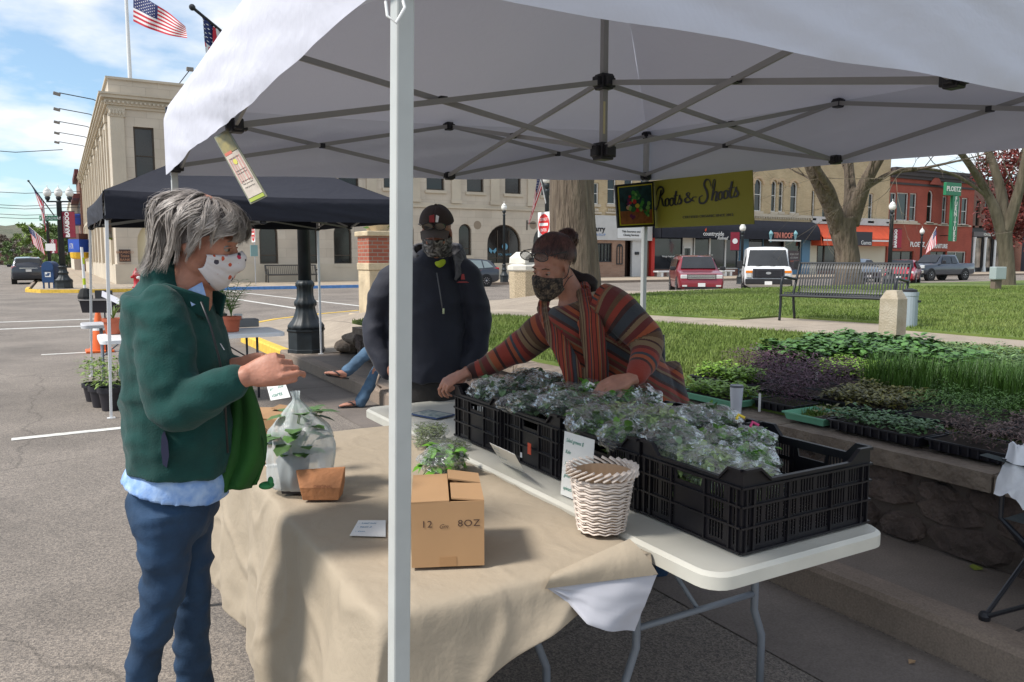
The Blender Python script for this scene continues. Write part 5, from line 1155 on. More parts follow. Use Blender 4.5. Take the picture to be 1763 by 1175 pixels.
def canopy_tent(name,label,corners,feet,zb,eave,peak,M_can,M_leg,lw=.030,drop=None,sd=1,tops=None,lows=None,M_truss=M_bar,bow=.03):
 0
 cx=sum(c[0]for c in corners)/4;cy=sum(c[1]for c in corners)/4
 t=T(name,label,'canopy',(cx,cy,0))
 cs=[Vector((c[0],c[1],0))for c in corners];ctr=Vector((cx,cy,peak))
 can=MB()
 for k in range(4):
  a=cs[k];b=cs[(k+1)%4];za,zbk=eave[k],eave[(k+1)%4]
  A=Vector((a.x,a.y,za));B=Vector((b.x,b.y,zbk))
  def roof(u,v,A=A,B=B):
   e=A.lerp(B,u);p=e.lerp(ctr,v)
   sag=-.07*math.sin(math.pi*v)*math.sin(math.pi*u)-.02*math.sin(math.pi*u)*(1-v);p=p+Vector((0,0,sag))
   w=noise.noise(Vector((p.x*2.5,p.y*2.5,k)))*.012*math.sin(math.pi*min(1,v*1.02));return p+Vector((0,0,w))
  can.grid(roof,24,18)
  out=((A+B)/2-Vector((cx,cy,0)));out.z=0;out.normalize()
  z0a,z0b=zb[k],zb[(k+1)%4]
  def val(u,v,A=A,B=B,out=out,z0a=z0a,z0b=z0b,k=k):
   e=A.lerp(B,u)+Vector((0,0,-.02*math.sin(math.pi*u)));zbot=z0a+(z0b-z0a)*u
   env=math.sin(math.pi*u)**.5 if 0<u<1 else 0
   z=e.z+(zbot-e.z)*v+(.002*math.sin(u*30+k)*v+.010*noise.noise(Vector((u*5,k*3,0)))*v)*env
   bulge=.012*math.sin(math.pi*v)*env+.010*noise.noise(Vector((u*3+k*9,v*1.3,.3)))*env+.009*noise.noise(Vector((u*9+v*5+k,v*2.5,.7)))*env+.007*(.4-abs(noise.noise(Vector((u*13+v*7+k,v*2.2+u*3,.7)))))*env+.004*noise.noise(Vector((u*26+v*12+k,v*5,.7)))*env
   return Vector((e.x,e.y,z))+out*(bulge*min(1,v*6)+.02*min(1,v*5))
  can.grid(val,90,16)
 o=can.build('canopy_top',M_can,t,smooth=True,fix=False,merge=.0)
 hem=MB()
 for k in range(4):
  a=cs[k];b=cs[(k+1)%4]
 for k in range(4):
  f=Vector(feet[k]);top=Vector((cs[k].x+(cx-cs[k].x)*.012,cs[k].y+(cy-cs[k].y)*.012,(tops[k]if tops else eave[k]-.02)))
  m=f.lerp(top,.22)
  lg=MB();d=(top-f).normalized()
  def sq(a,b,w):
   lg.add([Vector((p.x+i*w/2,p.y+j*w/2,p.z))for p in(a,b)for i,j in((-1,-1),(1,-1),(1,1),(-1,1))],[(3,2,1,0),(4,5,6,7),(0,1,5,4),(1,2,6,5),(2,3,7,6),(3,0,4,7)])
  sq(f+Vector((0,0,.006)),m,lw*.82);sq(m,top,lw)
  L_=lg.build('leg',M_leg,t,bevel=.003)
  MB().box((f.x-lw*1.2,f.y-lw*1.2,f.z+.001),(f.x+lw*1.2,f.y+lw*1.2,f.z+.006)).build('foot_plate',M_leg,L_)
 def fit(p,s=1,lab='joint'):
  MB().cbox(p,(.045*s,.045*s,.05*s)).cbox((p[0],p[1],p[2]+.0),(.075*s,.03*s,.032*s)).cbox((p[0],p[1],p[2]),(.03*s,.076*s,.033*s)).build('joint',M_joint,t,bevel=.004)
 tp=lambda k:tops[k]if tops else eave[k]-.02
 mids=[]
 for k in range(4):
  a=cs[k];b=cs[(k+1)%4];inn=(Vector((cx,cy,0))-(a+b)/2);inn.z=0;inn.normalize()
  za,zb_=tp(k),tp((k+1)%4);ia=a+inn*.035;ib=b+inn*.035
  A1=ia+UPV*(za-.0);A0=ia+UPV*(za-sd);B1=ib+UPV*zb_;B0=ib+UPV*(zb_-sd);zm=(za+zb_)/2
  m=(ia+ib)/2;M1=m+UPV*(zm-.01);M0=m+UPV*(zm-sd-.02)
  for q,(P0,P1)in enumerate(((A1,M0),(A0,M1),(B1,M0),(B0,M1))):
   s=inn*(.012 if q%2 else-.006);MB().bar(P0+s,P1+s,.010,.020).build('truss_bar',M_truss,t)
  for e0,e1 in((A1,M0),(B1,M0)):
   c=(e0+e1)/2;MB().cbox(tuple(c+inn*.005),(.026,.026,.024),rz=math.atan2((B1-A1).y,(B1-A1).x)).build('pivot',M_joint,t)
  for p in(M1,M0,):fit(tuple(p),.9)
  ca=(Vector((cx,cy,0))-a).normalized()*.03;ca.z=0;fit(tuple(a+ca+UPV*za),.9);fit(tuple(a+ca+UPV*(za-sd)),1.0);mids.append((M1,M0))
 zc=sum(tp(k)for k in range(4))/4
 H1=Vector((cx,cy,zc-.03));H0=Vector((cx,cy,zc-sd-.03))
 for M1,M0 in mids:
  side=(M1-H1).cross(UPV).normalized()*.012
  for P0,P1,s in((M1,H0,1),(M0,H1,-1)):MB().bar(P0+side*s,P1+side*s,.010,.020).build('truss_bar',M_truss,t)
  c=(M1+H0)/2;MB().cbox(tuple(c),(.028,.028,.024),rz=math.atan2(side.y,side.x)).build('pivot',M_joint,t)
 fit(tuple(H1),1.25);fit(tuple(H0+Vector((0,0,-.01))),1.4)
 pole=MB().bar(H0-UPV*.03,Vector((cx,cy,peak-.05)),.024,.024).build('centre_pole',M_truss,t)
 MB().box((cx-.011,cy-.0135,H0.z+.06),(cx-.001,cy-.0125,H0.z+.19)).build('sticker',mat('pale yellow sticker',(.55,.5,.3),.6),pole)
 return t
ftA=D(681.2,1175,1.253);upA=D(679.3,100,1.253);k=ftA.z/(upA.z-ftA.z);ftA=ftA-(upA-ftA)*k;ftA.z=0
tent=canopy_tent('white_canopy','white pop-up canopy on grey legs over the market tables',[(.475,1.165),(.50,4.19),(3.47,4.20),(3.50,1.18)],[ftA,Vector((.50,4.17,0)),G(1110,690,.15)if False else Vector((3.44,4.18,.15)),Vector((3.47,1.2,.15))],(1.965,1.955,2.075,1.99),(2.29,2.28,2.40,2.33),3.08,M_canw,M_leg,sd=.27,tops=(2.27,2.26,2.37,2.31))
tp_=D(680,5,1.2);MB().loft([D(664,3,1.232),D(667,28,1.226),D(682,40,1.222),D(697,14,1.232),D(694,2,1.236)],.0025,8).build('pull_loop',M_white,tent)
tent2=canopy_tent('black_canopy','black pop-up canopy over the plant table farther along the kerb',[(.42,8.45),(.38,11.45),(3.33,11.42),(3.36,8.47)],[Vector((.38,8.5,0)),Vector((.32,11.7,0)),Vector((3.31,11.37,.15)),Vector((3.30,8.6,.15))],(1.93,1.95,1.97,1.95),(2.20,2.20,2.24,2.22),2.95,M_canb,mat('white tent leg',(.72,.72,.72),.4),sd=.24)
M_ban=mat('lime yellow banner',(.25,.24,.018),.7)
sgb=T('market_banner','lime yellow banner with black script lettering hanging at the back of the white canopy','banner',tuple(D(1210,345,4.9)))
a0,a1,b1,b0=D(1123,312,5.35),D(1128,393,5.35),D(1299,386,4.2),D(1296,293,4.2)
bp_=lambda u,v:(a0.lerp(b0,u)).lerp(a1.lerp(b1,u),v)
nb_=(b0-a0).cross(a1-a0).normalized();nb_=-nb_ if nb_.dot(Vector((0,0,CAMH))-a0)<0 else nb_
bm=MB();bm.grid(lambda u,v:bp_(u,v)+nb_*(.006*math.sin(u*9)),20,6);o=len(bm.v);bm.grid(lambda u,v:bp_(u,v)+nb_*(.006*math.sin(u*9)-.003),20,6);bm.build('banner_cloth',M_ban,sgb,fix=False)
def on_b(u,v,e=.004):return bp_(u,v)+nb_*(.006*math.sin(u*9)+e)
def stroke(mb,pts,w,fn,n=6,e=.004):
 P=catmull([(x,y,0)for x,y,*_ in pts],n);k=len(P);L=[];ws=[]
 for i in range(k):
  f=i/(n);a=int(min(f,len(pts)-2));wa=pts[a][2]if len(pts[a])>2 else w;wb_=pts[a+1][2]if len(pts[a+1])>2 else w;ws.append(wa+(wb_-wa)*min(1,f-a))
 for i in range(k):
  t_=(P[min(i+1,k-1)]-P[max(i-1,0)]);t_=t_.normalized()if t_.length else Vector((1,0,0));nn=Vector((-t_.y,t_.x,0))*ws[i]/2
  L.append((P[i]+nn,P[i]-nn))
 st_=len(mb.v);mb.v+=[tuple(fn(q.x,q.y,e))for pr_ in L for q in pr_];mb.f+=[(st_+2*i,st_+2*i+1,st_+2*i+3,st_+2*i+2)for i in range(k-1)];mb.m+=[0]*(k-1)
W_=176.0;Hh_=87.0
def bpx(x,y,e=.004):
 return on_b(x/W_,y/Hh_,e)
T_,t_=3.4,1.5
glyphs=[('R',[[(4,47,1),(3,51,T_),(7,52,T_),(12,44,t_+.6),(17,30,T_),(21,18,T_)],[(9,27,t_),(10,20,t_),(17,13,T_),(24,14,T_),(25,22,T_),(18,30,t_),(14,31,t_)],[(17,30,t_),(21,35,T_),(23,45,T_),(28,48,t_)]]),('o',[[(33,34,t_),(29,37,T_),(28,44,T_),(31,48,t_),(35,44,T_),(35,36,T_),(32,34,t_),(37,37,t_)]]),('o',[[(42,34,t_),(38,37,T_),(37,44,T_),(40,48,t_),(44,44,T_),(44,36,T_),(41,34,t_),(46,36,t_)]]),('t',[[(51,22,T_),(47,38,T_),(47,45,T_),(50,47,t_),(53,42,t_)],[(45,31,t_),(54,30,t_)]]),('s',[[(52,44,t_),(57,30,t_),(56,34,T_),(59,40,T_),(57,45,T_),(52,46,t_)]]),('&',[[(82,43,t_),(76,40,t_+.4),(69,31,T_),(71,27,t_),(74,29,t_),(71,34,t_),(65,39,T_),(68,44,T_),(75,42,T_),(80,36,t_),(86,36,t_)]]),('S',[[(112,20,t_),(110,10,t_),(104,8,T_),(100,16,T_),(104,27,T_+.3),(105,38,T_),(99,47,T_),(91,46,T_),(91,37,t_),(97,34,t_)]]),('h',[[(112,44,T_),(116,28,T_),(120,12,t_),(117,10,t_),(114,24,t_)],[(114,38,t_),(119,30,t_),(122,32,T_),(119,44,T_),(124,44,t_)]]),('o',[[(129,30,t_),(125,33,T_),(124,40,T_),(127,44,t_),(131,40,T_),(131,32,T_),(128,30,t_),(134,32,t_)]]),('o',[[(138,29,t_),(134,32,T_),(133,39,T_),(136,43,t_),(140,39,T_),(140,31,T_),(137,29,t_),(143,31,t_)]]),('t',[[(148,15,T_),(144,33,T_),(144,40,T_),(147,42,t_),(150,37,t_)],[(141,26,t_),(151,25,t_)]]),('s',[[(149,39,t_),(154,25,t_),(153,29,T_),(156,35,T_),(154,40,T_),(149,41,t_)]]),]
for ch,sts in glyphs:
 g=MB()
 for s in sts:stroke(g,s,1.5,bpx)
 g.build('letter',M_black,sgb,fix=False)
text_mb('CERTIFIED ORGANIC SINCE 2012',6.0,lambda x,y,z:bpx(104+x,72-y,.004+z),.001,sx=1.0,bold=.05).build('lettering',M_black,sgb)
pc_=T('framed_picture','square black framed still life of vegetables hanging left of the lime banner','picture',tuple(D(1092,355,5.3)))
q0,q1,q2,q3=D(1059,319,5.15),D(1125,312,5.32),D(1128,390,5.32),D(1064,393,5.15)
nq=(q1-q0).cross(q3-q0).normalized();nq=-nq if nq.dot(Vector((0,0,CAMH))-q0)<0 else nq
qp=lambda u,v,e=0:q0.lerp(q1,u).lerp(q3.lerp(q2,u),v)+nq*e
def qrect(u0,v0,u1,v1,e0,e1,m,nm,par):
 return MB().prism([(u0,v0),(u1,v0),(u1,v1),(u0,v1)],e0,e1,f=lambda x,y,z:qp(x,y,z)).build(nm,m,par)
qrect(0,0,1,1,-.012,0,M_black,'frame',pc_)
qrect(.05,.05,.95,.95,.001,.003,mat('frame yellow line',(.55,.5,.02),.6),'border',pc_)
cv=qrect(.075,.075,.925,.62,.004,.005,mat('deep green backdrop',(.008,.04,.045),.6,var=.5,vscale=30),'canvas_backdrop',pc_)
qrect(.075,.62,.925,.925,.004,.005,mat('painted wood table',(.26,.09,.03),.6,var=.3,vscale=40),'canvas_table',pc_)
random.seed(4)
def blob(u,v,r,c,n=7,e=.006,sq=1):
 return MB().prism([(u+r*math.cos(a*6.283/n)*rnd(.8,1.1),v+r*sq*math.sin(a*6.283/n)*rnd(.8,1.1))for a in range(n)],e,e+.0008,f=lambda x,y,z:qp(x,y,z)).build('painted_vegetable',c,cv)
gl=[mat('painted green a',(.06,.3,.05),.6),mat('painted green b',(.02,.14,.04),.6),mat('painted green c',(.2,.42,.1),.6)]
for i in range(26):
 u=rnd(.42,.85);v=.2+.55*abs(u-.45)*1.1+rnd(0,.35);v=min(v,.78)
 if u<.55:v=rnd(.15,.42)
 blob(u,v,rnd(.03,.06),random.choice(gl),e=.006+i*.00005)
pr_=mat('painted red',(.5,.03,.03),.5);pu=mat('painted plum',(.14,.02,.09),.5)
for u,v,r,m in((.33,.3,.035,pr_),(.3,.38,.045,pu),(.34,.44,.04,pr_),(.28,.46,.04,pu),(.45,.42,.055,pr_),(.52,.52,.06,mat('painted yellow',(.6,.5,.05),.5)),(.32,.56,.06,gl[2]),(.40,.6,.07,gl[1]),(.27,.55,.05,mat('painted melon',(.6,.4,.2),.5)),(.52,.62,.05,pr_),(.35,.74,.045,pu),(.42,.76,.04,pu),(.38,.80,.03,pu),(.3,.5,.03,mat('painted onion',(.6,.45,.5),.5))):blob(u,v,r,m,9,e=.009)
def strip(px,d0,lab,seed=1):
 P=[D(x,y,d)for x,y,d in px];t=T('hanging_tag',lab,'tag',tuple(P[0]))
 n=(P[1]-P[0]).cross(P[3]-P[0]).normalized();n=-n if n.dot(Vector((0,0,CAMH))-P[0])<0 else n
 f=lambda u,v,e=0:P[0].lerp(P[1],u).lerp(P[3].lerp(P[2],u),v)+n*e
 R_=lambda u0,v0,u1,v1,e,m,nm,par:MB().prism([(u0,v0),(u1,v0),(u1,v1),(u0,v1)],e,e+.0006,f=lambda x,y,z:f(x,y,z)).build(nm,m,par)
 s=MB().prism([(0,0),(1,0),(1,1),(0,1)],-.003,0,f=lambda x,y,z:f(x,y,z)).build('sleeve',mat('olive plastic sleeve',(.20,.20,.14),.3),t)
 R_(.08,.30,.92,.93,.0008,mat('cream printed card',(.52,.45,.38),.5,var=.2,vscale=30),'card',t)
 R_(.08,.03,.92,.29,.0008,mat('printed photo',(.16,.15,.08),.4,var=.8,vscale=40,c2=(.35,.28,.10)),'photo',t)
 rd=mat('print red',(.55,.14,.09),.5);gn=mat('print green',(.35,.42,.05),.5);yl=mat('print yellow',(.6,.55,.1),.5)
 R_(.10,.27,.55,.31,.0016,rd,'heading',t);R_(.08,.94,.92,.985,.0016,gn,'footer',t)
 for i,(a,b)in enumerate(((.14,.2),(.28,.34),(.42,.47),(.60,.68),(.76,.84))):R_(a,.36,b,.72,.0016,mat('print pink',(.5,.28,.24),.5),'stripe',t)
 MB().prism([(.45+.12*math.cos(a),.43+.04*math.sin(a))for a in[k*.7854 for k in range(8)]],.0024,.003,f=lambda x,y,z:f(x,y,z)).build('spot',yl,t)
 for v in(.38,.56,.60,.71,.75,.80):
  text_mb('fresh grown food',.09,lambda x,y,z:f(.5+x*.9,v-y*.25,.0026+z),.0004).build('lettering',M_black,t)
 return t
strip([(368,237,2.63),(392,222,2.6),(460,338,2.5),(431,352,2.52)],0,'long printed tag hanging slanted from the white canopy edge')
strip([(181,362,9.0),(190,364,9.05),(194,414,9.0),(184,411,8.95)],0,'small printed tag hanging from the left side of the black canopy')
M_ftab=mat('cream plastic tabletop',(.58,.56,.49),.5,var=.08,vscale=5);M_tleg=mat('grey tube steel',(.20,.22,.25),.4)
def rrect(x0,y0,x1,y1,r,n=5):
 out=[]
 for cx,cy,a0 in((x1-r,y0+r,-90),(x1-r,y1-r,0),(x0+r,y1-r,90),(x0+r,y0+r,180)):
  for i in range(n+1):a=R(a0+90*i/n);out.append((cx+r*math.cos(a),cy+r*math.sin(a)))
 return out
def fold_table(name,label,x0,y0,x1,y1,h,mtop,mleg,axis='y',group=None,th=.045,legs_at=(.16,.84),bentlegs=True):
 t=T(name,label,'table',((x0+x1)/2,(y0+y1)/2,0),group=group)
 o=rrect(x0,y0,x1,y1,.07);i=rrect(x0+.012,y0+.012,x1-.012,y1-.012,.062)
 n=len(o);mb=MB();vs=[(x,y,h-.004)for x,y in rrect(x0+.035,y0+.035,x1-.035,y1-.035,.045)]+[(x,y,h)for x,y in i]+[(x,y,h-.010)for x,y in o]+[(x,y,h-th)for x,y in o]+[(x,y,h-th)for x,y in rrect(x0+.02,y0+.02,x1-.02,y1-.02,.05)]+[(x,y,h-.02)for x,y in rrect(x0+.02,y0+.02,x1-.02,y1-.02,.05)]
 fs=[tuple(range(n))]+[(k*n+a,k*n+(a+1)%n,(k+1)*n+(a+1)%n,(k+1)*n+a)for k in range(5)for a in range(n)]+[tuple(5*n+a for a in range(n))[::-1]]
 mb.add(vs,fs).build('tabletop',mtop,t,auto=30)
 for f in legs_at:
  if axis=='y':
   yy=y0+(y1-y0)*f;dirn=1 if f<.5 else-1;P=lambda a,b,z:Vector((a,yy+b*dirn,z));lo,hi=x0+.10,x1-.10
  else:
   xx=x0+(x1-x0)*f;dirn=1 if f<.5 else-1;P=lambda a,b,z:Vector((xx+b*dirn,a,z));lo,hi=y0+.10,y1-.10
  for s,e in((lo,1),(hi,-1)):
   pts=[P(s,0,h-.03),P(s,0,.42),P(s,0,.34),P(s+e*-.04,0,.24),P(s-e*.04,0,.012)]if bentlegs else[P(s,0,h-.03),P(s,0,.01)]
   MB().loft(pts,.0135,10).build('leg',mleg,t,smooth=True)
  MB().loft([P(lo,0,.40),P(hi,0,.40)],.011,8).build('cross_bar',mleg,t,smooth=True)
  MB().loft([P((lo+hi)/2,0,.40),P((lo+hi)/2,.45,h-.03)],.008,8).build('brace',mleg,t,smooth=True)
 return t
fold_table('folding_table','cream plastic folding table carrying the black produce crates',1.41,1.41,2.13,4.08,.74,M_ftab,M_tleg)
fold_table('folding_table','folding table hidden under the tan cloth',.62,1.68,1.36,3.62,.725,M_ftab,M_tleg,legs_at=(.18,.85))
fold_table('folding_table','white folding table with potted plants under the black canopy',.33,8.80,2.17,9.56,.74,mat('white plastic tabletop',(.74,.75,.76),.45),mat('dark tube leg',(.05,.05,.06),.4),axis='x',bentlegs=False)
fold_table('folding_table','grey low cart table holding the long black planter',.2,10.15,1.5,10.6,.80,mat('grey tabletop',(.5,.5,.52),.5),M_tleg,axis='x',bentlegs=False)
M_cloth=fabric('tan drop cloth',(.37,.305,.225),.0,.5,9);M_clothb=mat('pale cloth backing',(.42,.42,.46),.8)
x0,x1,y0,y1,hz=.61,1.385,1.665,3.60,.733
def cloth():
 mb=MB();nu,nv=90,120;random.seed(2)
 ext_l,ext_r,ext_n,ext_f=.62,.035,.24,.12
 X0,X1,Y0,Y1=x0-ext_l,x1+ext_r,y0-ext_n,y1+ext_f
 vs=[]
 for i in range(nu+1):
  for j in range(nv+1):
   sx=X0+(X1-X0)*i/nu;sy=Y0+(Y1-Y0)*j/nv
   dx=x0-sx if sx<x0 else(x1-sx if sx>x1 else 0);dy=y0-sy if sy<y0 else(y1-sy if sy>y1 else 0)
   x,y,z=min(max(sx,x0),x1),min(max(sy,y0),y1),hz
   r=.025
   nz1=noise.noise(Vector((sx*3,sy*3,0)));nz2=noise.noise(Vector((sx*9,sy*9,4)))
   z+=.004*nz1+.0015*nz2+.006*max(0,.5-abs(noise.noise(Vector((sx*4.1,sy*2.9,7))))*6)
   if dx or dy:
    ax=abs(dx);ay=abs(dy)
    L=math.hypot(ax,ay)if(ax and ay)else max(ax,ay)
    corner=min(ax,ay)/(max(ax,ay)+1e-6)if ax and ay else 0
    if dx>0:L=ax*(1+.30*max(0,(y1-sy)/(y1-y0)))if not ay else math.hypot(ax*1.30,ay*1.1)
    ox=(-1 if dx>0 else 1 if dx<0 else 0)*(ax/(math.hypot(ax,ay)));oy=(-1 if dy>0 else 1 if dy<0 else 0)*(ay/(math.hypot(ax,ay)))
    off=.012+.05*min(1,L/.5)+.05*corner*min(1,L/.3)
    s_al=sy if abs(ox)>abs(oy)else sx
    fold=(.028*math.sin(s_al*7.3+1.0+.6*math.sin(s_al*3))+.014*math.sin(s_al*17+2))*min(1,L/.35)
    off+=fold
    if dy>0:L*=.35+1.2*(1-(min(max(sx,x0),x1)-x0)/(x1-x0))**2
    rr=min(L,.04);x+=ox*(off+rr*.2);y+=oy*(off+rr*.2);z=hz-L+.012*(1-math.exp(-L*40))+.004*nz1
    x+=.006*nz2-ox*0;cr_=.022*max(0,.5-abs(noise.noise(Vector((sx*3.3,sy*3.7,3))))*5);x+=ox*cr_;y+=oy*cr_;y+=.006*noise.noise(Vector((sx*8,sy*8,9)))
   vs.append((x,y,z))
 fs=[(i*(nv+1)+j,(i+1)*(nv+1)+j,(i+1)*(nv+1)+j+1,i*(nv+1)+j+1)for i in range(nu)for j in range(nv)]
 return mb.add(vs,fs)
cl=cloth().build('tablecloth',M_cloth,smooth=True,fix=True)
sol=cl.modifiers.new('thickness','SOLIDIFY');sol.thickness=.003;sol.offset=-1;cl.data.materials.append(M_clothb);sol.material_offset=1
sub=cl.modifiers.new('smooth','SUBSURF');sub.levels=1;sub.render_levels=1
fl_=MB()
def flapf(u,v):
 a_,b_,c_=D(1131,990,2.02),D(1094,1091,1.98),D(940,1012,1.93);e_=D(1010,1072,1.92)
 top_=c_.lerp(a_,u);bot_=c_.lerp(e_,min(1,u*2))if u<.5 else e_.lerp(b_,(u-.5)*2)
 return top_.lerp(bot_,v)+FWD*(.02*math.sin(u*7)*v+.012*noise.noise(Vector((u*5,v*5,2)))*v)
fl_.grid(flapf,24,16).build('cloth_corner',M_clothb,cl,smooth=True,fix=False)
def flapt(u,v):
 p0=D(955,985,1.96).lerp(D(1084,928,2.045),u);p1=D(938,1014,1.925).lerp(D(1133,989,2.015),u);return p0.lerp(p1,v)+Vector((0,0,.012*math.sin(v*3.14)))-FWD*.015*math.sin(v*3.1)
MB().grid(flapt,24,12).build('cloth_corner',M_cloth,cl,smooth=True,fix=False)
tag(cl,'tan drop cloth draped over the table beside the woman in green','tablecloth')
M_crate=mat('black crate plastic',(.009,.008,.011),.42,var=.15,vscale=15,spec=.4)
def crate(loc,W,Dp,H_,label,rz=0):
 0
 t=T('produce_crate',label,'crate',loc,rz=rz,group='black plastic produce crates')
 def wall(L,f,mid):
  c=L*.20;dip=H_-.035
  outer=[(-L/2,.0),(L/2,.0),(L/2,H_),(L/2-c*.55,H_),(L/2-c*.95,dip),(-L/2+c*.95,dip),(-L/2+c*.55,H_),(-L/2,H_)]
  holes=[]
  rows=[(.020,.066),(.080,.126),(.140,.178)]
  nx=int(L/.0125);
  for r,(z0,z1)in enumerate(rows):
   for i in range(nx):
    x=-L/2+.018+(L-.036)*(i+.5)/nx
    if i%6==5:continue
    if mid and abs(x)<.068:continue
    if abs(abs(x)-L/2)<.05 and i%2:continue
    holes.append(rect(x-.0032,z0,x+.0032,z1))
  if mid:holes.append([(-.05,.150),(.05,.150),(.056,.176),(-.056,.176)])
  mb=plate(outer,holes,f,0,.004)
  o=mb.build('crate_wall',M_crate,t,world=False)
  rib=MB()
  for z in(.0,.070,.130,.182):rib.prism([(-L/2-.004,z),(L/2+.004,z),(L/2+.004,z+.006),(-L/2-.004,z+.006)],-.008,-.0005,f=f)
  for x in(-L/2+.012,-L/2+.04,-L*.17,L*.17,L/2-.04,L/2-.012):rib.prism([(x-.003,.0062),(x+.003,.0062),(x+.003,.181),(x-.003,.181)],-.007,-.0005,f=f)
  rib.build('crate_ribs',M_crate,o,world=False)
  lip=MB()
  for a,b in zip(outer[2:],outer[3:]+outer[:0]):
   if abs(a[0]-b[0])>1e-4:lip.prism([a,b,(b[0],b[1]-.008),(a[0],a[1]-.008)],-.010,-.0006,f=f)
  lip.build('crate_lip',M_crate,o,world=False)
 wall(W,lambda x,y,z:Vector((x,-Dp/2+z,y)),False);wall(W,lambda x,y,z:Vector((-x,Dp/2-z,y)),False)
 wall(Dp-.009,lambda x,y,z:Vector((-W/2+z,-x,y)),True);wall(Dp-.009,lambda x,y,z:Vector((W/2-z,x,y)),True)
 fl=MB();n=22
 for i in range(n):x=-W/2+.006+(W-.012)*(i+.5)/n;fl.box((x-.004,-Dp/2+.006,.004),(x+.004,Dp/2-.006,.008))
 for i in range(9):y=-Dp/2+.01+(Dp-.02)*(i+.5)/9;fl.box((-W/2+.006,y-.004,.0082),(W/2-.006,y+.004,.012))
 fl.build('crate_floor',M_crate,t,world=False)
 return t
cz=.742
CR=[(1.855,1.70,'black crate nearest the camera, half empty, beside the white basket'),(1.845,2.135,'black crate second from the camera, behind the white basket and the tall card'),(1.835,2.565,'black crate with an orange sticker behind the leaning card'),(1.82,2.995,'black crate farthest from the camera, under the reaching hand')]
crs=[crate((x,y,cz),.54,.425,.238,l,rz=(0,.01,-.012,.008)[i])for i,(x,y,l)in enumerate(CR)]
M_ost=mat('orange sticker',(.7,.08,.03),.5)
p=Vv(911,773,1.545);MB().box((p.x,p.y-.012,p.z-.022),(p.x+.002,p.y+.012,p.z+.022)).build('orange_sticker',M_ost,crs[2])
p=Vv(897,783,1.545);MB().box((p.x,p.y-.006,p.z-.012),(p.x+.002,p.y+.006,p.z+.008)).build('paper_scrap',M_white,crs[2])
def plant_leaf(mb,p,d,s,w=.5,fold=.2):
 d=d.normalized();sd_=d.cross(UPV);sd_=sd_.normalized()if sd_.length>.01 else Vector((1,0,0));up_=sd_.cross(d)
 q=[p,p+d*s*.3+sd_*s*w*.42+up_*fold*s*.2,p+d*s*.7+sd_*s*w*.4+up_*fold*s*.1-UPV*s*.05,p+d*s-UPV*s*.16,p+d*s*.7-sd_*s*w*.4+up_*fold*s*.1-UPV*s*.05,p+d*s*.3-sd_*s*w*.42+up_*fold*s*.2,p+d*s*.5]
 mb.add(q,[(0,1,6),(1,2,6),(2,3,6),(3,4,6),(4,5,6),(5,0,6)])
def film(name,a=.14,tint=(.9,.93,.93)):
 m=mat(name,tint,.12,spec=.5);N,L,p=nodes(m);out=[n for n in N if n.type=='OUTPUT_MATERIAL'][0]
 tr=N.new('ShaderNodeBsdfTransparent');tr.inputs['Color'].default_value=(.97,.98,.98,1)
 gl_=N.new('ShaderNodeBsdfGlossy');gl_.inputs['Roughness'].default_value=.14
 t=N.new('ShaderNodeTexCoord');n=N.new('ShaderNodeTexVoronoi');n.inputs['Scale'].default_value=11;nn=N.new('ShaderNodeTexNoise');nn.inputs['Scale'].default_value=20;nn.inputs['Detail'].default_value=5
 mv=N.new('ShaderNodeMixRGB');mv.inputs[0].default_value=.06;L.new(t.outputs['Object'],mv.inputs[1]);L.new(t.outputs['Object'],nn.inputs['Vector']);L.new(nn.outputs['Color'],mv.inputs[2]);L.new(mv.outputs[0],n.inputs['Vector'])
 b=N.new('ShaderNodeBump');b.inputs['Strength'].default_value=.9;b.inputs['Distance'].default_value=.03;L.new(n.outputs['Distance'],b.inputs['Height']);L.new(b.outputs[0],gl_.inputs['Normal'])
 lw=N.new('ShaderNodeFresnel');lw.inputs['IOR'].default_value=1.5;L.new(b.outputs[0],lw.inputs['Normal'])
 ad=N.new('ShaderNodeMath');ad.operation='MULTIPLY_ADD';ad.inputs[1].default_value=.46;ad.inputs[2].default_value=.0;L.new(lw.outputs[0],ad.inputs[0]);ad.use_clamp=True
 m1=N.new('ShaderNodeMixShader');L.new(ad.outputs[0],m1.inputs[0]);L.new(tr.outputs[0],m1.inputs[1]);L.new(gl_.outputs[0],m1.inputs[2])
 m2=N.new('ShaderNodeMixShader');m2.inputs[0].default_value=a;df=N.new('ShaderNodeBsdfDiffuse');df.inputs['Color'].default_value=(*tint,1);L.new(m1.outputs[0],m2.inputs[1]);L.new(df.outputs[0],m2.inputs[2]);L.new(m2.outputs[0],out.inputs[0])
 return m
M_film=film('crinkled clear film',.05);M_film2=film('milky produce bag',.36,(.80,.86,.87))
G1=mat('salad leaf',(.10,.21,.035),.45,island=.5,spec=.4);G2=mat('kale leaf',(.12,.19,.09),.6,island=.5,spec=.3);G3=mat('pale stem leaf',(.34,.45,.16),.5,island=.4);G4=mat('bright chard leaf',(.11,.28,.02),.4,island=.3)
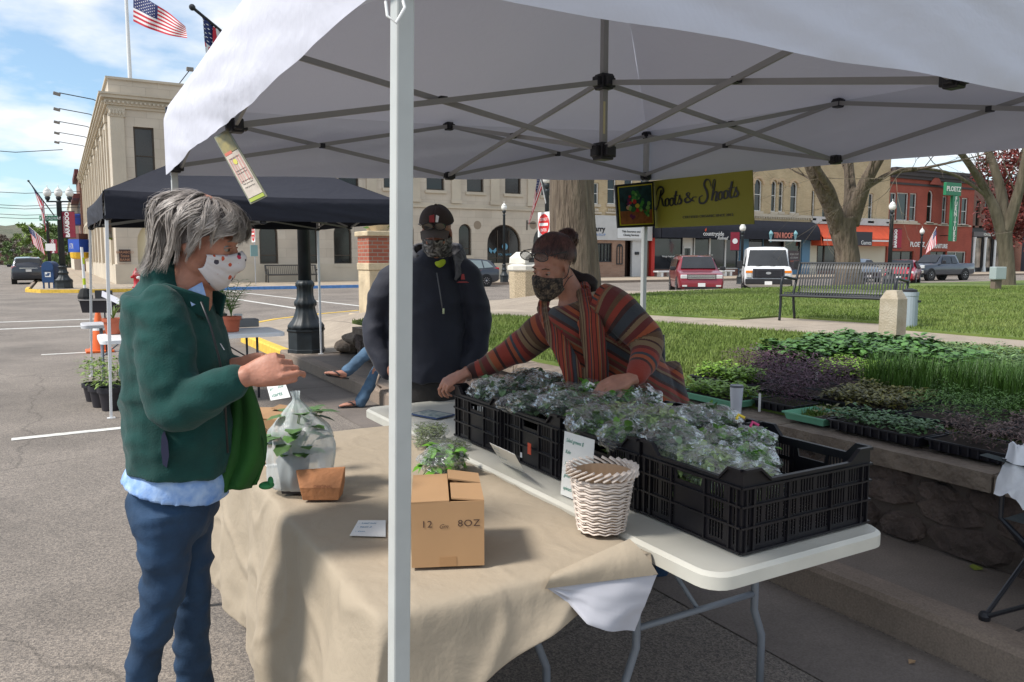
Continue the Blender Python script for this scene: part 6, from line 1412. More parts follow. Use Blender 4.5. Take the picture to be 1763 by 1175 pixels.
def bag(c,r,gm,lab,seed,n=120,ls=.05,filmm=None,pinch=None):
 random.seed(seed);t=T('salad_bag',lab,'bag',(c[0],c[1],c[2]-r[2]),group='clear bags of salad greens heaped in the crates')
 c=Vector(c);M=Matrix.Rotation(rnd(0,3.1),4,'Z')
 lb=MB()
 for _ in range(n):
  p=Vector((rnd(-1,1),rnd(-1,1),rnd(-1,1)))
  if p.length>1:p.normalize()
  plant_leaf(lb,Vector((p.x*r[0]*.72,p.y*r[1]*.72,p.z*r[2]*.74)),Vector((rnd(-1,1),rnd(-1,1),rnd(-.7,.7))),ls*rnd(.6,1.3),rnd(.35,.8),fold=rnd(.1,.8))
 lb.v=[tuple(c+M@Vector(v))for v in lb.v];lb.build('greens',gm,t,fix=False)
 fm=MB();s=rnd(0,50)
 def f(u,v):
  th=math.pi*v;ph=2*math.pi*u;d=Vector((math.sin(th)*math.cos(ph),math.sin(th)*math.sin(ph),math.cos(th)))
  k=1+.20*noise.noise(d*2.2+Vector((s,0,0)))+.16*abs(noise.noise(d*5+Vector((0,s,0))))+.03*noise.noise(d*11+Vector((0,0,s)))
  fl_=max(0,d.x-.6)*.5
  p=Vector((d.x*r[0]*(1+fl_),d.y*r[1]*(1-.3*fl_),d.z*r[2]))*k
  p.z+=fl_*.03
  return c+M@p
 fm.grid(f,40,24);fm.build('film',filmm or M_film,t,fix=False,merge=0)
 return t
places=['by the reaching hand','at the far corner','under the woman\'s sleeve','in the middle of the heap','against the striped cardigan','beside the resting hand','over the orange stickered crate','behind the tall card','near the yellow twist','next to the empty corner','on the crate rim','above the basket']
sp=[]
random.seed(21)
def heap(x0,x1,y0,y1,zt,n,gms,ls=.05,bulge=.03):
 k=0
 for i in range(n):
  gx=int(math.sqrt(n*(x1-x0)/(y1-y0)))+1;gy=math.ceil(n/gx);a=(i%gx+.5+rnd(-.25,.25))/gx;b=(i//gx+.5+rnd(-.25,.25))/gy
  x=x0+(x1-x0)*a;y=y0+(y1-y0)*b;sp.append((x,y,zt+bulge*math.sin(math.pi*a)+rnd(-.012,.014),gms[i%len(gms)],ls))
heap(1.60,2.08,2.82,3.18,.955,6,[G2,G2,G1]);heap(1.60,2.10,2.40,2.76,.955,7,[G2,G1,G4,G2]);heap(1.60,2.10,1.96,2.33,.945,7,[G1,G3,G2,G1]);
sp+=[(1.70,1.84,.925,G3,.045),(1.86,1.86,.945,G1,.045),(1.71,1.72,.915,G3,.045),(1.84,1.70,.92,G4,.045),(1.99,1.84,.93,G4,.045),(1.74,1.61,.895,G3,.045),(1.70,1.90,.97,G2,.045)]
side=lambda x:'on the camera side' if x<1.75 else('in the middle' if x<1.95 else 'on the far side')
names={0:'bag of %s greens %s of the nearest crate',1:'bag of %s greens %s of the crate behind the basket',2:'bag of %s greens %s of the orange stickered crate',3:'bag of %s greens %s of the farthest crate'}
seen={}
for i,(x,y,z,gm,ls)in enumerate(sp):
 ci=0 if y<1.93 else 1 if y<2.36 else 2 if y<2.79 else 3
 tone={G1.name:'dark',G2.name:'blue green',G3.name:'pale stemmed',G4.name:'bright'}[gm.name]
 lab=names[ci]%(tone,side(x));cn_=CR[ci][1]
 if lab in seen:lab=lab.replace('bag of','far bag of' if y>cn_ else 'near bag of',1)
 if lab in seen:lab='topmost '+lab
 seen[lab]=1
 bag((x,y,z),(rnd(.085,.11),rnd(.075,.10),rnd(.05,.065)),gm,lab,100+i,n=230,ls=ls*.9)
for(x,y)in((1.85,1.72),(1.84,2.14),(1.83,2.56),(1.82,2.99)):pass
for i,(x,y)in enumerate(((1.78,1.78),(1.84,2.14),(1.83,2.56),(1.82,2.99))):
 random.seed(60+i);tag(leafblob(900,(x,y,.83),(.20 if i else.15,.14 if i else.08,.055),.045,G3 if i<2 else G2,name='loose_greens',aspect=1.6),('leafy greens packed low in the half empty crate','leafy greens packed low in the crate behind the basket','leafy greens packed low in the orange stickered crate','leafy greens packed low in the farthest crate')[i],'salad greens',kind='stuff')
for px,c,m_ in(((1268,722),2.3,mat('yellow twist tie',(.75,.55,.05),.5)),((1292,735),2.25,mat('pink twist tie',(.55,.05,.18),.5)),((1012,665),3.0,M_globe)):
 p=D(px[0],px[1],c);tag(MB().loft([p,p+Vector((.012,.004,.012)),p+Vector((.026,-.008,.003))],.0045,6).build('twist_tie',m_),'small %s twist tie on a salad bag'%m_.name.split()[0].replace('frosted','white'),'twist tie')
M_card=mat('white card',(.76,.76,.74),.6);M_ink=mat('green ink',(.04,.25,.19),.6)
def card(name_,c0,c1,c2,c3,lines,lab,ink=M_ink,size=.018):
 0
 n=(c1-c0).cross(c3-c0).normalized();n=-n if n.dot(Vector((0,0,CAMH))-c0)<0 else n
 t=T(name_,lab,'card',tuple((c2+c3)/2));f=lambda x,y,z:c0.lerp(c1,x).lerp(c3.lerp(c2,x),y)+n*z
 MB().prism([(0,0),(1,0),(1,1),(0,1)],-.0012,0,f=f).build('paper',M_card,t)
 w=(c1-c0).length;h=(c3-c0).length
 for i,(s,yy)in enumerate(lines):
  text_mb(s,size,lambda x,y,z:f(.08+x/w,yy-y/h,.0012+z),.0003,shear=.3,align='LEFT',sx=.9).build('handwriting',ink,t)
 return t
z_=.742
b0=Vv(862,806,1.50);b1=Vv(903,825,1.50);b0.z=b1.z=z_;tl=D(843,763,2.82);tr_=D(886,783,2.66)
card('price_card',tl,tr_,b1,b0,[('Salad',.22),('mix',.42),('$4 a bag',.68)],'white handwritten card leaning on the orange stickered crate',ink=mat('grey blue ink',(.25,.36,.45),.6),size=.02)
b0=G(965,851,z_);b1=G(1016,872,z_);tl=b0+Vector((.012,0,.105));tr_=b1+Vector((.012,0,.105));tl=Vector((b0.x+.015,b0.y,D(970,772,2.4).z));tr_=Vector((b1.x+.015,b1.y,tl.z))
card('price_card',tl,tr_,b1,b0,[('Salad greens $',.15),('Kale',.33),('Swiss ch',.52),('greens',.70),('spinach',.90)],'tall white handwritten card standing left of the white basket',size=.018)
zc_=.7395
c=[G(617,896,zc_),G(664,896,zc_),G(664,924,zc_),G(602,922,zc_)]
card('price_card',*[v for v in c],[('- Leaf mix',.25),('- basil 3',.5),('- sun',.78)],'flat white handwritten card on the tan cloth left of the near post',ink=mat('teal ink',(.05,.2,.35),.6),size=.014)
M_wick=mat('whitewashed wicker',(.66,.57,.50),.75,var=.12,vscale=40)
bc=Vector((1.375,1.845,.743));tb=T('wicker_basket','round whitewashed woven basket on the edge of the cream table','basket',tuple(bc))
bk=MB();Hb=.178;rb0,rb1=.068,.095;nst=26;rowsb=19
for r_ in range(rowsb):
 z0=Hb*.92*r_/rowsb+.006;rr=rb0+(rb1-rb0)*(z0/Hb);pts=[]
 for j in range(nst*3+1):
  a=2*math.pi*j/(nst*3);k=math.cos(a*nst/2+math.pi*r_)*.0016;pts.append((math.cos(a)*(rr+k),math.sin(a)*(rr+k),z0+.0018*math.sin(a*nst/2)))
 bk.loft(pts,[(.0024,.0052)]*len(pts),6,up=(0,0,1),cap=False)
bk.v=[tuple(Vector(v)+bc)for v in bk.v];bk.build('woven_side',M_wick,tb,smooth=True,fix=False)
rm=MB()
for s in range(2):
 for q in range(26):
  a0_=2*math.pi*q/26;a1_=2*math.pi*(q+1.9)/26;sgn=1 if s else-1
  pts=[bc+Vector((math.cos(a)*(rb1+.005+.004*sgn*math.cos(t*math.pi)),math.sin(a)*(rb1+.005+.004*sgn*math.cos(t*math.pi)),Hb-.006+.024*t))for t,a in[(k/4,a0_+(a1_-a0_)*k/4)for k in range(5)]]
  rm.loft(pts,[(.0068,.003)]*5,6)
rm.build('braided_rim',M_wick,tb,smooth=True)
MB().lathe([(rb0-.004,.002),(rb0-.004,.006)],bc,24).lathe([(rb0-.004,.006),(rb1-.006,Hb)],bc,24,cap=False).build('basket_lining',mat('wicker inside',(.40,.27,.17),.8),tb,fix=False)
MB().grid(lambda u,v:bc+Vector((math.cos(u*6.283)*v*.085,math.sin(u*6.283)*v*.085,Hb*.72+.006*noise.noise(Vector((u*30,v*9,0)))+.018*(1-v))),40,10).build('seeds',mat('golden seeds',(.48,.33,.13),.8,var=.6,vscale=300),tb,fix=False)
M_kraft=mat('kraft cardboard',(.40,.235,.115),.8,var=.06,vscale=6);M_ktape=mat('paper tape',(.36,.20,.09),.5)
def carton(loc,rz,w,d,h,label,flaps=True,txt=(('12',-.055,.62),('8OZ',.055,.62))):
 t=T('cardboard_box',label,'box',loc,rz=rz,group=None);e=.004
 MB().box((-w/2,-d/2,.001),(w/2,-d/2+e,h)).box((-w/2,d/2-e,.001),(w/2,d/2,h)).box((-w/2,-d/2+e,.001),(-w/2+e,d/2-e,h)).box((w/2-e,-d/2+e,.001),(w/2,d/2-e,h)).box((-w/2+e,-d/2+e,.001),(w/2-e,d/2-e,.005)).build('carton_walls',M_kraft,t,world=False)
 def flap(a,b,dirn,L,ang,nm='flap',cut=0):
  a=Vector(a);b=Vector(b);dd=Vector(dirn)*math.cos(ang)*L+Vector((0,0,math.sin(ang)*L));tt=(b-a)
  q=[a,b,b+dd-tt*cut,a+dd+tt*cut];nn=tt.cross(dd).normalized()*.002
  MB().add([p+nn for p in q]+[p-nn for p in q],[(0,1,2,3),(7,6,5,4),(0,4,5,1),(1,5,6,2),(2,6,7,3),(3,7,4,0)]).build(nm,M_kraft,t,world=False)
 flap((-w/2,-d/2,h),(-w/2,d/2,h),(1,0,0),w*.52,.02);flap((w/2,-d/2,h+.001),(w/2,d/2*.2,h+.001),(-1,0,0),w*.45,.07,cut=.05)
 flap((w/2,d/2*.25,h+.001),(w/2,d/2,h+.001),(-1,0,0),w*.48,.16 if flaps else.05,cut=.03)
 for s,x,z in txt:text_mb(s,.026,lambda a,b,c_:Vector((x+a,-d/2-.0012+c_*.3,h*z+b)),.0004,sx=1.1,spacing=1.1).build('printed_text',mat('carton ink',(.06,.03,.02),.7),t,world=False)
 text_mb('Gm',.016,lambda a,b,c_:Vector((-.012+a,-d/2-.0012+c_*.3,h*.60+b)),.0004,shear=.4).build('handwriting',MC['carton ink'],t,world=False)
 MB().box((-.022,-d/2-.001,.002),(.022,-d/2-.0002,.028)).build('tape',M_ktape,t,world=False)
 return t
pL=G(709,979,.742);pR=G(834,974,.742);ang=math.atan2(pR.y-pL.y,pR.x-pL.x);w_=(pR-pL).length
mid_=(pL+pR)/2;nrm=Vector((-math.sin(ang),math.cos(ang),0));carton(tuple(mid_+nrm*.13),ang,w_,.26,.176,'small brown carton with printed numbers right of the near post')
c0=G(452,800,.74);carton((c0.x+.05,c0.y+.12,.742),-.62,.19,.25,.176,'brown carton with lettering behind the bagged plant',txt=(('ZO8',.04,.72),))
p=Vector((c0.x+.05,c0.y+.12,.742));
q0_=D(457,657,2.93);q1_=D(484,641,2.93);q2_=D(500,684,2.88);q3_=D(466,690,2.88)
card('price_card',q0_,q1_,q2_,q3_,[('tomato',.55),('starts',.85)],'white handwritten card tucked upright in the carton beside the woman\'s hands',size=.02)
M_pouch=mat('brown paper pouch',(.42,.18,.075),.75,var=.18,vscale=25,bump=.5,bscale=90)
c0=G(556,857,.742);t=T('paper_pouch','small folded brown paper pouch beside the bagged plant','pouch',tuple(c0),rz=-.52)
W1,W0,Dd=.060,.088,.035
MB().add([(-W1,-Dd,.001),(W1,-Dd,.001),(W1,Dd,.001),(-W1,Dd,.001),(-W1*1.15,-Dd*1.1,.045),(W1*1.15,-Dd*1.1,.045),(W1*1.15,Dd*.9,.045),(-W1*1.15,Dd*.9,.045),(-W0,-.008,.097),(W0*.9,-.006,.108),(W0*.9,.002,.108),(-W0,0,.097)],[(0,3,2,1)]+[(a,(a+1)%4,4+(a+1)%4,4+a)for a in range(4)]+[(4+a,4+(a+1)%4,8+(a+1)%4,8+a)for a in range(4)]+[(8,9,10,11)]).build('pouch_paper',M_pouch,t,world=False,bevel=.003)
text_mb('ORIGINAL',.014,lambda a,b,c_:Vector((a+.01,-Dd*1.1-.001+b*.45+c_*.1,.045+b)),.0004).build('printed_text',mat('pouch ink',(.25,.09,.04),.8),t,world=False)
tag(MB().box((-.02,-.012,0),(.03,.015,.003),M=Matrix.Translation(G(467,802,.742))).build('paper_scrap',M_white),'scrap of white paper on the cloth behind the green tote','paper')
c0=G(507,846,.742);t=T('potted_plant','leafy seedling in a square black pot inside a milky bag','potted plant',tuple(c0),rz=.3)
M_pot=mat('black pot plastic',(.018,.016,.022),.45)
MB().lathe([(.050,.001),(.066,.115),(.070,.116),(.070,.125),(.062,.125),(.058,.11)],(0,0,0),4).build('pot',M_pot,t,world=False,bevel=.003)
MB().lathe([(.058,.108),(.01,.112)],(0,0,0),8).build('soil',mat('potting soil',(.03,.02,.013),1),t,world=False)
random.seed(3);pl=MB();st_=MB()
for i in range(54):
 a=rnd(0,6.28);h=rnd(.14,.29);r_=rnd(.02,.075);p=Vector((r_*math.cos(a)+.015,r_*math.sin(a),h));st_.loft([(0,0,.11),(p.x*.4,p.y*.4,h*.7),tuple(p)],.0017,5);plant_leaf(pl,p,Vector((math.cos(a),math.sin(a),rnd(-.2,.4))),rnd(.05,.085),.8)
pl.build('leaves',mat('seedling leaf',(.07,.15,.035),.5,island=.35),t,world=False,fix=False);st_.build('stems',mat('seedling stem',(.15,.22,.07),.6),t,world=False)
c1=c0+Vector((.035,.02,0));bgm=MB()
def bagf(u,v):
 a=2*math.pi*u;h=.345*v
 k=1+.16*noise.noise(Vector((math.cos(a)*1.6,math.sin(a)*1.6,v*3)))+.14*(.4-abs(noise.noise(Vector((math.cos(a)*3.2,math.sin(a)*3.2,v*2.2)))))+.05*noise.noise(Vector((math.cos(a)*9,math.sin(a)*9,v*7)))+.05*math.sin(a*9+v*3)*v
 r_=.098+.012*math.sin(v*5)
 if v>.62:r_*=max(.12,1-((v-.62)/.30)**1.1*.9)if v<.93 else.12+(v-.93)*.9
 if v<.05:r_*=.5+.5*v/.05
 return c1+Vector((math.cos(a)*r_*k*1.05-.035*max(0,v-.5),math.sin(a)*r_*k,.004+h))
bgm.grid(bagf,64,40)
o=bgm.build('milky_bag',M_film2,None,smooth=True,fix=False);tag(o,'milky produce bag twisted shut over the potted seedling','bag')
def clam(c,rz,w,d,h,lab,seed):
 random.seed(seed);t=T('sprout_clamshell',lab,'container',tuple(c),rz=rz,group='clear clamshells of sprouts')
 MB().add([(-w*.44,-d*.44,.002),(w*.44,-d*.44,.002),(w*.44,d*.44,.002),(-w*.44,d*.44,.002),(-w/2,-d/2,h*.5),(w/2,-d/2,h*.5),(w/2,d/2,h*.5),(-w/2,d/2,h*.5),(-w*.44,-d*.44,h),(w*.44,-d*.44,h),(w*.44,d*.44,h),(-w*.44,d*.44,h)],[(0,3,2,1),(8,9,10,11)]+[(a,(a+1)%4,4+(a+1)%4,4+a)for a in range(4)]+[(4+a,4+(a+1)%4,8+(a+1)%4,8+a)for a in range(4)]).build('clear_shell',M_film,t,world=False)
 g=MB()
 for i in range(260):
  p=Vector((rnd(-.4,.4)*w,rnd(-.4,.4)*d,rnd(.06,.85)*h));q=p+Vector((rnd(-1,1),rnd(-1,1),rnd(-.5,.5))).normalized()*.02
  p=Vector((p.x,p.y,p.z));q.z=min(max(q.z,.004),h*.93);g.bar(p,q,.0022)
 g.build('sprouts',mat('pale sprouts',(.22,.27,.12),.6,island=.6),t,world=False,fix=False)
q=G(744,768,.742)
clam(q+Vector((0,.03,0)),-.3,.15,.13,.045,'lower clamshell of sprouts in the stack beside the far crate',1);clam(q+Vector((.005,.03,.047)),-.25,.15,.13,.045,'upper clamshell of sprouts in the stack beside the far crate',2)
clam(G(778,776,.742)+Vector((0,.02,0)),.2,.15,.12,.04,'single clamshell of sprouts nearer the cardboard box',3)
q=G(766,820,.742);bag((q.x+.02,q.y+.06,.79),(.12,.085,.05),G4,'clear bag of bright leaves lying behind the small brown carton',400,n=160,ls=.06)
q=G(745,715,.742);t=T('magazine','glossy blue bordered magazine on the far end of the cream table','magazine',(q.x,q.y,.742),rz=.35)
MB().box((-.07,-.10,.001),(.07,.10,.006)).build('pages',mat('blue magazine edge',(.03,.06,.16),.4),t,world=False);MB().box((-.06,-.09,.0062),(.06,.09,.0068)).build('cover_picture',mat('cover picture',(.15,.22,.25),.3,var=.9,vscale=35,c2=(.6,.62,.55)),t,world=False)
M_trb=mat('black tray plastic',(.012,.012,.018),.4);M_trg=mat('mint green tray',(.16,.42,.27),.5);M_soil=mat('tray soil',(.035,.022,.015),1,var=.5,vscale=60)
sm_={'cabbage':mat('blue cabbage seedling',(.09,.13,.115),.6,island=.5),'lettuce':mat('light lettuce seedling',(.17,.30,.03),.55,island=.35),'purple':mat('dark purple seedling',(.085,.04,.06),.7,island=.6),'plettuce':mat('purple lettuce seedling',(.085,.022,.05),.55,island=.5),'broad':mat('broad green seedling',(.07,.16,.035),.5,island=.35),'chive':mat('chive blade',(.045,.11,.012),.5,island=.4),'fine':mat('fine green seedling',(.09,.19,.03),.6,island=.4),'brown':mat('brown purple seedling',(.13,.08,.07),.7,island=.6),'seedling':mat('small green seedling',(.07,.15,.045),.55,island=.4),'pepper':mat('grey green seedling',(.12,.2,.07),.6,island=.4),'chard':mat('red green chard',(.13,.12,.02),.5,island=.6)}
seeds_=[(3.75,3.85,'lettuce'),(3.95,4.2,'cabbage'),(4.3,4.6,'cabbage'),(4.1,4.1,'lettuce'),(3.9,3.25,'purple'),(4.3,3.6,'purple'),(4.5,4.1,'purple'),(4.8,4.55,'plettuce'),(5.2,4.9,'plettuce'),(4.25,2.98,'chard'),(3.8,2.5,'seedling'),(3.8,2.0,'brown'),(3.9,1.6,'brown'),(4.2,2.45,'fine'),(4.65,3.45,'purple'),(4.7,2.85,'chive'),(4.75,2.35,'chive'),(4.3,2.0,'brown'),(5.3,3.8,'lettuce'),(5.0,4.0,'lettuce'),(5.1,3.3,'fine'),(5.6,4.6,'broad'),(5.3,4.4,'broad'),(6.0,4.6,'broad'),(6.2,4.0,'broad'),(5.8,3.6,'broad'),(6.3,3.4,'pepper'),(5.6,3.0,'pepper'),(5.2,2.8,'fine')]
desc={'cabbage':'blue green cabbage seedlings','lettuce':'light green lettuce seedlings','purple':'dark purple feathery seedlings','plettuce':'shiny purple lettuce seedlings','broad':'broad leaved green seedlings','chive':'tall thin chives','fine':'fine ferny green seedlings','brown':'brownish purple seedlings','seedling':'small dark green seedlings','pepper':'grey green labelled seedlings','chard':'red stemmed chard seedlings'}
def grow(kind,x0,y0,x1,y1,z,dens=1.0):
 mb=MB();n=int(420*dens)
 for i in range(n):
  x=rnd(x0,x1);y=rnd(y0,y1)
  if kind=='chive':
   h=rnd(.16,.30);a=rnd(0,6.28);b=rnd(.0,.12)*h/.2;m=Vector((x+b*.4*math.cos(a),y+b*.4*math.sin(a),z+h*.6));e=Vector((x+b*math.cos(a),y+b*math.sin(a),z+h));w=Vector((-math.sin(a),math.cos(a),0))*.0016
   p=Vector((x,y,z));mb.add([p-w,p+w,m+w,m-w,e],[(0,1,2,3),(3,2,4)]);
   if i<n*.9:continue
  H1_={'cabbage':.17,'lettuce':.11,'purple':.21,'plettuce':.19,'broad':.20,'fine':.17,'brown':.15,'seedling':.075,'pepper':.2,'chard':.09,'chive':.1}[kind]
  S={'cabbage':.042,'lettuce':.04,'purple':.032,'plettuce':.06,'broad':.06,'fine':.028,'brown':.028,'seedling':.026,'pepper':.04,'chard':.04,'chive':.02}[kind]*rnd(.7,1.3)
  Wd={'cabbage':.9,'lettuce':.6,'purple':.3,'plettuce':.5,'broad':.85,'fine':.22,'brown':.3,'seedling':.7,'pepper':.5,'chard':.4,'chive':.3}[kind]
  h=H1_*rnd(.12,1.0)*(.8+.4*noise.noise(Vector((x*7,y*7,0))));a=rnd(0,6.28)
  plant_leaf(mb,Vector((x,y,z+h)),Vector((math.cos(a),math.sin(a),rnd(-.3,.7))),S,Wd)
 return mb
def tray(x0,y0,x1,y1,kind,green,lab,z=.615,dens=1.0,empty=0):
 t=T('seedling_tray',lab,'seedling tray',((x0+x1)/2,(y0+y1)/2,z),group='trays of seedlings laid out behind the wall');m=M_trg if green else M_trb;h=.055 if not green else.045
 mb=MB();i_=.012
 mb.add([(x0+i_,y0+i_,z),(x1-i_,y0+i_,z),(x1-i_,y1-i_,z),(x0+i_,y1-i_,z),(x0,y0,z+h),(x1,y0,z+h),(x1,y1,z+h),(x0,y1,z+h),(x0-.008,y0-.008,z+h),(x1+.008,y0-.008,z+h),(x1+.008,y1+.008,z+h),(x0-.008,y1+.008,z+h),(x0-.008,y0-.008,z+h-.008),(x1+.008,y0-.008,z+h-.008),(x1+.008,y1+.008,z+h-.008),(x0-.008,y1+.008,z+h-.008)],[(0,3,2,1)]+[(a,(a+1)%4,4+(a+1)%4,4+a)for a in range(4)]+[(4+a,4+(a+1)%4,8+(a+1)%4,8+a)for a in range(4)]+[(8+a,8+(a+1)%4,12+(a+1)%4,12+a)for a in range(4)])
 mb.build('tray_base',m,t,fix=False)
 if not green:
  rb_=MB();k=int((y1-y0)/.045)
  for j in range(k):yy=y0+.02+(y1-y0-.04)*j/(k-1);rb_.box((x0-.004,yy-.004,z+.003),(x0+.010,yy+.004,z+h-.009))
  rb_.build('tray_ribs',m,t)
 if empty:y0s=y0;y1s=y0+(y1-y0)*(1-empty)
 else:y0s,y1s=y0,y1
 MB().box((x0+.014,y0s+.014,z+.02),(x1-.014,y1s-.014,z+h-.006)).build('soil',M_soil,t)
 grow(kind,x0+.015,y0s+.015,x1-.015,y1s-.015,z+h-.008,dens*(y1s-y0s)/.52).build('seedlings',sm_[kind],t,fix=False)
 return t
random.seed(77);used=set()
def uniq(l,opts):
 for o in opts:
  if l+o not in used:used.add(l+o);return l+o
 used.add(l);return l
tray(3.62,3.50,3.88,4.02,'lettuce',1,'mint green tray of light lettuce seedlings beside the white tumbler',dens=1.7)
tray(3.66,2.86,3.93,3.14,'chard',1,'mint green tray nearly empty on the coping, its near corner bare',empty=.62,dens=.5)
tray(3.78,3.17,4.02,3.48,'purple',0,'black tray of dark purple seedlings between the tumbler and the mint tray',dens=3)
tray(3.66,2.30,3.93,2.83,'seedling',0,'black ribbed tray of small dark green seedlings on the coping edge',dens=2.2)
tray(3.68,1.72,3.95,2.27,'brown',0,'black tray of brownish purple seedlings on the coping by the white garment',dens=2.8)
tray(3.68,1.15,3.95,1.69,'brown',0,'black tray of brownish seedlings on the coping outside the white canopy',dens=1.2)
for k in range(9):
 v0=4.06+.295*k if k else 3.965+.09;us=4.32+.09*k if k else 4.35
 y=us
 j=0
 while y>.506*v0-.5:
  kind=min(seeds_,key=lambda s:(s[0]-v0-.13)**2+(s[1]-y+.27)**2)[2]
  if k<=3 and 2.15<y-.27<2.9 and k>1:kind='chive'
  rowd=('first row','second row','third row','fourth row','fifth row','sixth row','seventh row','second row from the path','row nearest the path')[k]
  lab=uniq('tray of '+desc[kind]+', '+rowd,['',', left of its neighbour',', farther right',', farthest right']if 0 else['',', next one right',', third along',', fourth along',', last'])
  tray(v0,y-.53,v0+.265,y,kind,0,lab,z=.635,dens=2.3 if kind!='chive' else 2.6)
  y-=.555;j+=1
M_lab=mat('wooden plant label',(.5,.38,.2),.8)
lm=0
for(px,py,d,m_)in((1308,690,4.8,M_white),(1497,640,6.0,M_white),(1513,700,4.9,M_lab),(1660,640,6.2,M_lab),(1700,650,6.0,M_lab),(1725,655,6.0,M_lab),(1600,630,6.4,M_lab),(1406,650,5.6,M_white)):
 p=D(px,py,d);tag(MB().add([p+RIGHT*a+UPV*b+FWD*c for c in(0,.002)for a,b in((-.008,-.07),(.008,-.07),(.008,.04),(0,.05),(-.008,.04))],[(0,1,2,3,4),(9,8,7,6,5),(0,5,6,1),(1,6,7,2),(2,7,8,3),(3,8,9,4),(4,9,5,0)]).build('plant_label',m_),('%s plant label stuck in the seedling trays'%('white' if m_==M_white else 'tan wooden')),'plant label','plant labels in the trays')
c0=G(1267,711,.617);t=T('tumbler','tall white steel tumbler with a grey lid on the wall coping','cup',tuple(c0))
MB().lathe([(.030,.0),(.031,.004),(.040,.155),(.040,.158)],(0,0,0),28).build('cup_body',mat('white enamel cup',(.62,.64,.70),.3,coat=.3),t,world=False,auto=40)
MB().lathe([(.0405,.1585),(.0405,.166),(.037,.172),(.030,.169),(.01,.169)],(0,0,0),28).build('cup_lid',mat('smoky lid',(.12,.13,.15),.3),t,world=False)
p=G(1684,980,.154);tag(MB().add([p+Vector(v)for v in((-.03,0,0),(0,-.022,.006),(.035,.0,.002),(.01,.03,.012),(-.01,.035,.004))],[(0,1,2,3,4)]).build('fallen_leaf',mat('yellow green leaf',(.22,.26,.04),.7)),'yellow green fallen leaf on the pavement by the wall foot','leaf')
p=G(1570,1141,.008);tag(MB().add([p+Vector(v)for v in((-.02,0,0),(0,-.012,.004),(.025,.0,.002),(.0,.015,.008))],[(0,1,2,3)]).build('fallen_leaf',mat('tan leaf',(.34,.22,.12),.8)),'tan fallen leaf in the gutter below the kerb','leaf')
M_tube=mat('black chair tube',(.015,.016,.022),.35);M_cfab=mat('dark chair fabric',(.02,.03,.03),.85)
t=T('camping_chair','dark folding camping chair at the right edge with a white garment over it','chair',(3.25,1.25,.15))
fA=G(1694,1072,.165);
tops_=D(1703,850,3.0)
pts={'a':Vector((3.05,1.61,.165)),'b':Vector((3.52,1.55,.165)),'c':Vector((3.05,1.02,.165)),'d':Vector((3.52,1.02,.165))}
S0={'a':Vector((3.06,1.58,.57)),'b':Vector((3.52,1.56,.57)),'c':Vector((3.06,1.04,.57)),'d':Vector((3.52,1.04,.57))}
for a,b in(('a','b'),('b','a'),('a','c'),('c','a'),('c','d'),('d','c'),('b','d'),('d','b')):MB().loft([pts[a],S0[b]],.009,8).build('leg_tube',M_tube,t)
for k_ in 'abcd':MB().lathe([(.02,0),(.022,.02),(.014,.035)],pts[k_]-Vector((0,0,.014)),10).build('foot',M_joint,t)
for a,b,z in(('a','c',.80),('b','d',.80)):
 MB().loft([S0[a],Vector((S0[a].x,S0[a].y,z))],.009,8).build('arm_post',M_tube,t);MB().loft([S0[b],Vector((S0[b].x+.0,S0[b].y-.05,z+.02))],.009,8).build('arm_post',M_tube,t)
MB().grid(lambda u,v:Vector((3.06+.46*u,1.04+.53*v,.57-.06*math.sin(math.pi*u)*math.sin(math.pi*v))),10,10).build('seat',M_cfab,t,fix=False)
for x in(3.06,3.52):MB().grid(lambda u,v,x=x:Vector((x-.03+.06*u,1.0+.66*v,.80-.015*math.sin(math.pi*v))),3,8).build('arm_strap',M_cfab,t,fix=False)
wh=MB();s_=5.0
def garment(u,v):
 p=Vector((3.0+.34*u,1.16+.42*v,.84));k=abs(u-.45)*2;p.z-=.34*max(0,k-.35)**1.1;p.x+=.03*noise.noise(Vector((v*5,u*3,1)))
 q=Vector((u*5,v*6,3));p+=Vector((noise.noise(q),noise.noise(q+Vector((9,0,0))),noise.noise(q+Vector((0,9,0)))))*.055+Vector((0,0,abs(noise.noise(q*2.2))*.03));return p
tag(wh.grid(garment,50,50).build('white_garment',mat('white cotton',(.70,.71,.74),.85,bump=.4,bscale=30),smooth=True,fix=False),'crumpled white garment thrown over the camping chair at the right edge','garment')
t=T('camping_chair','blue backed camping chair half hidden behind the woman in stripes','chair',tuple(G(1120,700,.15)))
a,b=D(1085,640,4.05),D(1141,648,4.15);a2,b2=D(1085,572,4.05),D(1138,580,4.2)
MB().prism([(0,0),(1,0),(1,1),(0,1)],0,.012,f=lambda x,y,z:a.lerp(b,x).lerp(a2.lerp(b2,x),y)+FWD*z).build('back_panel',mat('blue chair fabric',(.03,.15,.32),.8),t)
MB().loft([b2+UPV*.01+RIGHT*.008,b+RIGHT*.008,Vector((b.x,b.y,.16))],.011,8).build('frame_tube',M_tube,t);MB().loft([a2+UPV*.01,a,Vector((a.x,a.y,.16))],.011,8).build('frame_tube',M_tube,t)
M_terra=mat('terracotta plastic',(.42,.10,.045),.6,var=.08,vscale=10);M_palm=mat('palm frond',(.08,.17,.03),.5,island=.3);M_ltl=mat('yellow green foliage',(.17,.26,.05),.6,island=.4)
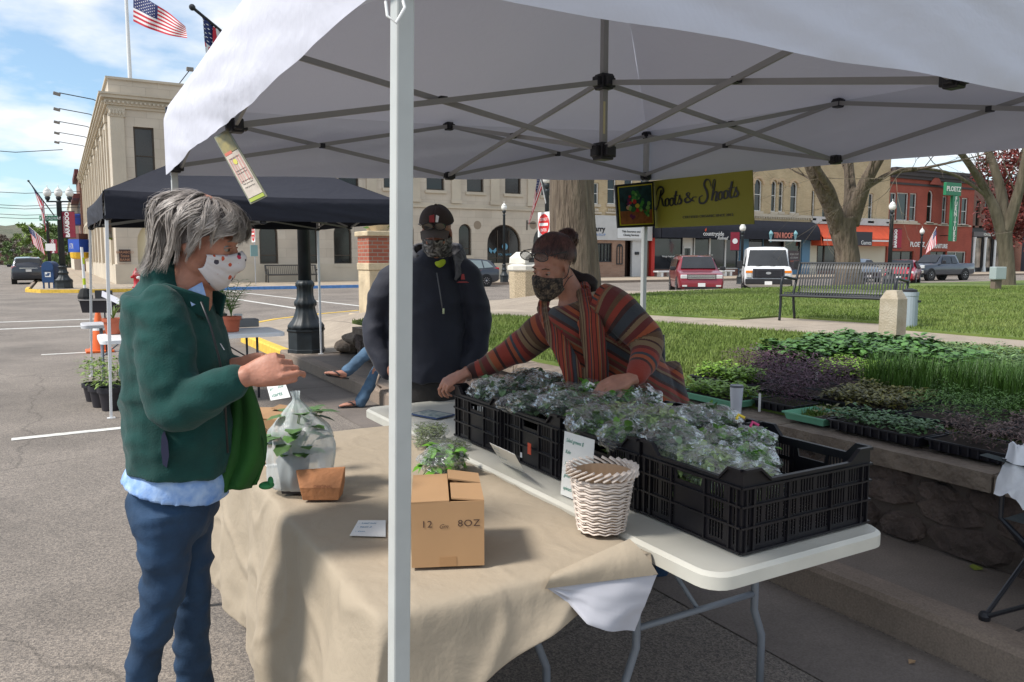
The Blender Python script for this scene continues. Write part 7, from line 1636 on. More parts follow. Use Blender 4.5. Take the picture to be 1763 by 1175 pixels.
def potplant(px,py,z,r,h,label,kind,pot=None,seed=1,ph=.3,yoff=0):
 random.seed(seed);c=G(px,py,z);t=T('potted_plant',label,'potted plant',(c.x,c.y,z),group=None);c=Vector((c.x,c.y,z))
 MB().lathe([(r*.72,.001),(r*.92,h*.78),(r*1.05,h*.78),(r*1.05,h),(r*.9,h),(r*.86,h*.85)],c,20).build('pot',pot or M_terra,t,auto=30)
 MB().lathe([(r*.86,h*.86),(.005,h*.88)],c,12).build('soil',M_soil,t)
 mb=MB()
 if kind=='palm':
  for i in range(11):
   a=rnd(0,6.28);ln=rnd(.7,1.1)*ph;lean=rnd(.15,.8);P=[c+Vector((math.cos(a)*lean*ln*s**1.6,math.sin(a)*lean*ln*s**1.6,h*.9+ln*(s-.28*lean*s*s)))for s in[k/8 for k in range(9)]]
   mb.loft(P,.003,4)
   for k in range(2,9):
    dd=(P[k]-P[k-1]).normalized()
    for s in(-1,1):
     sd_=dd.cross(UPV).normalized()*s;plant_leaf(mb,P[k],sd_+dd*.7-UPV*.15,ph*.26,.14)
 elif kind=='spike':
  for i in range(9):a=rnd(0,6.28);d_=Vector((math.cos(a)*.5,math.sin(a)*.5,1)).normalized();plant_leaf(mb,c+Vector((0,0,h*.9)),d_,ph*rnd(.6,1),.12)
 else:
  for i in range(150):
   a=rnd(0,6.28);rr=r*1.6*math.sqrt(random.random());zz=h+ph*random.random();plant_leaf(mb,c+Vector((math.cos(a)*rr*(.6+zz*.5),math.sin(a)*rr*(.6+zz*.5),zz)),Vector((math.cos(a),math.sin(a),rnd(-.4,.6))),rnd(.035,.07),.5)
  mb.loft([c+Vector((0,0,h*.8)),c+Vector((0,0,h+ph*.8))],.004,5)
 mb.build('foliage',M_palm if kind=='palm' else M_ltl,t,fix=False);return t
potplant(196,575,.742,.105,.17,'terracotta pot with spiky green shoots behind the nearest tent pole','spike',seed=4,ph=.22)
potplant(224,562,.742,.08,.13,'terracotta pot with bushy foliage behind the green jacket','bush',seed=5,ph=.25)
potplant(399,571,.742,.105,.17,'terracotta pot with a small palm right of the masked face','palm',seed=6,ph=.46)
potplant(378,560,.742,.09,.14,'dark pot with yellow green bushy plant left of the palm','bush',pot=M_pot,seed=7,ph=.34)
potplant(372,566,.742,.06,.12,'second terracotta pot hidden behind the green jacket collar','bush',seed=17,ph=.2)
c0=G(410,558,.742);t=T('paint_tin','small white and green tin on the table behind the palm pot','tin',tuple(c0));MB().lathe([(.055,.001),(.055,.06)],(0,0,0),18).build('tin_bottom',mat('green label',(.03,.2,.12),.5),t,world=False);MB().lathe([(.055,.0602),(.055,.12),(.05,.125)],(0,0,0),18).build('tin_top',M_white,t,world=False)
c0=G(418,563,.742);tag(MB().cbox((c0.x+.02,c0.y,.79),(.30,.2,.095)).build('grey_case',mat('grey plastic case',(.2,.2,.2),.6),bevel=.01),'flat grey case lying behind the palm pot','case')
t=T('planter_box','long black planter box on the cart left of the nearest tent pole','planter',tuple(G(178,555,.80)))
a=D(147,556,11.0);b=D(212,556,11.0);dr=(b-a).normalized();nn=Vector((-dr.y,dr.x,0));zb=.803
MB().add([Vector((q.x,q.y,z))+nn*w*s for z,e,w in((zb,.02,.10),(zb+.17,0,.13))for q,s in((a+dr*e,-1),(b-dr*e,-1),(b-dr*e,1),(a+dr*e,1))],[(0,3,2,1)]+[(i,(i+1)%4,4+(i+1)%4,4+i)for i in range(4)]).build('trough',M_pot,t,fix=False)
MB().add([Vector((q.x,q.y,zb+.16))+nn*.12*s for q,s in((a,-1),(b,-1),(b,1),(a,1))],[(0,1,2,3)]).build('soil',M_soil,t,fix=False)
MB().loft([Vector((q.x,q.y,zb+.172))+nn*.135*s for q,s in((a,-1),(b,-1),(b,1),(a,1),(a,-1))],.012,6).build('rim',M_pot,t)
for k_,(px,py,h_,lab)in enumerate(((164,690,.2,'black nursery pot with feathery plant on the ground, farthest'),(176,700,.22,'black nursery pot with feathery plant on the ground, middle'),(192,706,.24,'black nursery pot with feathery plant on the ground, nearest'),(205,690,.2,'black nursery pot with feathery plant beside the table leg'))):
 potplant(px,py,0.002,.12,h_,lab,'bush',pot=M_pot,seed=30+k_,ph=.28)
c0=G(172,606,0);M_cone=mat('cone orange',(.75,.13,.02),.5);t=T('traffic_cone','orange traffic cone standing behind the plant table','traffic cone',(c0.x,c0.y,0))
MB().cbox((0,0,.02),(.42,.42,.04)).build('cone_base',M_cone,t,world=False,bevel=.01);MB().lathe([(.15,.041),(.03,.7),(.02,.72)],(0,0,0),20).build('cone_body',M_cone,t,world=False,auto=40);MB().lathe([(.098,.32),(.078,.45)],(0,0,0),20,cap=False).build('cone_band',M_white,t,world=False)
a=D(165,524,12.5);b=D(194,524,12.5);t=T('display_board','dark display board standing upright behind the planter box','board',tuple((a+b)/2));MB().bar(Vector((a.x,a.y,a.z+.1)),Vector((b.x,b.y,a.z+.1)),.03,.24).build('panel',M_black,t);MB().loft([(a+b)/2,Vector(((a+b).x/2,(a+b).y/2,.01))],.012,6).build('stand',M_tube,t)
a=D(176,506,9.6);b=D(206,520,9.4);t=T('white_label_sign','white slanting label on a stake above the terracotta pot','sign',tuple(b));MB().bar(a,b,.012,.07).build('panel',mat('lilac white board',(.62,.62,.68),.6),t);MB().loft([(a+b)/2,Vector(((a+b).x/2,(a+b).y/2,.76))],.006,6).build('stake',M_white,t)
def remesh(mb,voxel,it=3,fac=.5):
 me=mb.mesh('tmp');b=bmesh.new();b.from_mesh(me);bmesh.ops.recalc_face_normals(b,faces=b.faces);b.to_mesh(me);b.free()
 o=bpy.data.objects.new('tmp',me);col.objects.link(o)
 m=o.modifiers.new('r','REMESH');m.mode='VOXEL';m.voxel_size=voxel;m.adaptivity=0
 if it:s=o.modifiers.new('s','SMOOTH');s.iterations=it;s.factor=fac
 bpy.context.view_layer.update();dg=bpy.context.evaluated_depsgraph_get();out=bpy.data.meshes.new_from_object(o.evaluated_get(dg))
 bpy.data.objects.remove(o);bpy.data.meshes.remove(me);return out
def wrinkle(me,amp,sc_,seed=0,stretch=(1,1,1),amp2=0):
 n=[v.normal.copy()for v in me.vertices]
 for v,nn in zip(me.vertices,n):
  q=Vector((v.co.x*sc_*stretch[0]+seed,v.co.y*sc_*stretch[1],v.co.z*sc_*stretch[2]))
  r=.35-abs(noise.noise(q))*1.9;k=amp*(r-.25)+amp2*noise.noise(q*2.7)+amp2*.5*(.4-abs(noise.noise(q*1.9+Vector((7,3,1))))*2)
  v.co+=nn*k
def clothes(name,mb,m,parent,voxel=.009,it=4,amp=.004,sc_=7,seed=0,stretch=(1,1,.6),amp2=.002,attr=None):
 me=remesh(mb,voxel,it);wrinkle(me,amp,sc_,seed,stretch,amp2)
 if attr:
  a=me.attributes.new('stripe','FLOAT','POINT');a.data.foreach_set('value',[attr(v.co)for v in me.vertices])
 o=link(name,me,m,parent,True);return o
def L3(pts):return[D(*p[:3])for p in pts]
def tube(mb,pts,n=20,up=None,sub=5):
 0
 P=L3(pts);R_=[(p[3],p[4]if len(p)>4 else p[3])for p in pts]
 Q=catmull(P,sub);k=len(Q);rr=[]
 for i in range(k):
  f=i/sub;a=min(int(f),len(P)-2);t=f-a;t=t*t*(3-2*t);rr.append((R_[a][0]*(1-t)+R_[a+1][0]*t,R_[a][1]*(1-t)+R_[a+1][1]*t))
 mb.loft(Q,rr,n,up=up or FWD)
 for e in(0,-1):
  if max(rr[e])<.085:mb.ell(Q[e],(min(rr[e]),)*3,12,8)
 return Q
def frame(fwd,up):
 f=Vector(fwd).normalized();l=Vector(up).cross(f).normalized();u=f.cross(l);return Matrix((f,l,u)).transposed()
def head(mb,c,F_,s=1):
 def E(p,r):mb.ell(c+F_@(Vector(p)*s),tuple(k*s for k in r),18,12,M=F_.to_4x4())
 E((-.018,0,.035),(.097,.077,.084));E((.028,0,-.01),(.066,.064,.085));E((.022,0,-.055),(.058,.054,.055));E((.045,0,-.088),(.040,.038,.032));E((.070,0,-.102),(.020,.022,.019))
 E((.077,0,.024),(.016,.046,.012));E((.068,.034,-.030),(.022,.02,.02));E((.068,-.034,-.030),(.022,.02,.02));E((.085,0,-.064),(.012,.022,.006));E((.084,0,-.075),(.011,.018,.006))
 for y in(-1,1):E((-.002,.076*y,-.012),(.019,.007,.032));E((.004,.078*y,-.036),(.008,.006,.010))
 mb.loft([c+F_@(Vector(p)*s)for p in((.080,0,.016),(.096,0,-.006),(.110,0,-.030),(.104,0,-.038))],[.008*s,.010*s,.013*s,.009*s],12)
 for y in(-1,1):E((.096,.011*y,-.034),(.009,.008,.007))
def eyes(par,c,F_,s=1,iris=(.06,.035,.02),brow=(.08,.05,.035)):
 we=mat('eye white',(.3,.28,.26),.25);ie=mat('iris %s'%(iris,),iris,.2);br=mat('brow %s'%(brow,),brow,.9);ld=None
 for y in(-1,1):
  p=c+F_@(Vector((.0755,.031*y,.002))*s);e=MB().ell(p-F_@Vector((.0022,0,.001)),(.0122*s,)*3,14,10).build('eye',we,par,smooth=True)
  MB().ell(p+F_@Vector((.0082*s,0,-.002*s)),(.0052*s,)*3,10,8).build('iris',ie,e,smooth=True)
  MB().loft([c+F_@(Vector(q)*s)for q in((.080,.048*y,.020),(.090,.034*y,.028),(.093,.016*y,.024))],[.0016,.0028,.002],6).build('eyebrow',br,par)
  MB().loft([c+F_@(Vector(q)*s)for q in((.078,.046*y,.001),(.0885,.036*y,.0085),(.0885,.025*y,.008),(.083,.017*y,.0))],[.002,.0028,.0028,.002],6).build('eyelid',brow_skin,par,smooth=True)
def hand(mb,wrist,d,nrm,s=1,curl=(.5,.5,.5),thumb=(.6,.75,-.3),spread=.0,side=1,curls=None):
 d=Vector(d).normalized();n=Vector(nrm);n=(n-d*n.dot(d)).normalized();y=n.cross(d)*side
 Lc=lambda x,yy,z:Vector(wrist)+(d*x+y*yy+n*z)*s
 mb.loft([Lc(-.03,0,0),Lc(0,0,0),Lc(.03,.001,0),Lc(.06,.0,0),Lc(.088,-.001,-.003)],[(.021*s,.029*s)]*2+[(.015*s,.038*s)]+[(.0135*s,.041*s),(.011*s,.038*s)],18,up=y)
 roots=((.086,.029),(.091,.0095),(.087,-.0105),(.079,-.029));lens=((.040,.025,.020),(.045,.028,.021),(.041,.026,.021),(.032,.020,.018))
 for i,((rx,ry),ln)in enumerate(zip(roots,lens)):
  p=Lc(rx-.012,ry,-.002);a=0;pts=[p];c_=curls[i]if curls else curl;dd=d;yaw=spread*(1.5-i)
  pts.append(Lc(rx,ry,-.001))
  for l,k in zip(ln,c_):
   a+=k;v=(d*math.cos(a)-n*math.sin(a)+y*yaw).normalized();pts.append(pts[-1]+v*l*s)
  r_=.0086 if i<3 else.0074
  mb.loft(pts,[r_*s,r_*1.12*s,r_*.98*s,r_*.95*s,r_*.72*s],12);mb.ell(pts[-1],(r_*.74*s,)*3,10,8)
  mb.ell(pts[2],(r_*1.06*s,)*3,10,8);mb.ell(pts[3],(r_*.99*s,)*3,10,8)
 t=Vector(thumb).normalized();v=d*t.x+y*t.y+n*t.z;p=Lc(.018,.020,-.006);q=p+v*.040*s;v2=(v*.75+d*.55-n*.15).normalized();q2=q+v2*.032*s;q3=q2+(v2*.8+d*.5-n*.2).normalized()*.025*s
 mb.loft([p,q,q2,q3],[.016*s,.012*s,.0105*s,.007*s],12);mb.ell(q3,(.0075*s,)*3,10,8)
def skin(name,c):
 m=mat(name,c,.5,var=.14,vscale=28,bump=.35,bscale=140,spec=.4);N,L,p=nodes(m);p.inputs['Subsurface Weight'].default_value=.12;p.inputs['Subsurface Radius'].default_value=(.02,.008,.004);return m
S_old=skin('ruddy skin',(.44,.20,.135));S_man=skin('man skin',(.34,.15,.10));S_wom=skin('woman skin',(.42,.20,.14));brow_skin=S_old
def mask(par,c,F_,m,s=1,name='face_mask',z0=-.118,top=-.008,out=.012,yaw=1.28,pleats=1,strap=True,strapm=None):
 mb=MB()
 def f(u,v):
  a=(u-.5)*2*yaw;k=abs(u-.5)*2
  zt=top-.022*k**1.2+.012*max(0,1-k*3);zb=z0+.045*k**1.5;z=zt+(zb-zt)*v
  rx=.088+out-.012*abs(v-.45);ry=.066+out*.6
  nose=.026*math.exp(-(a/.30)**2)*math.exp(-((v-.22)/.28)**2);chin=.004*math.exp(-(a/.5)**2)*math.exp(-((v-.85)/.3)**2)
  tuck=-.022*max(0,v-.82)/.18-.006*max(0,.06-v)/.06
  pl=pleats*.0022*math.sin(v*22)*(1-k*.5)
  x=(rx+nose+chin+tuck*1.0+pl)*math.cos(a)+.004;y=(ry+pl*.5)*math.sin(a)*(1+.02*math.sin(v*6))
  return c+F_@(Vector((x,y,z))*s)+F_@Vector((1,0,0))*.0015*noise.noise(Vector((u*14,v*12,1)))
 o=mb.grid(f,44,24).build(name,m,par,smooth=True,fix=False);so_=o.modifiers.new('thick','SOLIDIFY');so_.thickness=.002
 if strap:
  for y in(-1,1):
   for z in(top-.03,z0+.05):MB().loft(catmull([c+F_@(Vector(q)*s)for q in((.042,.068*y,z),(.015,.081*y,(z-.012)/2),(-.012,.086*y,-.006+.03*(1 if z>-.06 else-1)))],4),.0018,6).build('mask_strap',strapm or M_white,o)
 return o
def strands(par,name,m,gen,n,w=.0022,nseg=9,taper=.35):
 mb=MB()
 for i in range(n):
  P=gen(i);P=catmull(P,3)if len(P)<8 else P;k=len(P)
  mb.loft(P,[(w*(1-taper*j/(k-1))*(1.25 if 0<j<k-1 else.6),w*.45)for j in range(k)],4,cap=False,up=(P[0]-P[-1]).cross(Vector((.3,.5,.1))))
 return mb.build(name,m,par,smooth=True,fix=False)
random.seed(5)
wg=T('person','grey haired woman in a dark green fleece jacket and jeans holding a green tote','person',tuple(D(285,1410,2.17)))
body=MB();hc=D(345,412,2.16);HF=frame(RIGHT*.93-UPV*.34+FWD*.10,UPV)
head(body,hc,HF,1.02)
tube(body,[(325,520,2.18,.062),(330,490,2.17,.056),(337,455,2.165,.052)]);
tube(body,[(300,830,2.19,.09,.10),(305,720,2.19,.10,.11),(305,600,2.19,.09,.11),(304,540,2.19,.07,.11),(318,505,2.18,.05,.06)])
tube(body,[(292,556,2.10,.034),(288,640,2.02,.032),(300,700,2.01,.030),(350,685,2.0,.030),(398,660,2.0,.030),(424,648,2.0,.026)])
tube(body,[(322,555,2.30,.034),(338,640,2.35,.032),(352,680,2.34,.030),(390,655,2.28,.034),(415,632,2.22,.026)])
hand(body,D(426,647,2.0),RIGHT*.95+UPV*.30+FWD*.05,UPV*.35-FWD*.95,1.0,curls=((.45,.85,.5),(1.0,1.1,.6),(1.15,1.2,.7),(1.2,1.2,.7)),thumb=(.95,.35,-.10),side=-1)
hand(body,D(418,630,2.20),RIGHT*.98+UPV*.14-FWD*.25,UPV*.5+FWD*.85,.98,curls=((.3,.6,.3),(.6,.8,.4),(.8,.9,.5),(.9,.9,.5)),thumb=(.8,.5,.1),side=1)
tube(body,[(292,850,2.15,.06),(277,1010,2.12,.04),(262,1075,2.12,.034),(240,1180,2.12,.032),(230,1360,2.12,.030)]);tube(body,[(322,850,2.25,.055),(333,1010,2.27,.038),(331,1090,2.27,.032),(336,1180,2.27,.032),(343,1330,2.27,.030)])
bo=link('body',remesh(body,.0036,2,.5),S_old,wg,True)
eyes(wg,hc,HF,1.02,brow=(.25,.2,.17))
mm=mat('patterned white mask',(.66,.62,.63),.8);N,L,p=nodes(mm)
t=N.new('ShaderNodeTexCoord');v=N.new('ShaderNodeTexVoronoi');v.inputs['Scale'].default_value=48;L.new(t.outputs['Object'],v.inputs['Vector']);nz_=N.new('ShaderNodeTexNoise');nz_.inputs['Scale'].default_value=70;L.new(t.outputs['Object'],nz_.inputs['Vector'])
ad=N.new('ShaderNodeMath');ad.operation='MULTIPLY_ADD';ad.inputs[1].default_value=.5;L.new(nz_.outputs['Fac'],ad.inputs[0]);L.new(v.outputs['Distance'],ad.inputs[2])
lt=N.new('ShaderNodeMath');lt.operation='LESS_THAN';lt.inputs[1].default_value=.56;L.new(ad.outputs[0],lt.inputs[0])
rp=N.new('ShaderNodeValToRGB');rp.color_ramp.interpolation='CONSTANT';s0=N.new('ShaderNodeSeparateColor');L.new(v.outputs['Color'],s0.inputs[0]);L.new(s0.outputs[0],rp.inputs[0])
for i,(ps,c)in enumerate(((0,(.66,.62,.63)),(.40,(.55,.09,.04)),(.58,(.5,.03,.08)),(.72,(.06,.05,.07)),(.84,(.55,.30,.32)))):
 e=rp.color_ramp.elements[i]if i<2 else rp.color_ramp.elements.new(ps);e.position=ps;e.color=(*c,1)
mxm=N.new('ShaderNodeMixRGB');L.new(lt.outputs[0],mxm.inputs[0]);mxm.inputs[1].default_value=(.66,.62,.63,1);L.new(rp.outputs[0],mxm.inputs[2]);L.new(mxm.outputs[0],p.inputs['Base Color'])
mask(wg,hc,HF,mm,1.06,z0=-.112,top=-.006,out=.011,yaw=1.12,strap=False)
M_hair0=mat('grey hair base',(.075,.06,.055),.7);M_hair=mat('silver grey hair',(.15,.125,.11),.42,var=1,vscale=22,c2=(.42,.37,.33),island=.35,spec=.55)
def hair_pt(phi,th,r):
 d=Vector((math.sin(th)*math.cos(phi),math.sin(th)*math.sin(phi),math.cos(th)))
 return Vector((d.x*(.093+r)-.012,d.y*(.078+r),d.z*(.070+.7*r)+.032))
def hair_flow(phi,f,r0,thm,th0=.05,wv=0,flick=1):
 k=.5+.5*math.cos(phi);th=th0+(thm-th0)*f
 r_=r0+.012*math.sin(math.pi*min(1,f*1.1))+.012*noise.noise(Vector((phi*1.6,f*2.2,5)))+.006*noise.noise(Vector((phi*6,f*4,1)))+.018*k*k*f
 p=hair_pt(phi,min(th,1.7),r_);e=max(0,th-1.7)
 p.z-=e*(.20*(1-.5*k));p.x-=(1-k)*e*(-.05+.06*e*flick)-.03*k*e;p.y*=1-.10*e
 return p
cap_=MB()
def capf(u,v):
 phi=2*math.pi*u;k=.5+.5*math.cos(phi);thm=2.30-.9*k**2
 return hc+HF@(hair_flow(phi,v,.012,thm*.93,.02)*1.0)
cap_.grid(capf,48,24).build('hair_base',M_hair0,wg,smooth=True,fix=False)
def ribbons(par,name,m,gen,n,w):
 mb=MB()
 for i in range(n):
  P=gen(i);k=len(P);c=P[k//2]-hc;st=len(mb.v);ww=w*rnd(.5,1.3)
  for j in range(k):
   t=(P[min(j+1,k-1)]-P[max(j-1,0)]);nn=(P[j]-hc0).normalized();sd=t.cross(nn).normalized();q=ww*(1-.8*max(0,j/(k-1)-.6)/.4)*(.35 if j==0 else 1)
   mb.v+=[tuple(P[j]-sd*q),tuple(P[j]+nn*q*.5),tuple(P[j]+sd*q)]
  for j in range(k-1):
   a=st+3*j;mb.f+=[(a,a+1,a+4,a+3),(a+1,a+2,a+5,a+4)];mb.m+=[0,0]
 return mb.build(name,m,par,smooth=True,fix=False)
hc0=hc
def gen(i):
 cl_=random.random();phi=2*math.pi*random.random();ph0=phi
 k=.5+.5*math.cos(phi);thm=(2.46-.92*k**2.2)*rnd(.80,1.05);sg=1 if math.sin(phi)<0 else-1
 r0=rnd(.008,.022);th0=rnd(.03,1.0)if random.random()<.55 else rnd(.03,.25);P=[]
 cphi=round(phi*9)/9.0;lift=.006*math.sin(cphi*37)
 sweep=(.75*k+.25)*(.55 if sg>0 else.3)
 for j in range(10):
  f=j/9;ph=phi+sg*sweep*(f-.3)*-1+.16*math.sin(f*4.2+cphi*11)+(cphi-phi)*.6*f
  p=hair_flow(ph,f,r0+lift*math.sin(3.1*f),thm,th0,flick=rnd(.6,1.5));P.append(hc+HF@p+Vector((rnd(-1,1),rnd(-1,1),rnd(-1,1)))*.0008)
 return P
ribbons(wg,'hair',M_hair,gen,7500,.0013)
def gen2(i):
 phi=rnd(0,6.28);k=.5+.5*math.cos(phi);return[hc+HF@hair_flow(phi+.4*math.sin(j*.4+i),j/9,.026+.01*math.sin(i),(2.3-.95*k)*rnd(.9,1.1),.3)for j in range(10)]
ribbons(wg,'loose_hair',M_hair,gen2,120,.0005)
M_fleece=mat('dark green fleece',(.002,.046,.040),.95,sheen=.08,bump=.6,bscale=220,var=.18,vscale=20)
jk=MB()
tube(jk,[(311,806,2.19,.146,.155),(312,780,2.19,.150,.160),(310,735,2.19,.152,.168),(307,670,2.19,.148,.172),(306,610,2.19,.141,.178),(298,560,2.19,.120,.185),(290,524,2.19,.105,.19),(291,496,2.19,.094,.14),(287,472,2.18,.068,.09),(281,450,2.18,.034,.06)],28)
tube(jk,[(276,530,2.07,.066,.07),(282,560,2.05,.075,.070),(286,610,2.03,.077,.070),(290,660,2.02,.075,.068),(298,700,2.01,.066,.064),(322,700,2.0,.060,.060),(356,682,2.0,.060,.060),(384,666,2.0,.052,.052),(399,658,2.0,.047,.047)])
tube(jk,[(322,540,2.33,.075),(340,620,2.36,.070),(355,675,2.34,.062),(384,648,2.30,.048),(400,636,2.26,.040)])
jo=clothes('fleece_jacket',jk,M_fleece,wg,.007,2,.009,8,3,(.8,.8,1.3),.005)
cb=MB()
def collar(u,v):
 a=-2.45+4.9*u;r1=.070+.014*v;c_=D(300,500,2.18).lerp(D(296,462,2.18),v);k=.5-.5*math.cos(a)
 p=c_+RIGHT*(-math.cos(a)*r1*1.15+.022)+FWD*(math.sin(a)*r1*1.05)+UPV*((-.052*(1-k)-.01)+.012*v*math.cos(a)*0)
 p=p-UPV*.065*max(0,abs(a)-1.5)-RIGHT*.0+RIGHT*.02*max(0,abs(a)-1.2);return p
o=cb.grid(collar,40,8).build('collar',M_fleece,jo,smooth=True,fix=False);so_=o.modifiers.new('thick','SOLIDIFY');so_.thickness=.007
MB().loft([D(346,520,2.04),D(362,560,2.035),D(378,620,2.04),D(388,700,2.06),D(392,780,2.09)],.003,6).build('zip',M_black,jo,smooth=True)
MB().loft([D(379,592,2.03),D(386,603,2.03)],[(.003,.002)]*2,6).build('zip_pull',M_chr,jo)
pk=MB();pkp=[(283,742),(289,760),(291,785),(287,806),(280,800),(277,775),(278,750)]
pk.add([D(x,y,2.000)for x,y in pkp]+[D(x,y,2.03)for x,y in pkp],[tuple(range(7)),tuple(range(7,14))[::-1]]+[(i,(i+1)%7,7+(i+1)%7,7+i)for i in range(7)]);pk.build('pocket_opening',mat('navy lining',(.01,.012,.04),.8),jo)
M_shirt=mat('light blue patterned shirt',(.13,.27,.60),.8,var=1,vscale=26,c2=(.42,.56,.78),bump=.3,bscale=40)
sh=MB();tube(sh,[(304,838,2.19,.147,.158),(308,818,2.19,.142,.150),(311,785,2.19,.118,.125),(311,760,2.19,.11,.12)],28);so2=clothes('shirt',sh,M_shirt,wg,.008,3,.003,9,8)
def neckf(u,v):return D(312+36*u,520-38*u+10*v,2.115+.04*v).lerp(D(345+10*u,545-60*u,2.10),v)
MB().grid(lambda u,v:D(322+26*v+8*u,500+28*u-14*v,2.10+.02*v),6,6).build('shirt_collar',M_shirt,wg,smooth=True,fix=False)
def denim(nm,c):return mat(nm,c,.85,var=.45,vscale=9,bump=.5,bscale=220,c2=tuple(k*2.0 for k in c))
M_jean=denim('dark blue denim',(.008,.025,.056))
je=MB()
tube(je,[(304,808,2.19,.112,.125),(301,845,2.19,.120,.135),(298,880,2.19,.122,.150),(296,920,2.19,.09,.13)],24)
tube(je,[(285,872,2.12,.078,.09),(284,930,2.12,.075,.085),(282,990,2.12,.064,.075),(278,1030,2.12,.060,.068),(264,1080,2.12,.058,.064),(250,1130,2.12,.049,.056),(241,1180,2.12,.046,.05),(234,1270,2.12,.052,.052),(230,1370,2.12,.055,.055)])
tube(je,[(320,872,2.26,.080,.095),(326,930,2.27,.068,.082),(331,990,2.27,.060,.07),(331,1040,2.27,.056,.065),(330,1090,2.27,.056,.062),(332,1140,2.27,.052,.055),(338,1200,2.27,.054,.055),(342,1330,2.27,.056,.056)])
jeo=clothes('jeans',je,M_jean,wg,.0075,2,.010,6.5,12,(1,1,1.7),.005)
for(px,py,d)in((228,1385,2.10),(345,1345,2.25)):
 p=D(px,py,d);MB().loft(catmull([Vector((p.x,p.y,.045))-RIGHT*.06,Vector((p.x,p.y,.06)),Vector((p.x,p.y,.04))+RIGHT*.12,Vector((p.x,p.y,.028))+RIGHT*.19],4),[(.04,.04)]*5+[(.045,.035)]*4+[(.042,.026)]*3+[(.03,.02)],16,up=UPV).build('shoe',M_black,wg,smooth=True)
tg=MB()
def totef(u,v):
 ys=662+(838-662)*v;xl=398-10*v-20*v*v;xr=427+32*math.sin(min(1,v*1.15)*1.75)-16*max(0,v-.72)/.28
 if v>.95:ys+=(u-.5)*-6
 x=xl+(xr-xl)*u;return D(x,ys+(8*(1-u))*v,2.19+.022*math.sin(u*5+v*3)+.014*math.sin(u*12+v*4)+.03*u*v)
tgo=tg.grid(totef,30,30).build('green_tote',mat('green tote cloth',(.008,.075,.006),.8,var=.2,vscale=8,bump=.3,bscale=150),smooth=True,fix=False);so_=tgo.modifiers.new('thick','SOLIDIFY');so_.thickness=.010
tag(tgo,'green cloth tote bag hanging from the wrist of the woman in green','bag')
MB().loft([D(426,664,2.17),D(441,720,2.18),D(453,760,2.19),D(456,800,2.20)],[(.002,.002)]*4,6).build('seam',mat('dark green seam',(.005,.05,.008),.8),tgo)
MB().ell(D(459,836,2.19),(.022,.02,.011),16,10).ell(D(466,829,2.185),(.008,.012,.014),12,8).build('handle',mat('bright green strap',(.02,.17,.05),.7),tgo,smooth=True)
md=4.55
mn=T('person','man in a navy hooded jacket and brown cap with a camouflage gaiter','person',tuple(Vector((D(745,900,md).x,D(745,900,md).y,0))))
body=MB();mc=D(752,401,md-.06);MF=frame(-FWD*.93-UPV*.30-RIGHT*.02,UPV);head(body,mc,MF,1.06)
tube(body,[(742,470,md,.07),(747,440,md-.02,.06),(750,415,md-.03,.058)])
tube(body,[(738,660,md,.15,.12),(738,560,md,.15,.12),(738,480,md,.16,.11),(744,455,md,.07,.07)])
for s,a in((-1,((690,470),(650,550),(650,600),(672,640))),(1,((790,470),(822,550),(820,610),(800,644)))):
 tube(body,[(a[0][0],a[0][1],md,.05),(a[1][0],a[1][1],md+.02,.045),(a[2][0],a[2][1],md-.05,.035),(a[3][0],a[3][1],md-.1,.028)]);hand(body,D(a[3][0],a[3][1],md-.1),-RIGHT*s*.8-UPV*.6-FWD*.1,-FWD,1.05,curl=(.3,.4,.3),side=-s)
for x in(712,762):tube(body,[(x,670,md,.08),(x,760,md,.06),(x,890,md,.045)])
link('body',remesh(body,.0048,2),S_man,mn,True);brow_skin=S_man;eyes(mn,mc,MF,1.06)
def camo(nm,a,b,c,sc_):
 m=mat(nm,a,.85);N,L,p=nodes(m);t=N.new('ShaderNodeTexCoord');n=N.new('ShaderNodeTexNoise');n.inputs['Scale'].default_value=sc_;n.inputs['Detail'].default_value=6;n.inputs['Distortion'].default_value=2;L.new(t.outputs['Object'],n.inputs['Vector'])
 r=N.new('ShaderNodeValToRGB');r.color_ramp.elements[0].position=.38;r.color_ramp.elements[0].color=(*a,1);r.color_ramp.elements[1].position=.64;r.color_ramp.elements[1].color=(*c,1);e=r.color_ramp.elements.new(.5);e.color=(*b,1);L.new(n.outputs['Fac'],r.inputs[0]);L.new(r.outputs[0],p.inputs['Base Color']);return m
M_gait=camo('camouflage gaiter',(.02,.018,.018),(.11,.10,.095),(.30,.28,.26),22)
g=MB()
def gaf(u,v):
 a=2*math.pi*u;z=-.010-.150*v;k=.5+.5*math.cos(a);z+=-.02*(1-k)*(1-v)
 nose=.026*math.exp(-((min(a,6.283-a))/.32)**2)*math.exp(-((v-.10)/.16)**2);rr=.090+.012-.020*sm((v-.55)/.3);ry=.080-.006*v
 x=(rx_:=rr+nose)*math.cos(a)*(1 if math.cos(a)>0 else.85)-.004-.03*sm((v-.5)/.5);fold=.003*math.sin(v*34+2*math.sin(a*2))*sm(v*2)
 return mc+MF@(Vector((x+fold*math.cos(a),(ry+fold)*math.sin(a),z))*1.06)
o=g.grid(gaf,60,36).build('gaiter',M_gait,mn,smooth=True,fix=False);o.modifiers.new('thick','SOLIDIFY').thickness=.002
M_cap=mat('dark brown cap',(.045,.030,.027),.9,bump=.4,bscale=160)
cp_=MB();cp_.grid(lambda u,v:mc+MF@(Vector((math.sin(.02+v*1.45)*math.cos(u*6.283)*.112-.014,math.sin(.02+v*1.45)*math.sin(u*6.283)*.091,math.cos(.02+v*1.45)*.096+.048+.004*math.sin(u*6.283*3)*math.sin(v*3)))*1.06),36,16)
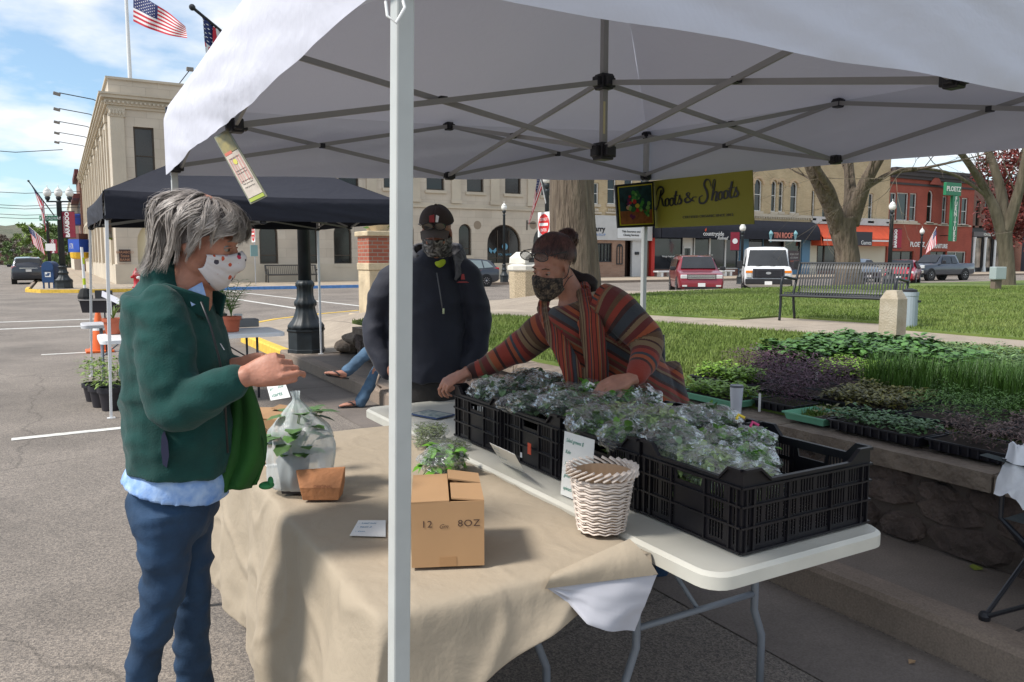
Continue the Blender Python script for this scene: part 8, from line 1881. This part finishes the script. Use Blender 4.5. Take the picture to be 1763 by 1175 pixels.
co_=cp_.build('cap',M_cap,mn,smooth=True,fix=False);co_.modifiers.new('thick','SOLIDIFY').thickness=.003
MB().grid(lambda u,v:mc+MF@(Vector((.080+.082*v*math.cos((u-.5)*1.9),(u-.5)*.155*(1-.12*v),.050-.030*v-.55*(u-.5)**2*.16))*1.06),20,8).build('brim',mat('lit cap brim',(.10,.08,.07),.9),co_,smooth=True,fix=False)  # light on the brim is put into its colour, lighter than the cap
MB().ell(mc+MF@(Vector((-.014,0,.148))*1.06),(.009,.009,.006)).build('button',M_cap,co_)
lg_=MB();P0=lambda x,y,z:mc+MF@(Vector((.095-.35*(y*y)-1.0*max(0,z-.09)*.8+.006,y,z))*1.06)
eb=mat('cap emblem red',(.30,.03,.03),.6);MB().add([P0(0,y,z)for y,z in((.022,.085),(.008,.085),(.010,.118),(.026,.112))]+[P0(0,y,z)+MF@Vector((.002,0,0))for y,z in((.022,.085),(.008,.085),(.010,.118),(.026,.112))],[(0,1,2,3),(4,5,6,7),(0,1,5,4),(1,2,6,5),(2,3,7,6),(3,0,4,7)]).build('emblem',M_white,co_)
MB().add([P0(0,-y,z)for y,z in((.024,.085),(-.004,.085),(.0,.12),(.026,.114))]+[P0(0,-y,z)+MF@Vector((.002,0,0))for y,z in((.024,.085),(-.004,.085),(.0,.12),(.026,.114))],[(0,1,2,3),(4,5,6,7),(0,1,5,4),(1,2,6,5),(2,3,7,6),(3,0,4,7)]).build('emblem',eb,co_)
M_lens=mat('smoked lens',(.008,.008,.012),.06,spec=.9)
def glasses(par,c,F_,z,x,s=1,m=M_lens,fr=M_black,tilt=0,w=.033):
 T4=lambda p:c+F_@(Vector((x+p[0],p[1],z+p[2]))*s)
 g_=MB()
 for y in(-1,1):
  n=16;g_.add([T4((-.012*abs(math.cos(a))*0-(.25*(abs(y*w+w*.86*math.cos(a))**2)*3),y*w+w*.86*math.cos(a),.019*math.sin(a)+tilt))for a in[2*math.pi*k/n for k in range(n)]],[tuple(range(n))])
 o=g_.build('lens',m,par,fix=False);o.modifiers.new('thick','SOLIDIFY').thickness=.002
 for y in(-1,1):
  n=20;P=[T4((-(.25*(abs(y*w+w*.88*math.cos(a))**2)*3),y*w+w*.88*math.cos(a),.0195*math.sin(a)+tilt))for a in[2*math.pi*k/n for k in range(n+1)]];MB().loft(P,.0019*s,6,cap=False).build('rim',fr,par,smooth=True)
  MB().loft([T4((-.0035,y*.066,.004)),T4((-.05,y*.088,.0)),T4((-.11,y*.088,-.015))],.002*s,6).build('temple',fr,par,smooth=True)
 MB().loft([T4((.001,-.007,.004)),T4((.004,0,.008)),T4((.001,.007,.004))],.002*s,6).build('bridge',fr,par,smooth=True)
ge=T('sunglasses','dark wraparound sunglasses resting on the brown cap','sunglasses',tuple(mc));glasses(ge,mc,MF,.066,.116,1.06)
M_navy=mat('navy jacket',(.008,.010,.022),.75,bump=.3,bscale=120,sheen=.1)
jk=MB()
tube(jk,[(738,655,md,.215,.17),(738,625,md,.222,.18),(736,570,md,.220,.175),(735,520,md,.212,.165),(737,485,md,.200,.15),(742,462,md,.165,.13),(746,446,md,.12,.11),(748,436,md+.02,.085,.09)],28)
tube(jk,[(716,450,md,.05),(694,463,md,.075),(674,484,md,.088,.088),(658,515,md+.01,.088),(647,553,md+.02,.078),(647,590,md-.02,.070),(658,620,md-.06,.060),(668,640,md-.08,.052)])
tube(jk,[(780,450,md,.05),(796,463,md,.072),(808,482,md,.082,.085),(816,510,md+.01,.084),(823,548,md+.02,.078),(824,585,md+.0,.070),(816,615,md-.04,.060),(806,636,md-.06,.052)])
mj=clothes('navy_jacket',jk,M_navy,mn,.010,2,.013,5.5,30,(.8,.8,1.1),.006)
hd=MB();M_hood=camo('grey hood lining',(.05,.05,.055),(.09,.09,.10),(.14,.14,.15),12)
def hoodf(u,v):
 a=-2.35+4.7*u;k=abs(a)/2.35;c_=D(750,455,md+.02).lerp(D(753,418,md+.02),v);r_=.150-.025*v
 p=c_+FWD*(math.cos(a)*r_*.95)+RIGHT*(math.sin(a)*r_*1.05)-UPV*(.085*k**3*(1-v*.3)+.02*k*v);return p+(p-c_).normalized()*(.018*math.sin(v*3.1)+.008*noise.noise(Vector((u*7,v*3,0))))
ho=hd.grid(hoodf,50,12).build('hood',M_hood,mj,smooth=True,fix=False);ho.modifiers.new('thick','SOLIDIFY').thickness=.016
hv=MB();tube(hv,[(750,453,md-.125,.014,.008),(757,455,md-.132,.022,.012),(766,449,md-.12,.016,.008)]);clothes('lime_collar',hv,mat('lime collar',(.35,.45,.02),.8),mn,.006,2,.001,9)
MB().loft([D(752,470,md-.155),D(757,500,md-.175),D(763,540,md-.19)],.004,6).build('zip',mat('grey zip',(.10,.10,.11),.6),mj,smooth=True);MB().cbox(tuple(D(763,536,md-.205)),(.012,.006,.03)).build('zip_pull',M_chr,mj)
for(sx,sy,w_,hh_,mt)in((797,477,.022,.03,'a'),(797,486,.07,.006,'b')):
 c=D(sx,sy,md-.215);MB().add([c+RIGHT*a*w_/2+UPV*b*hh_/2+FWD*e for e in(0,.004)for a,b in((-1,-1),(1,-1),(.6,1),(-.6,1))],[(0,1,2,3),(7,6,5,4),(0,4,5,1),(1,5,6,2),(2,6,7,3),(3,7,4,0)]).build('chest_emblem',eb,mj)
pt=MB();tube(pt,[(738,645,md,.19,.14),(738,690,md,.17,.13)],24)
for x in(708,766):tube(pt,[(x+(6 if x<738 else-6),680,md,.10),(x,760,md,.085),(x,890,md,.07)])
clothes('trousers',pt,mat('dark brown trousers',(.022,.019,.018),.85,bump=.3,bscale=120),mn,.012,3,.008,7,3)
for x in(708,766):
 p=D(x,895,md);MB().loft([Vector((p.x,p.y,.05))+FWD*.08,Vector((p.x,p.y,.07)),Vector((p.x,p.y,.04))-FWD*.14,Vector((p.x,p.y,.03))-FWD*.2],[(.05,.04),(.052,.06),(.05,.035),(.035,.025)],14,up=UPV).build('boot',M_black,mn,smooth=True)
wo=T('person','woman with a dark bun in a rust striped cardigan leaning over the crates','person',tuple(Vector((D(1110,900,3.75).x,D(1110,900,3.75).y,0))))
oc=D(951,459,3.32);OF=frame(-RIGHT*.60-FWD*.70-UPV*.36,UPV+RIGHT*.10);body=MB();head(body,oc,OF,.98)
tube(body,[(993,530,3.40,.07),(982,505,3.40,.056),(968,478,3.38,.052)])
tube(body,[(1085,700,3.62,.16),(1050,620,3.5,.15),(1008,560,3.42,.13),(992,525,3.41,.08)])
tube(body,[(1040,520,3.3,.05),(1114,590,3.25,.042),(1100,636,3.12,.032),(1086,652,3.07,.025)])
tube(body,[(935,560,3.55,.05),(888,602,3.6,.045),(820,638,3.60,.03),(800,644,3.58,.025)])
hand(body,D(797,645,3.575),-RIGHT*.90-UPV*.42-FWD*.1,UPV*.75-RIGHT*.3-FWD*.5,1.0,curls=((.75,.55,.3),(.6,.7,.4),(.75,.8,.5),(.8,.9,.5)),thumb=(.55,.6,-.7),side=-1,spread=.06)
hand(body,D(1084,653,3.06),-RIGHT*.93-UPV*.22-FWD*.15,UPV*.75-FWD*.65,.98,curls=((.35,.5,.3),)*4,thumb=(.7,.55,-.4),side=1)
for x in(1070,1130):tube(body,[(x,700,3.7,.09),(x,800,3.75,.065),(x,1000,3.75,.05)])
link('body',remesh(body,.0042,2),S_wom,wo,True);brow_skin=S_wom;eyes(wo,oc,OF,.98)
M_fm=camo('dark floral mask',(.012,.012,.012),(.05,.035,.03),(.16,.12,.08),45);mask(wo,oc,OF,M_fm,1.03,z0=-.122,top=-.006,out=.016,yaw=1.2,pleats=.5,strapm=M_black)
M_dh=mat('dark auburn hair',(.030,.010,.010),.4,island=.5,spec=.5,var=1,vscale=30,c2=(.11,.042,.032));M_dh0=mat('dark hair base',(.014,.006,.006),.7)
bunl=Vector((-.090,-.0,.120))
def capo(u,v):
 phi=2*math.pi*u;k=.5+.5*math.cos(phi);th=.02+(2.2-1.38*k**1.1)*v;return oc+OF@(hair_pt(phi,th,-.002+.004*math.sin(v*3))*.98)
MB().grid(capo,40,20).build('hair_base',M_dh0,wo,smooth=True,fix=False)
def gen3(i):
 phi=rnd(0,6.283);k=.5+.5*math.cos(phi);th=(2.25-1.40*k**1.3)*rnd(.5,1.04);P=[];b=bunl
 a0=hair_pt(phi,th,.0)
 for j in range(8):
  f=j/7;p=a0.lerp(b,f);d_=Vector((p.x+.02,p.y*1.15,p.z-.035));L_=d_.length;tgt=.104+.006*math.sin(f*3.14);
  if f<.9:p=Vector((d_.x/L_*max(L_,tgt)-.02,d_.y/L_*max(L_,tgt)/1.15,d_.z/L_*max(L_,tgt*.98)+.035))
  P.append(oc+OF@(p*.98)+Vector((rnd(-1,1),rnd(-1,1),rnd(-1,1)))*.002)
 return P
hc0=oc;ribbons(wo,'hair',M_dh,gen3,2600,.0012)
bn=D(976,413,3.42);
def gen4(i):
 a=rnd(0,6.28);t0=rnd(0,6.28);ax=Vector((rnd(-1,1),rnd(-1,1),rnd(-1,1))).normalized();q=ax.orthogonal().normalized();r_=rnd(.034,.052);P=[]
 for j in range(8):v=q.copy();v.rotate(Matrix.Rotation(t0+j*.36,3,ax));P.append(bn+v*r_*(1+.2*noise.noise(v*3)))
 return P
MB().ell(bn,(.034,)*3).build('bun_base',M_dh0,wo,smooth=True);hc0=bn;ribbons(wo,'bun',M_dh,gen4,500,.0014)
pt_=MB().loft(catmull([D(975,470,3.48),D(995,480,3.46),D(1015,488,3.45),D(1020,502,3.45)],4),[.03]*6+[.035]*4+[.025]*3,12).build('ponytail',M_dh0,wo,smooth=True)
ge=T('glasses','black framed glasses pushed up on the dark hair','glasses',tuple(oc));glasses(ge,oc,OF,.088,.112,1.0,m=mat('pale lens',(.05,.05,.06),.05,spec=.9,alpha=.45),w=.038)
ms=mat('striped knit',(.3,.05,.02),.9,sheen=.15,bump=.6,bscale=170);N,L,p=nodes(ms)
at=N.new('ShaderNodeAttribute');at.attribute_name='stripe';fr_=N.new('ShaderNodeMath');fr_.operation='FRACT';L.new(at.outputs['Fac'],fr_.inputs[0]);rp=N.new('ShaderNodeValToRGB');rp.color_ramp.interpolation='CONSTANT';L.new(fr_.outputs[0],rp.inputs[0]);L.new(rp.outputs[0],p.inputs['Base Color'])
cols={'r':(.25,.034,.020),'o':(.30,.068,.025),'b':(.045,.014,.012),'t':(.19,.12,.065),'s':(.035,.040,.050),'m':(.12,.018,.016),'n':(.10,.05,.025)}
seq=[('r',.10),('b',.03),('o',.06),('t',.025),('m',.06),('n',.03),('r',.05),('b',.04),('s',.09),('b',.02),('t',.03),('m',.05),('o',.06),('b',.02),('n',.05),('t',.04),('b',.015),('t',.055),('m',.04),('r',.055),('s',.03),('o',.04),('b',.03)]
ps=0;tot=sum(k for _,k in seq)
for i,(c,w_)in enumerate(seq):
 e=rp.color_ramp.elements[i]if i<2 else rp.color_ramp.elements.new(ps);e.position=ps;e.color=(*cols[c],1);ps+=w_/tot*.999
cg=MB()
QQ=0;Qt=tube(cg,[(1092,720,3.62,.235,.20),(1078,680,3.6,.230,.20),(1055,630,3.52,.215,.19),(1028,590,3.46,.195,.18),(1003,558,3.42,.175,.165),(990,535,3.41,.145,.15),(985,520,3.41,.10,.11)],28)
Qn=tube(cg,[(1030,520,3.33,.092),(1062,535,3.29,.088),(1092,562,3.26,.082),(1114,590,3.24,.074),(1110,618,3.18,.064),(1101,636,3.12,.050),(1096,646,3.09,.045)])
Qf=tube(cg,[(958,555,3.52,.085),(930,572,3.56,.082),(903,594,3.59,.078),(870,612,3.60,.062),(835,632,3.60,.046),(815,639,3.60,.040)])
Qh=tube(cg,[(1130,640,3.62,.12,.10),(1150,690,3.64,.10,.10),(1165,740,3.66,.08,.1)])
def chain_s(co):
 best=None
 for Q,k in((Qn,0),(Qf,1)):
  s=0
  for i in range(len(Q)-1):
   a,b=Q[i],Q[i+1];d=b-a;L_=d.length;t=max(0,min(1,(co-a).dot(d)/(L_*L_)))if L_ else 0;q=(co-(a+d*t)).length
   if best is None or q<best[0]:best=(q,(s+L_*t)*1.75+k*.3+.1,k,i)
   s+=L_
 if best[0]<.105 and best[3]>1:return best[1]*1.15+.012*noise.noise(co*9)
 r=co-Vector(oc);return(r.dot(UPV)*1.15+r.dot(RIGHT)*.70)*2.6+5+.015*noise.noise(co*8)
cgo=clothes('striped_cardigan',cg,ms,wo,.0075,2,.005,8,40,(.8,.8,.8),.002,attr=chain_s)
sc_m=mat('rust chunky scarf',(.10,.022,.014),.95,var=.6,vscale=60,bump=2,bscale=90,c2=(.24,.06,.028))
sf_=MB()
sf_.loft(catmull([D(1004,500,3.36),D(1012,540,3.245),D(1024,600,3.235),D(1027,650,3.25),D(1022,700,3.28)],5),[(.034,.016)]*6+[(.055,.012)]*15,14,up=FWD)
sf_.loft(catmull([D(934,528,3.45),D(944,556,3.34),D(962,590,3.28),D(985,640,3.24),D(1000,700,3.26)],5),[(.030,.013)]*8+[(.045,.011)]*13,14,up=FWD)
sf_.loft(catmull([D(1006,500,3.38),D(1004,488,3.48),D(975,494,3.55),D(945,508,3.53),D(934,528,3.45)],5),.026,12)
clothes('lapel',sf_,ms,cgo,.006,1,.004,22,4,(1.6,1.6,.35),.002,attr=lambda co:(co-oc).dot(RIGHT)*7+(co-oc).dot(UPV)*.5+.03*noise.noise(co*12))
tp2=MB();tube(tp2,[(985,565,3.30,.06,.03),(972,546,3.335,.045,.022)]);clothes('red_top',tp2,mat('red knit top',(.22,.012,.012),.9),wo,.006,2,.001,9)
pt=MB();tube(pt,[(1095,720,3.65,.18,.16),(1100,760,3.68,.17,.16)],20)
for x in(1075,1130):tube(pt,[(x,750,3.7,.10),(x,850,3.75,.08),(x,995,3.75,.06)])
clothes('trousers',pt,M_jean,wo,.012,2,.004,8,2)
for x in(1075,1130):
 p=D(x,1000,3.75);MB().loft([Vector((p.x,p.y,.04))+FWD*.05,Vector((p.x,p.y,.06)),Vector((p.x,p.y,.03))-FWD*.08-RIGHT*.12],[(.045,.04),(.045,.05),(.035,.025)],12,up=UPV).build('shoe',M_black,wo,smooth=True)
sp_=T('person','seated person in faded jeans and black sandals, legs crossed, behind the near post','person',tuple(G(690,668,.15)))
sd_=8.3;body=MB()
tube(body,[(712,640,sd_+.1,.13),(712,560,sd_+.1,.13),(712,500,sd_+.1,.12),(712,478,sd_+.1,.06)]);head(body,D(712,452,sd_+.1),frame(-RIGHT*.8-FWD*.5-UPV*.2,UPV),1)
tube(body,[(712,640,sd_,.08),(648,600,sd_-.15,.04),(600,638,sd_-.25,.03),(588,647,sd_-.27,.036)]);tube(body,[(706,640,sd_+.1,.08),(658,624,sd_-.03,.04),(625,690,sd_-.2,.03),(620,697,sd_-.2,.036)])
def foot(p,d,up_):
 d=Vector(d).normalized();body.loft([p-d*.03,p+d*.03,p+d*.10-UPV*.012,p+d*.17-UPV*.018],[(.032,.04),(.038,.034),(.046,.022),(.040,.014)],14,up=up_)
 s=d.cross(Vector(up_)).normalized()
 for k in range(5):body.loft([p+d*.165+s*(k-2)*.017-UPV*.02,p+d*(.205-.006*abs(k-1))+s*(k-2)*.018-UPV*.022],[.010-.001*k*.4]*2,8)
fa_=D(592,644,sd_-.27);foot(fa_,-RIGHT*.93+UPV*.22-FWD*.3,UPV);fb_=Vector(D(618,697,sd_-.2));fb_.z=.055;foot(fb_,-RIGHT*.95-FWD*.2-UPV*.02,UPV)
tube(body,[(690,510,sd_,.045),(668,560,sd_-.1,.04),(690,590,sd_-.2,.03)]);hand(body,D(690,590,sd_-.2),RIGHT*.6-UPV*.3,UPV,1,curl=(.2,.2,.2))
link('body',remesh(body,.005,2),S_wom,sp_,True)
jn=MB();tube(jn,[(712,640,sd_+.05,.15,.13),(706,610,sd_+.05,.14,.12)],20)
tube(jn,[(704,632,sd_,.10),(672,608,sd_-.1,.088),(648,599,sd_-.15,.076),(628,612,sd_-.18,.068),(608,630,sd_-.22,.062),(598,638,sd_-.24,.064)]);tube(jn,[(700,636,sd_+.1,.10),(668,620,sd_,.084),(650,640,sd_-.05,.070),(632,672,sd_-.15,.062),(621,692,sd_-.2,.066)])
clothes('jeans',jn,denim('faded blue denim',(.04,.075,.12)),sp_,.010,2,.007,8,5,(1,1,1.3),.003)
tp3=MB();tube(tp3,[(712,620,sd_+.1,.16,.13),(712,560,sd_+.1,.16,.13),(712,500,sd_+.1,.17,.12),(712,485,sd_+.1,.09,.08)]);tube(tp3,[(690,505,sd_+.02,.06),(668,558,sd_-.1,.05)]);clothes('top',tp3,M_navy,sp_,.012,2,.004,8,5)
for p,d in((fa_,-RIGHT*.93+UPV*.22-FWD*.3),(fb_,-RIGHT*.95-FWD*.2-UPV*.02)):
 d=Vector(d).normalized();s=d.cross(UPV).normalized();sl_=MB();sl_.loft([p-d*.05-UPV*.04,p+d*.07-UPV*.046,p+d*.16-UPV*.046,p+d*.215-UPV*.04],[(.034,.008),(.036,.008),(.048,.009),(.03,.008)],14,up=UPV);so_=sl_.build('sandal',M_black,sp_,smooth=True)
 for a in(-1,1):MB().loft(catmull([p+d*.15-UPV*.03,p+d*.09+s*a*.028+UPV*.008,p+d*.045+s*a*.04-UPV*.02],4),.010,6).build('strap',M_black,so_,smooth=True)
fc=T('folding_chair','tan metal folding chair under the seated person','chair',tuple(G(690,668,.15)));M_ctan=mat('tan chair metal',(.36,.28,.22),.4)
a=D(652,612,sd_-.1);b=D(650,664,sd_-.05);MB().loft([D(658,628,sd_-.2),D(648,662,sd_-.2),D(656,668,sd_-.15)],.011,8).build('leg',M_ctan,fc,smooth=True);MB().loft([D(700,560,sd_+.25),D(712,662,sd_-.1)],.011,8).build('leg',M_ctan,fc);MB().loft([D(735,560,sd_+.3),D(738,660,sd_+.2)],.011,8).build('leg',M_ctan,fc)
MB().cbox(tuple(D(706,648,sd_)),(.40,.40,.025),rz=-.4).build('seat',M_ctan,fc,bevel=.01);MB().cbox(tuple(D(725,560,sd_+.3)),(.4,.02,.2),rz=-1.3).build('backrest',M_ctan,fc,bevel=.008)
sc.render.engine='CYCLES'
sc.cycles.max_bounces=8;sc.cycles.transparent_max_bounces=24
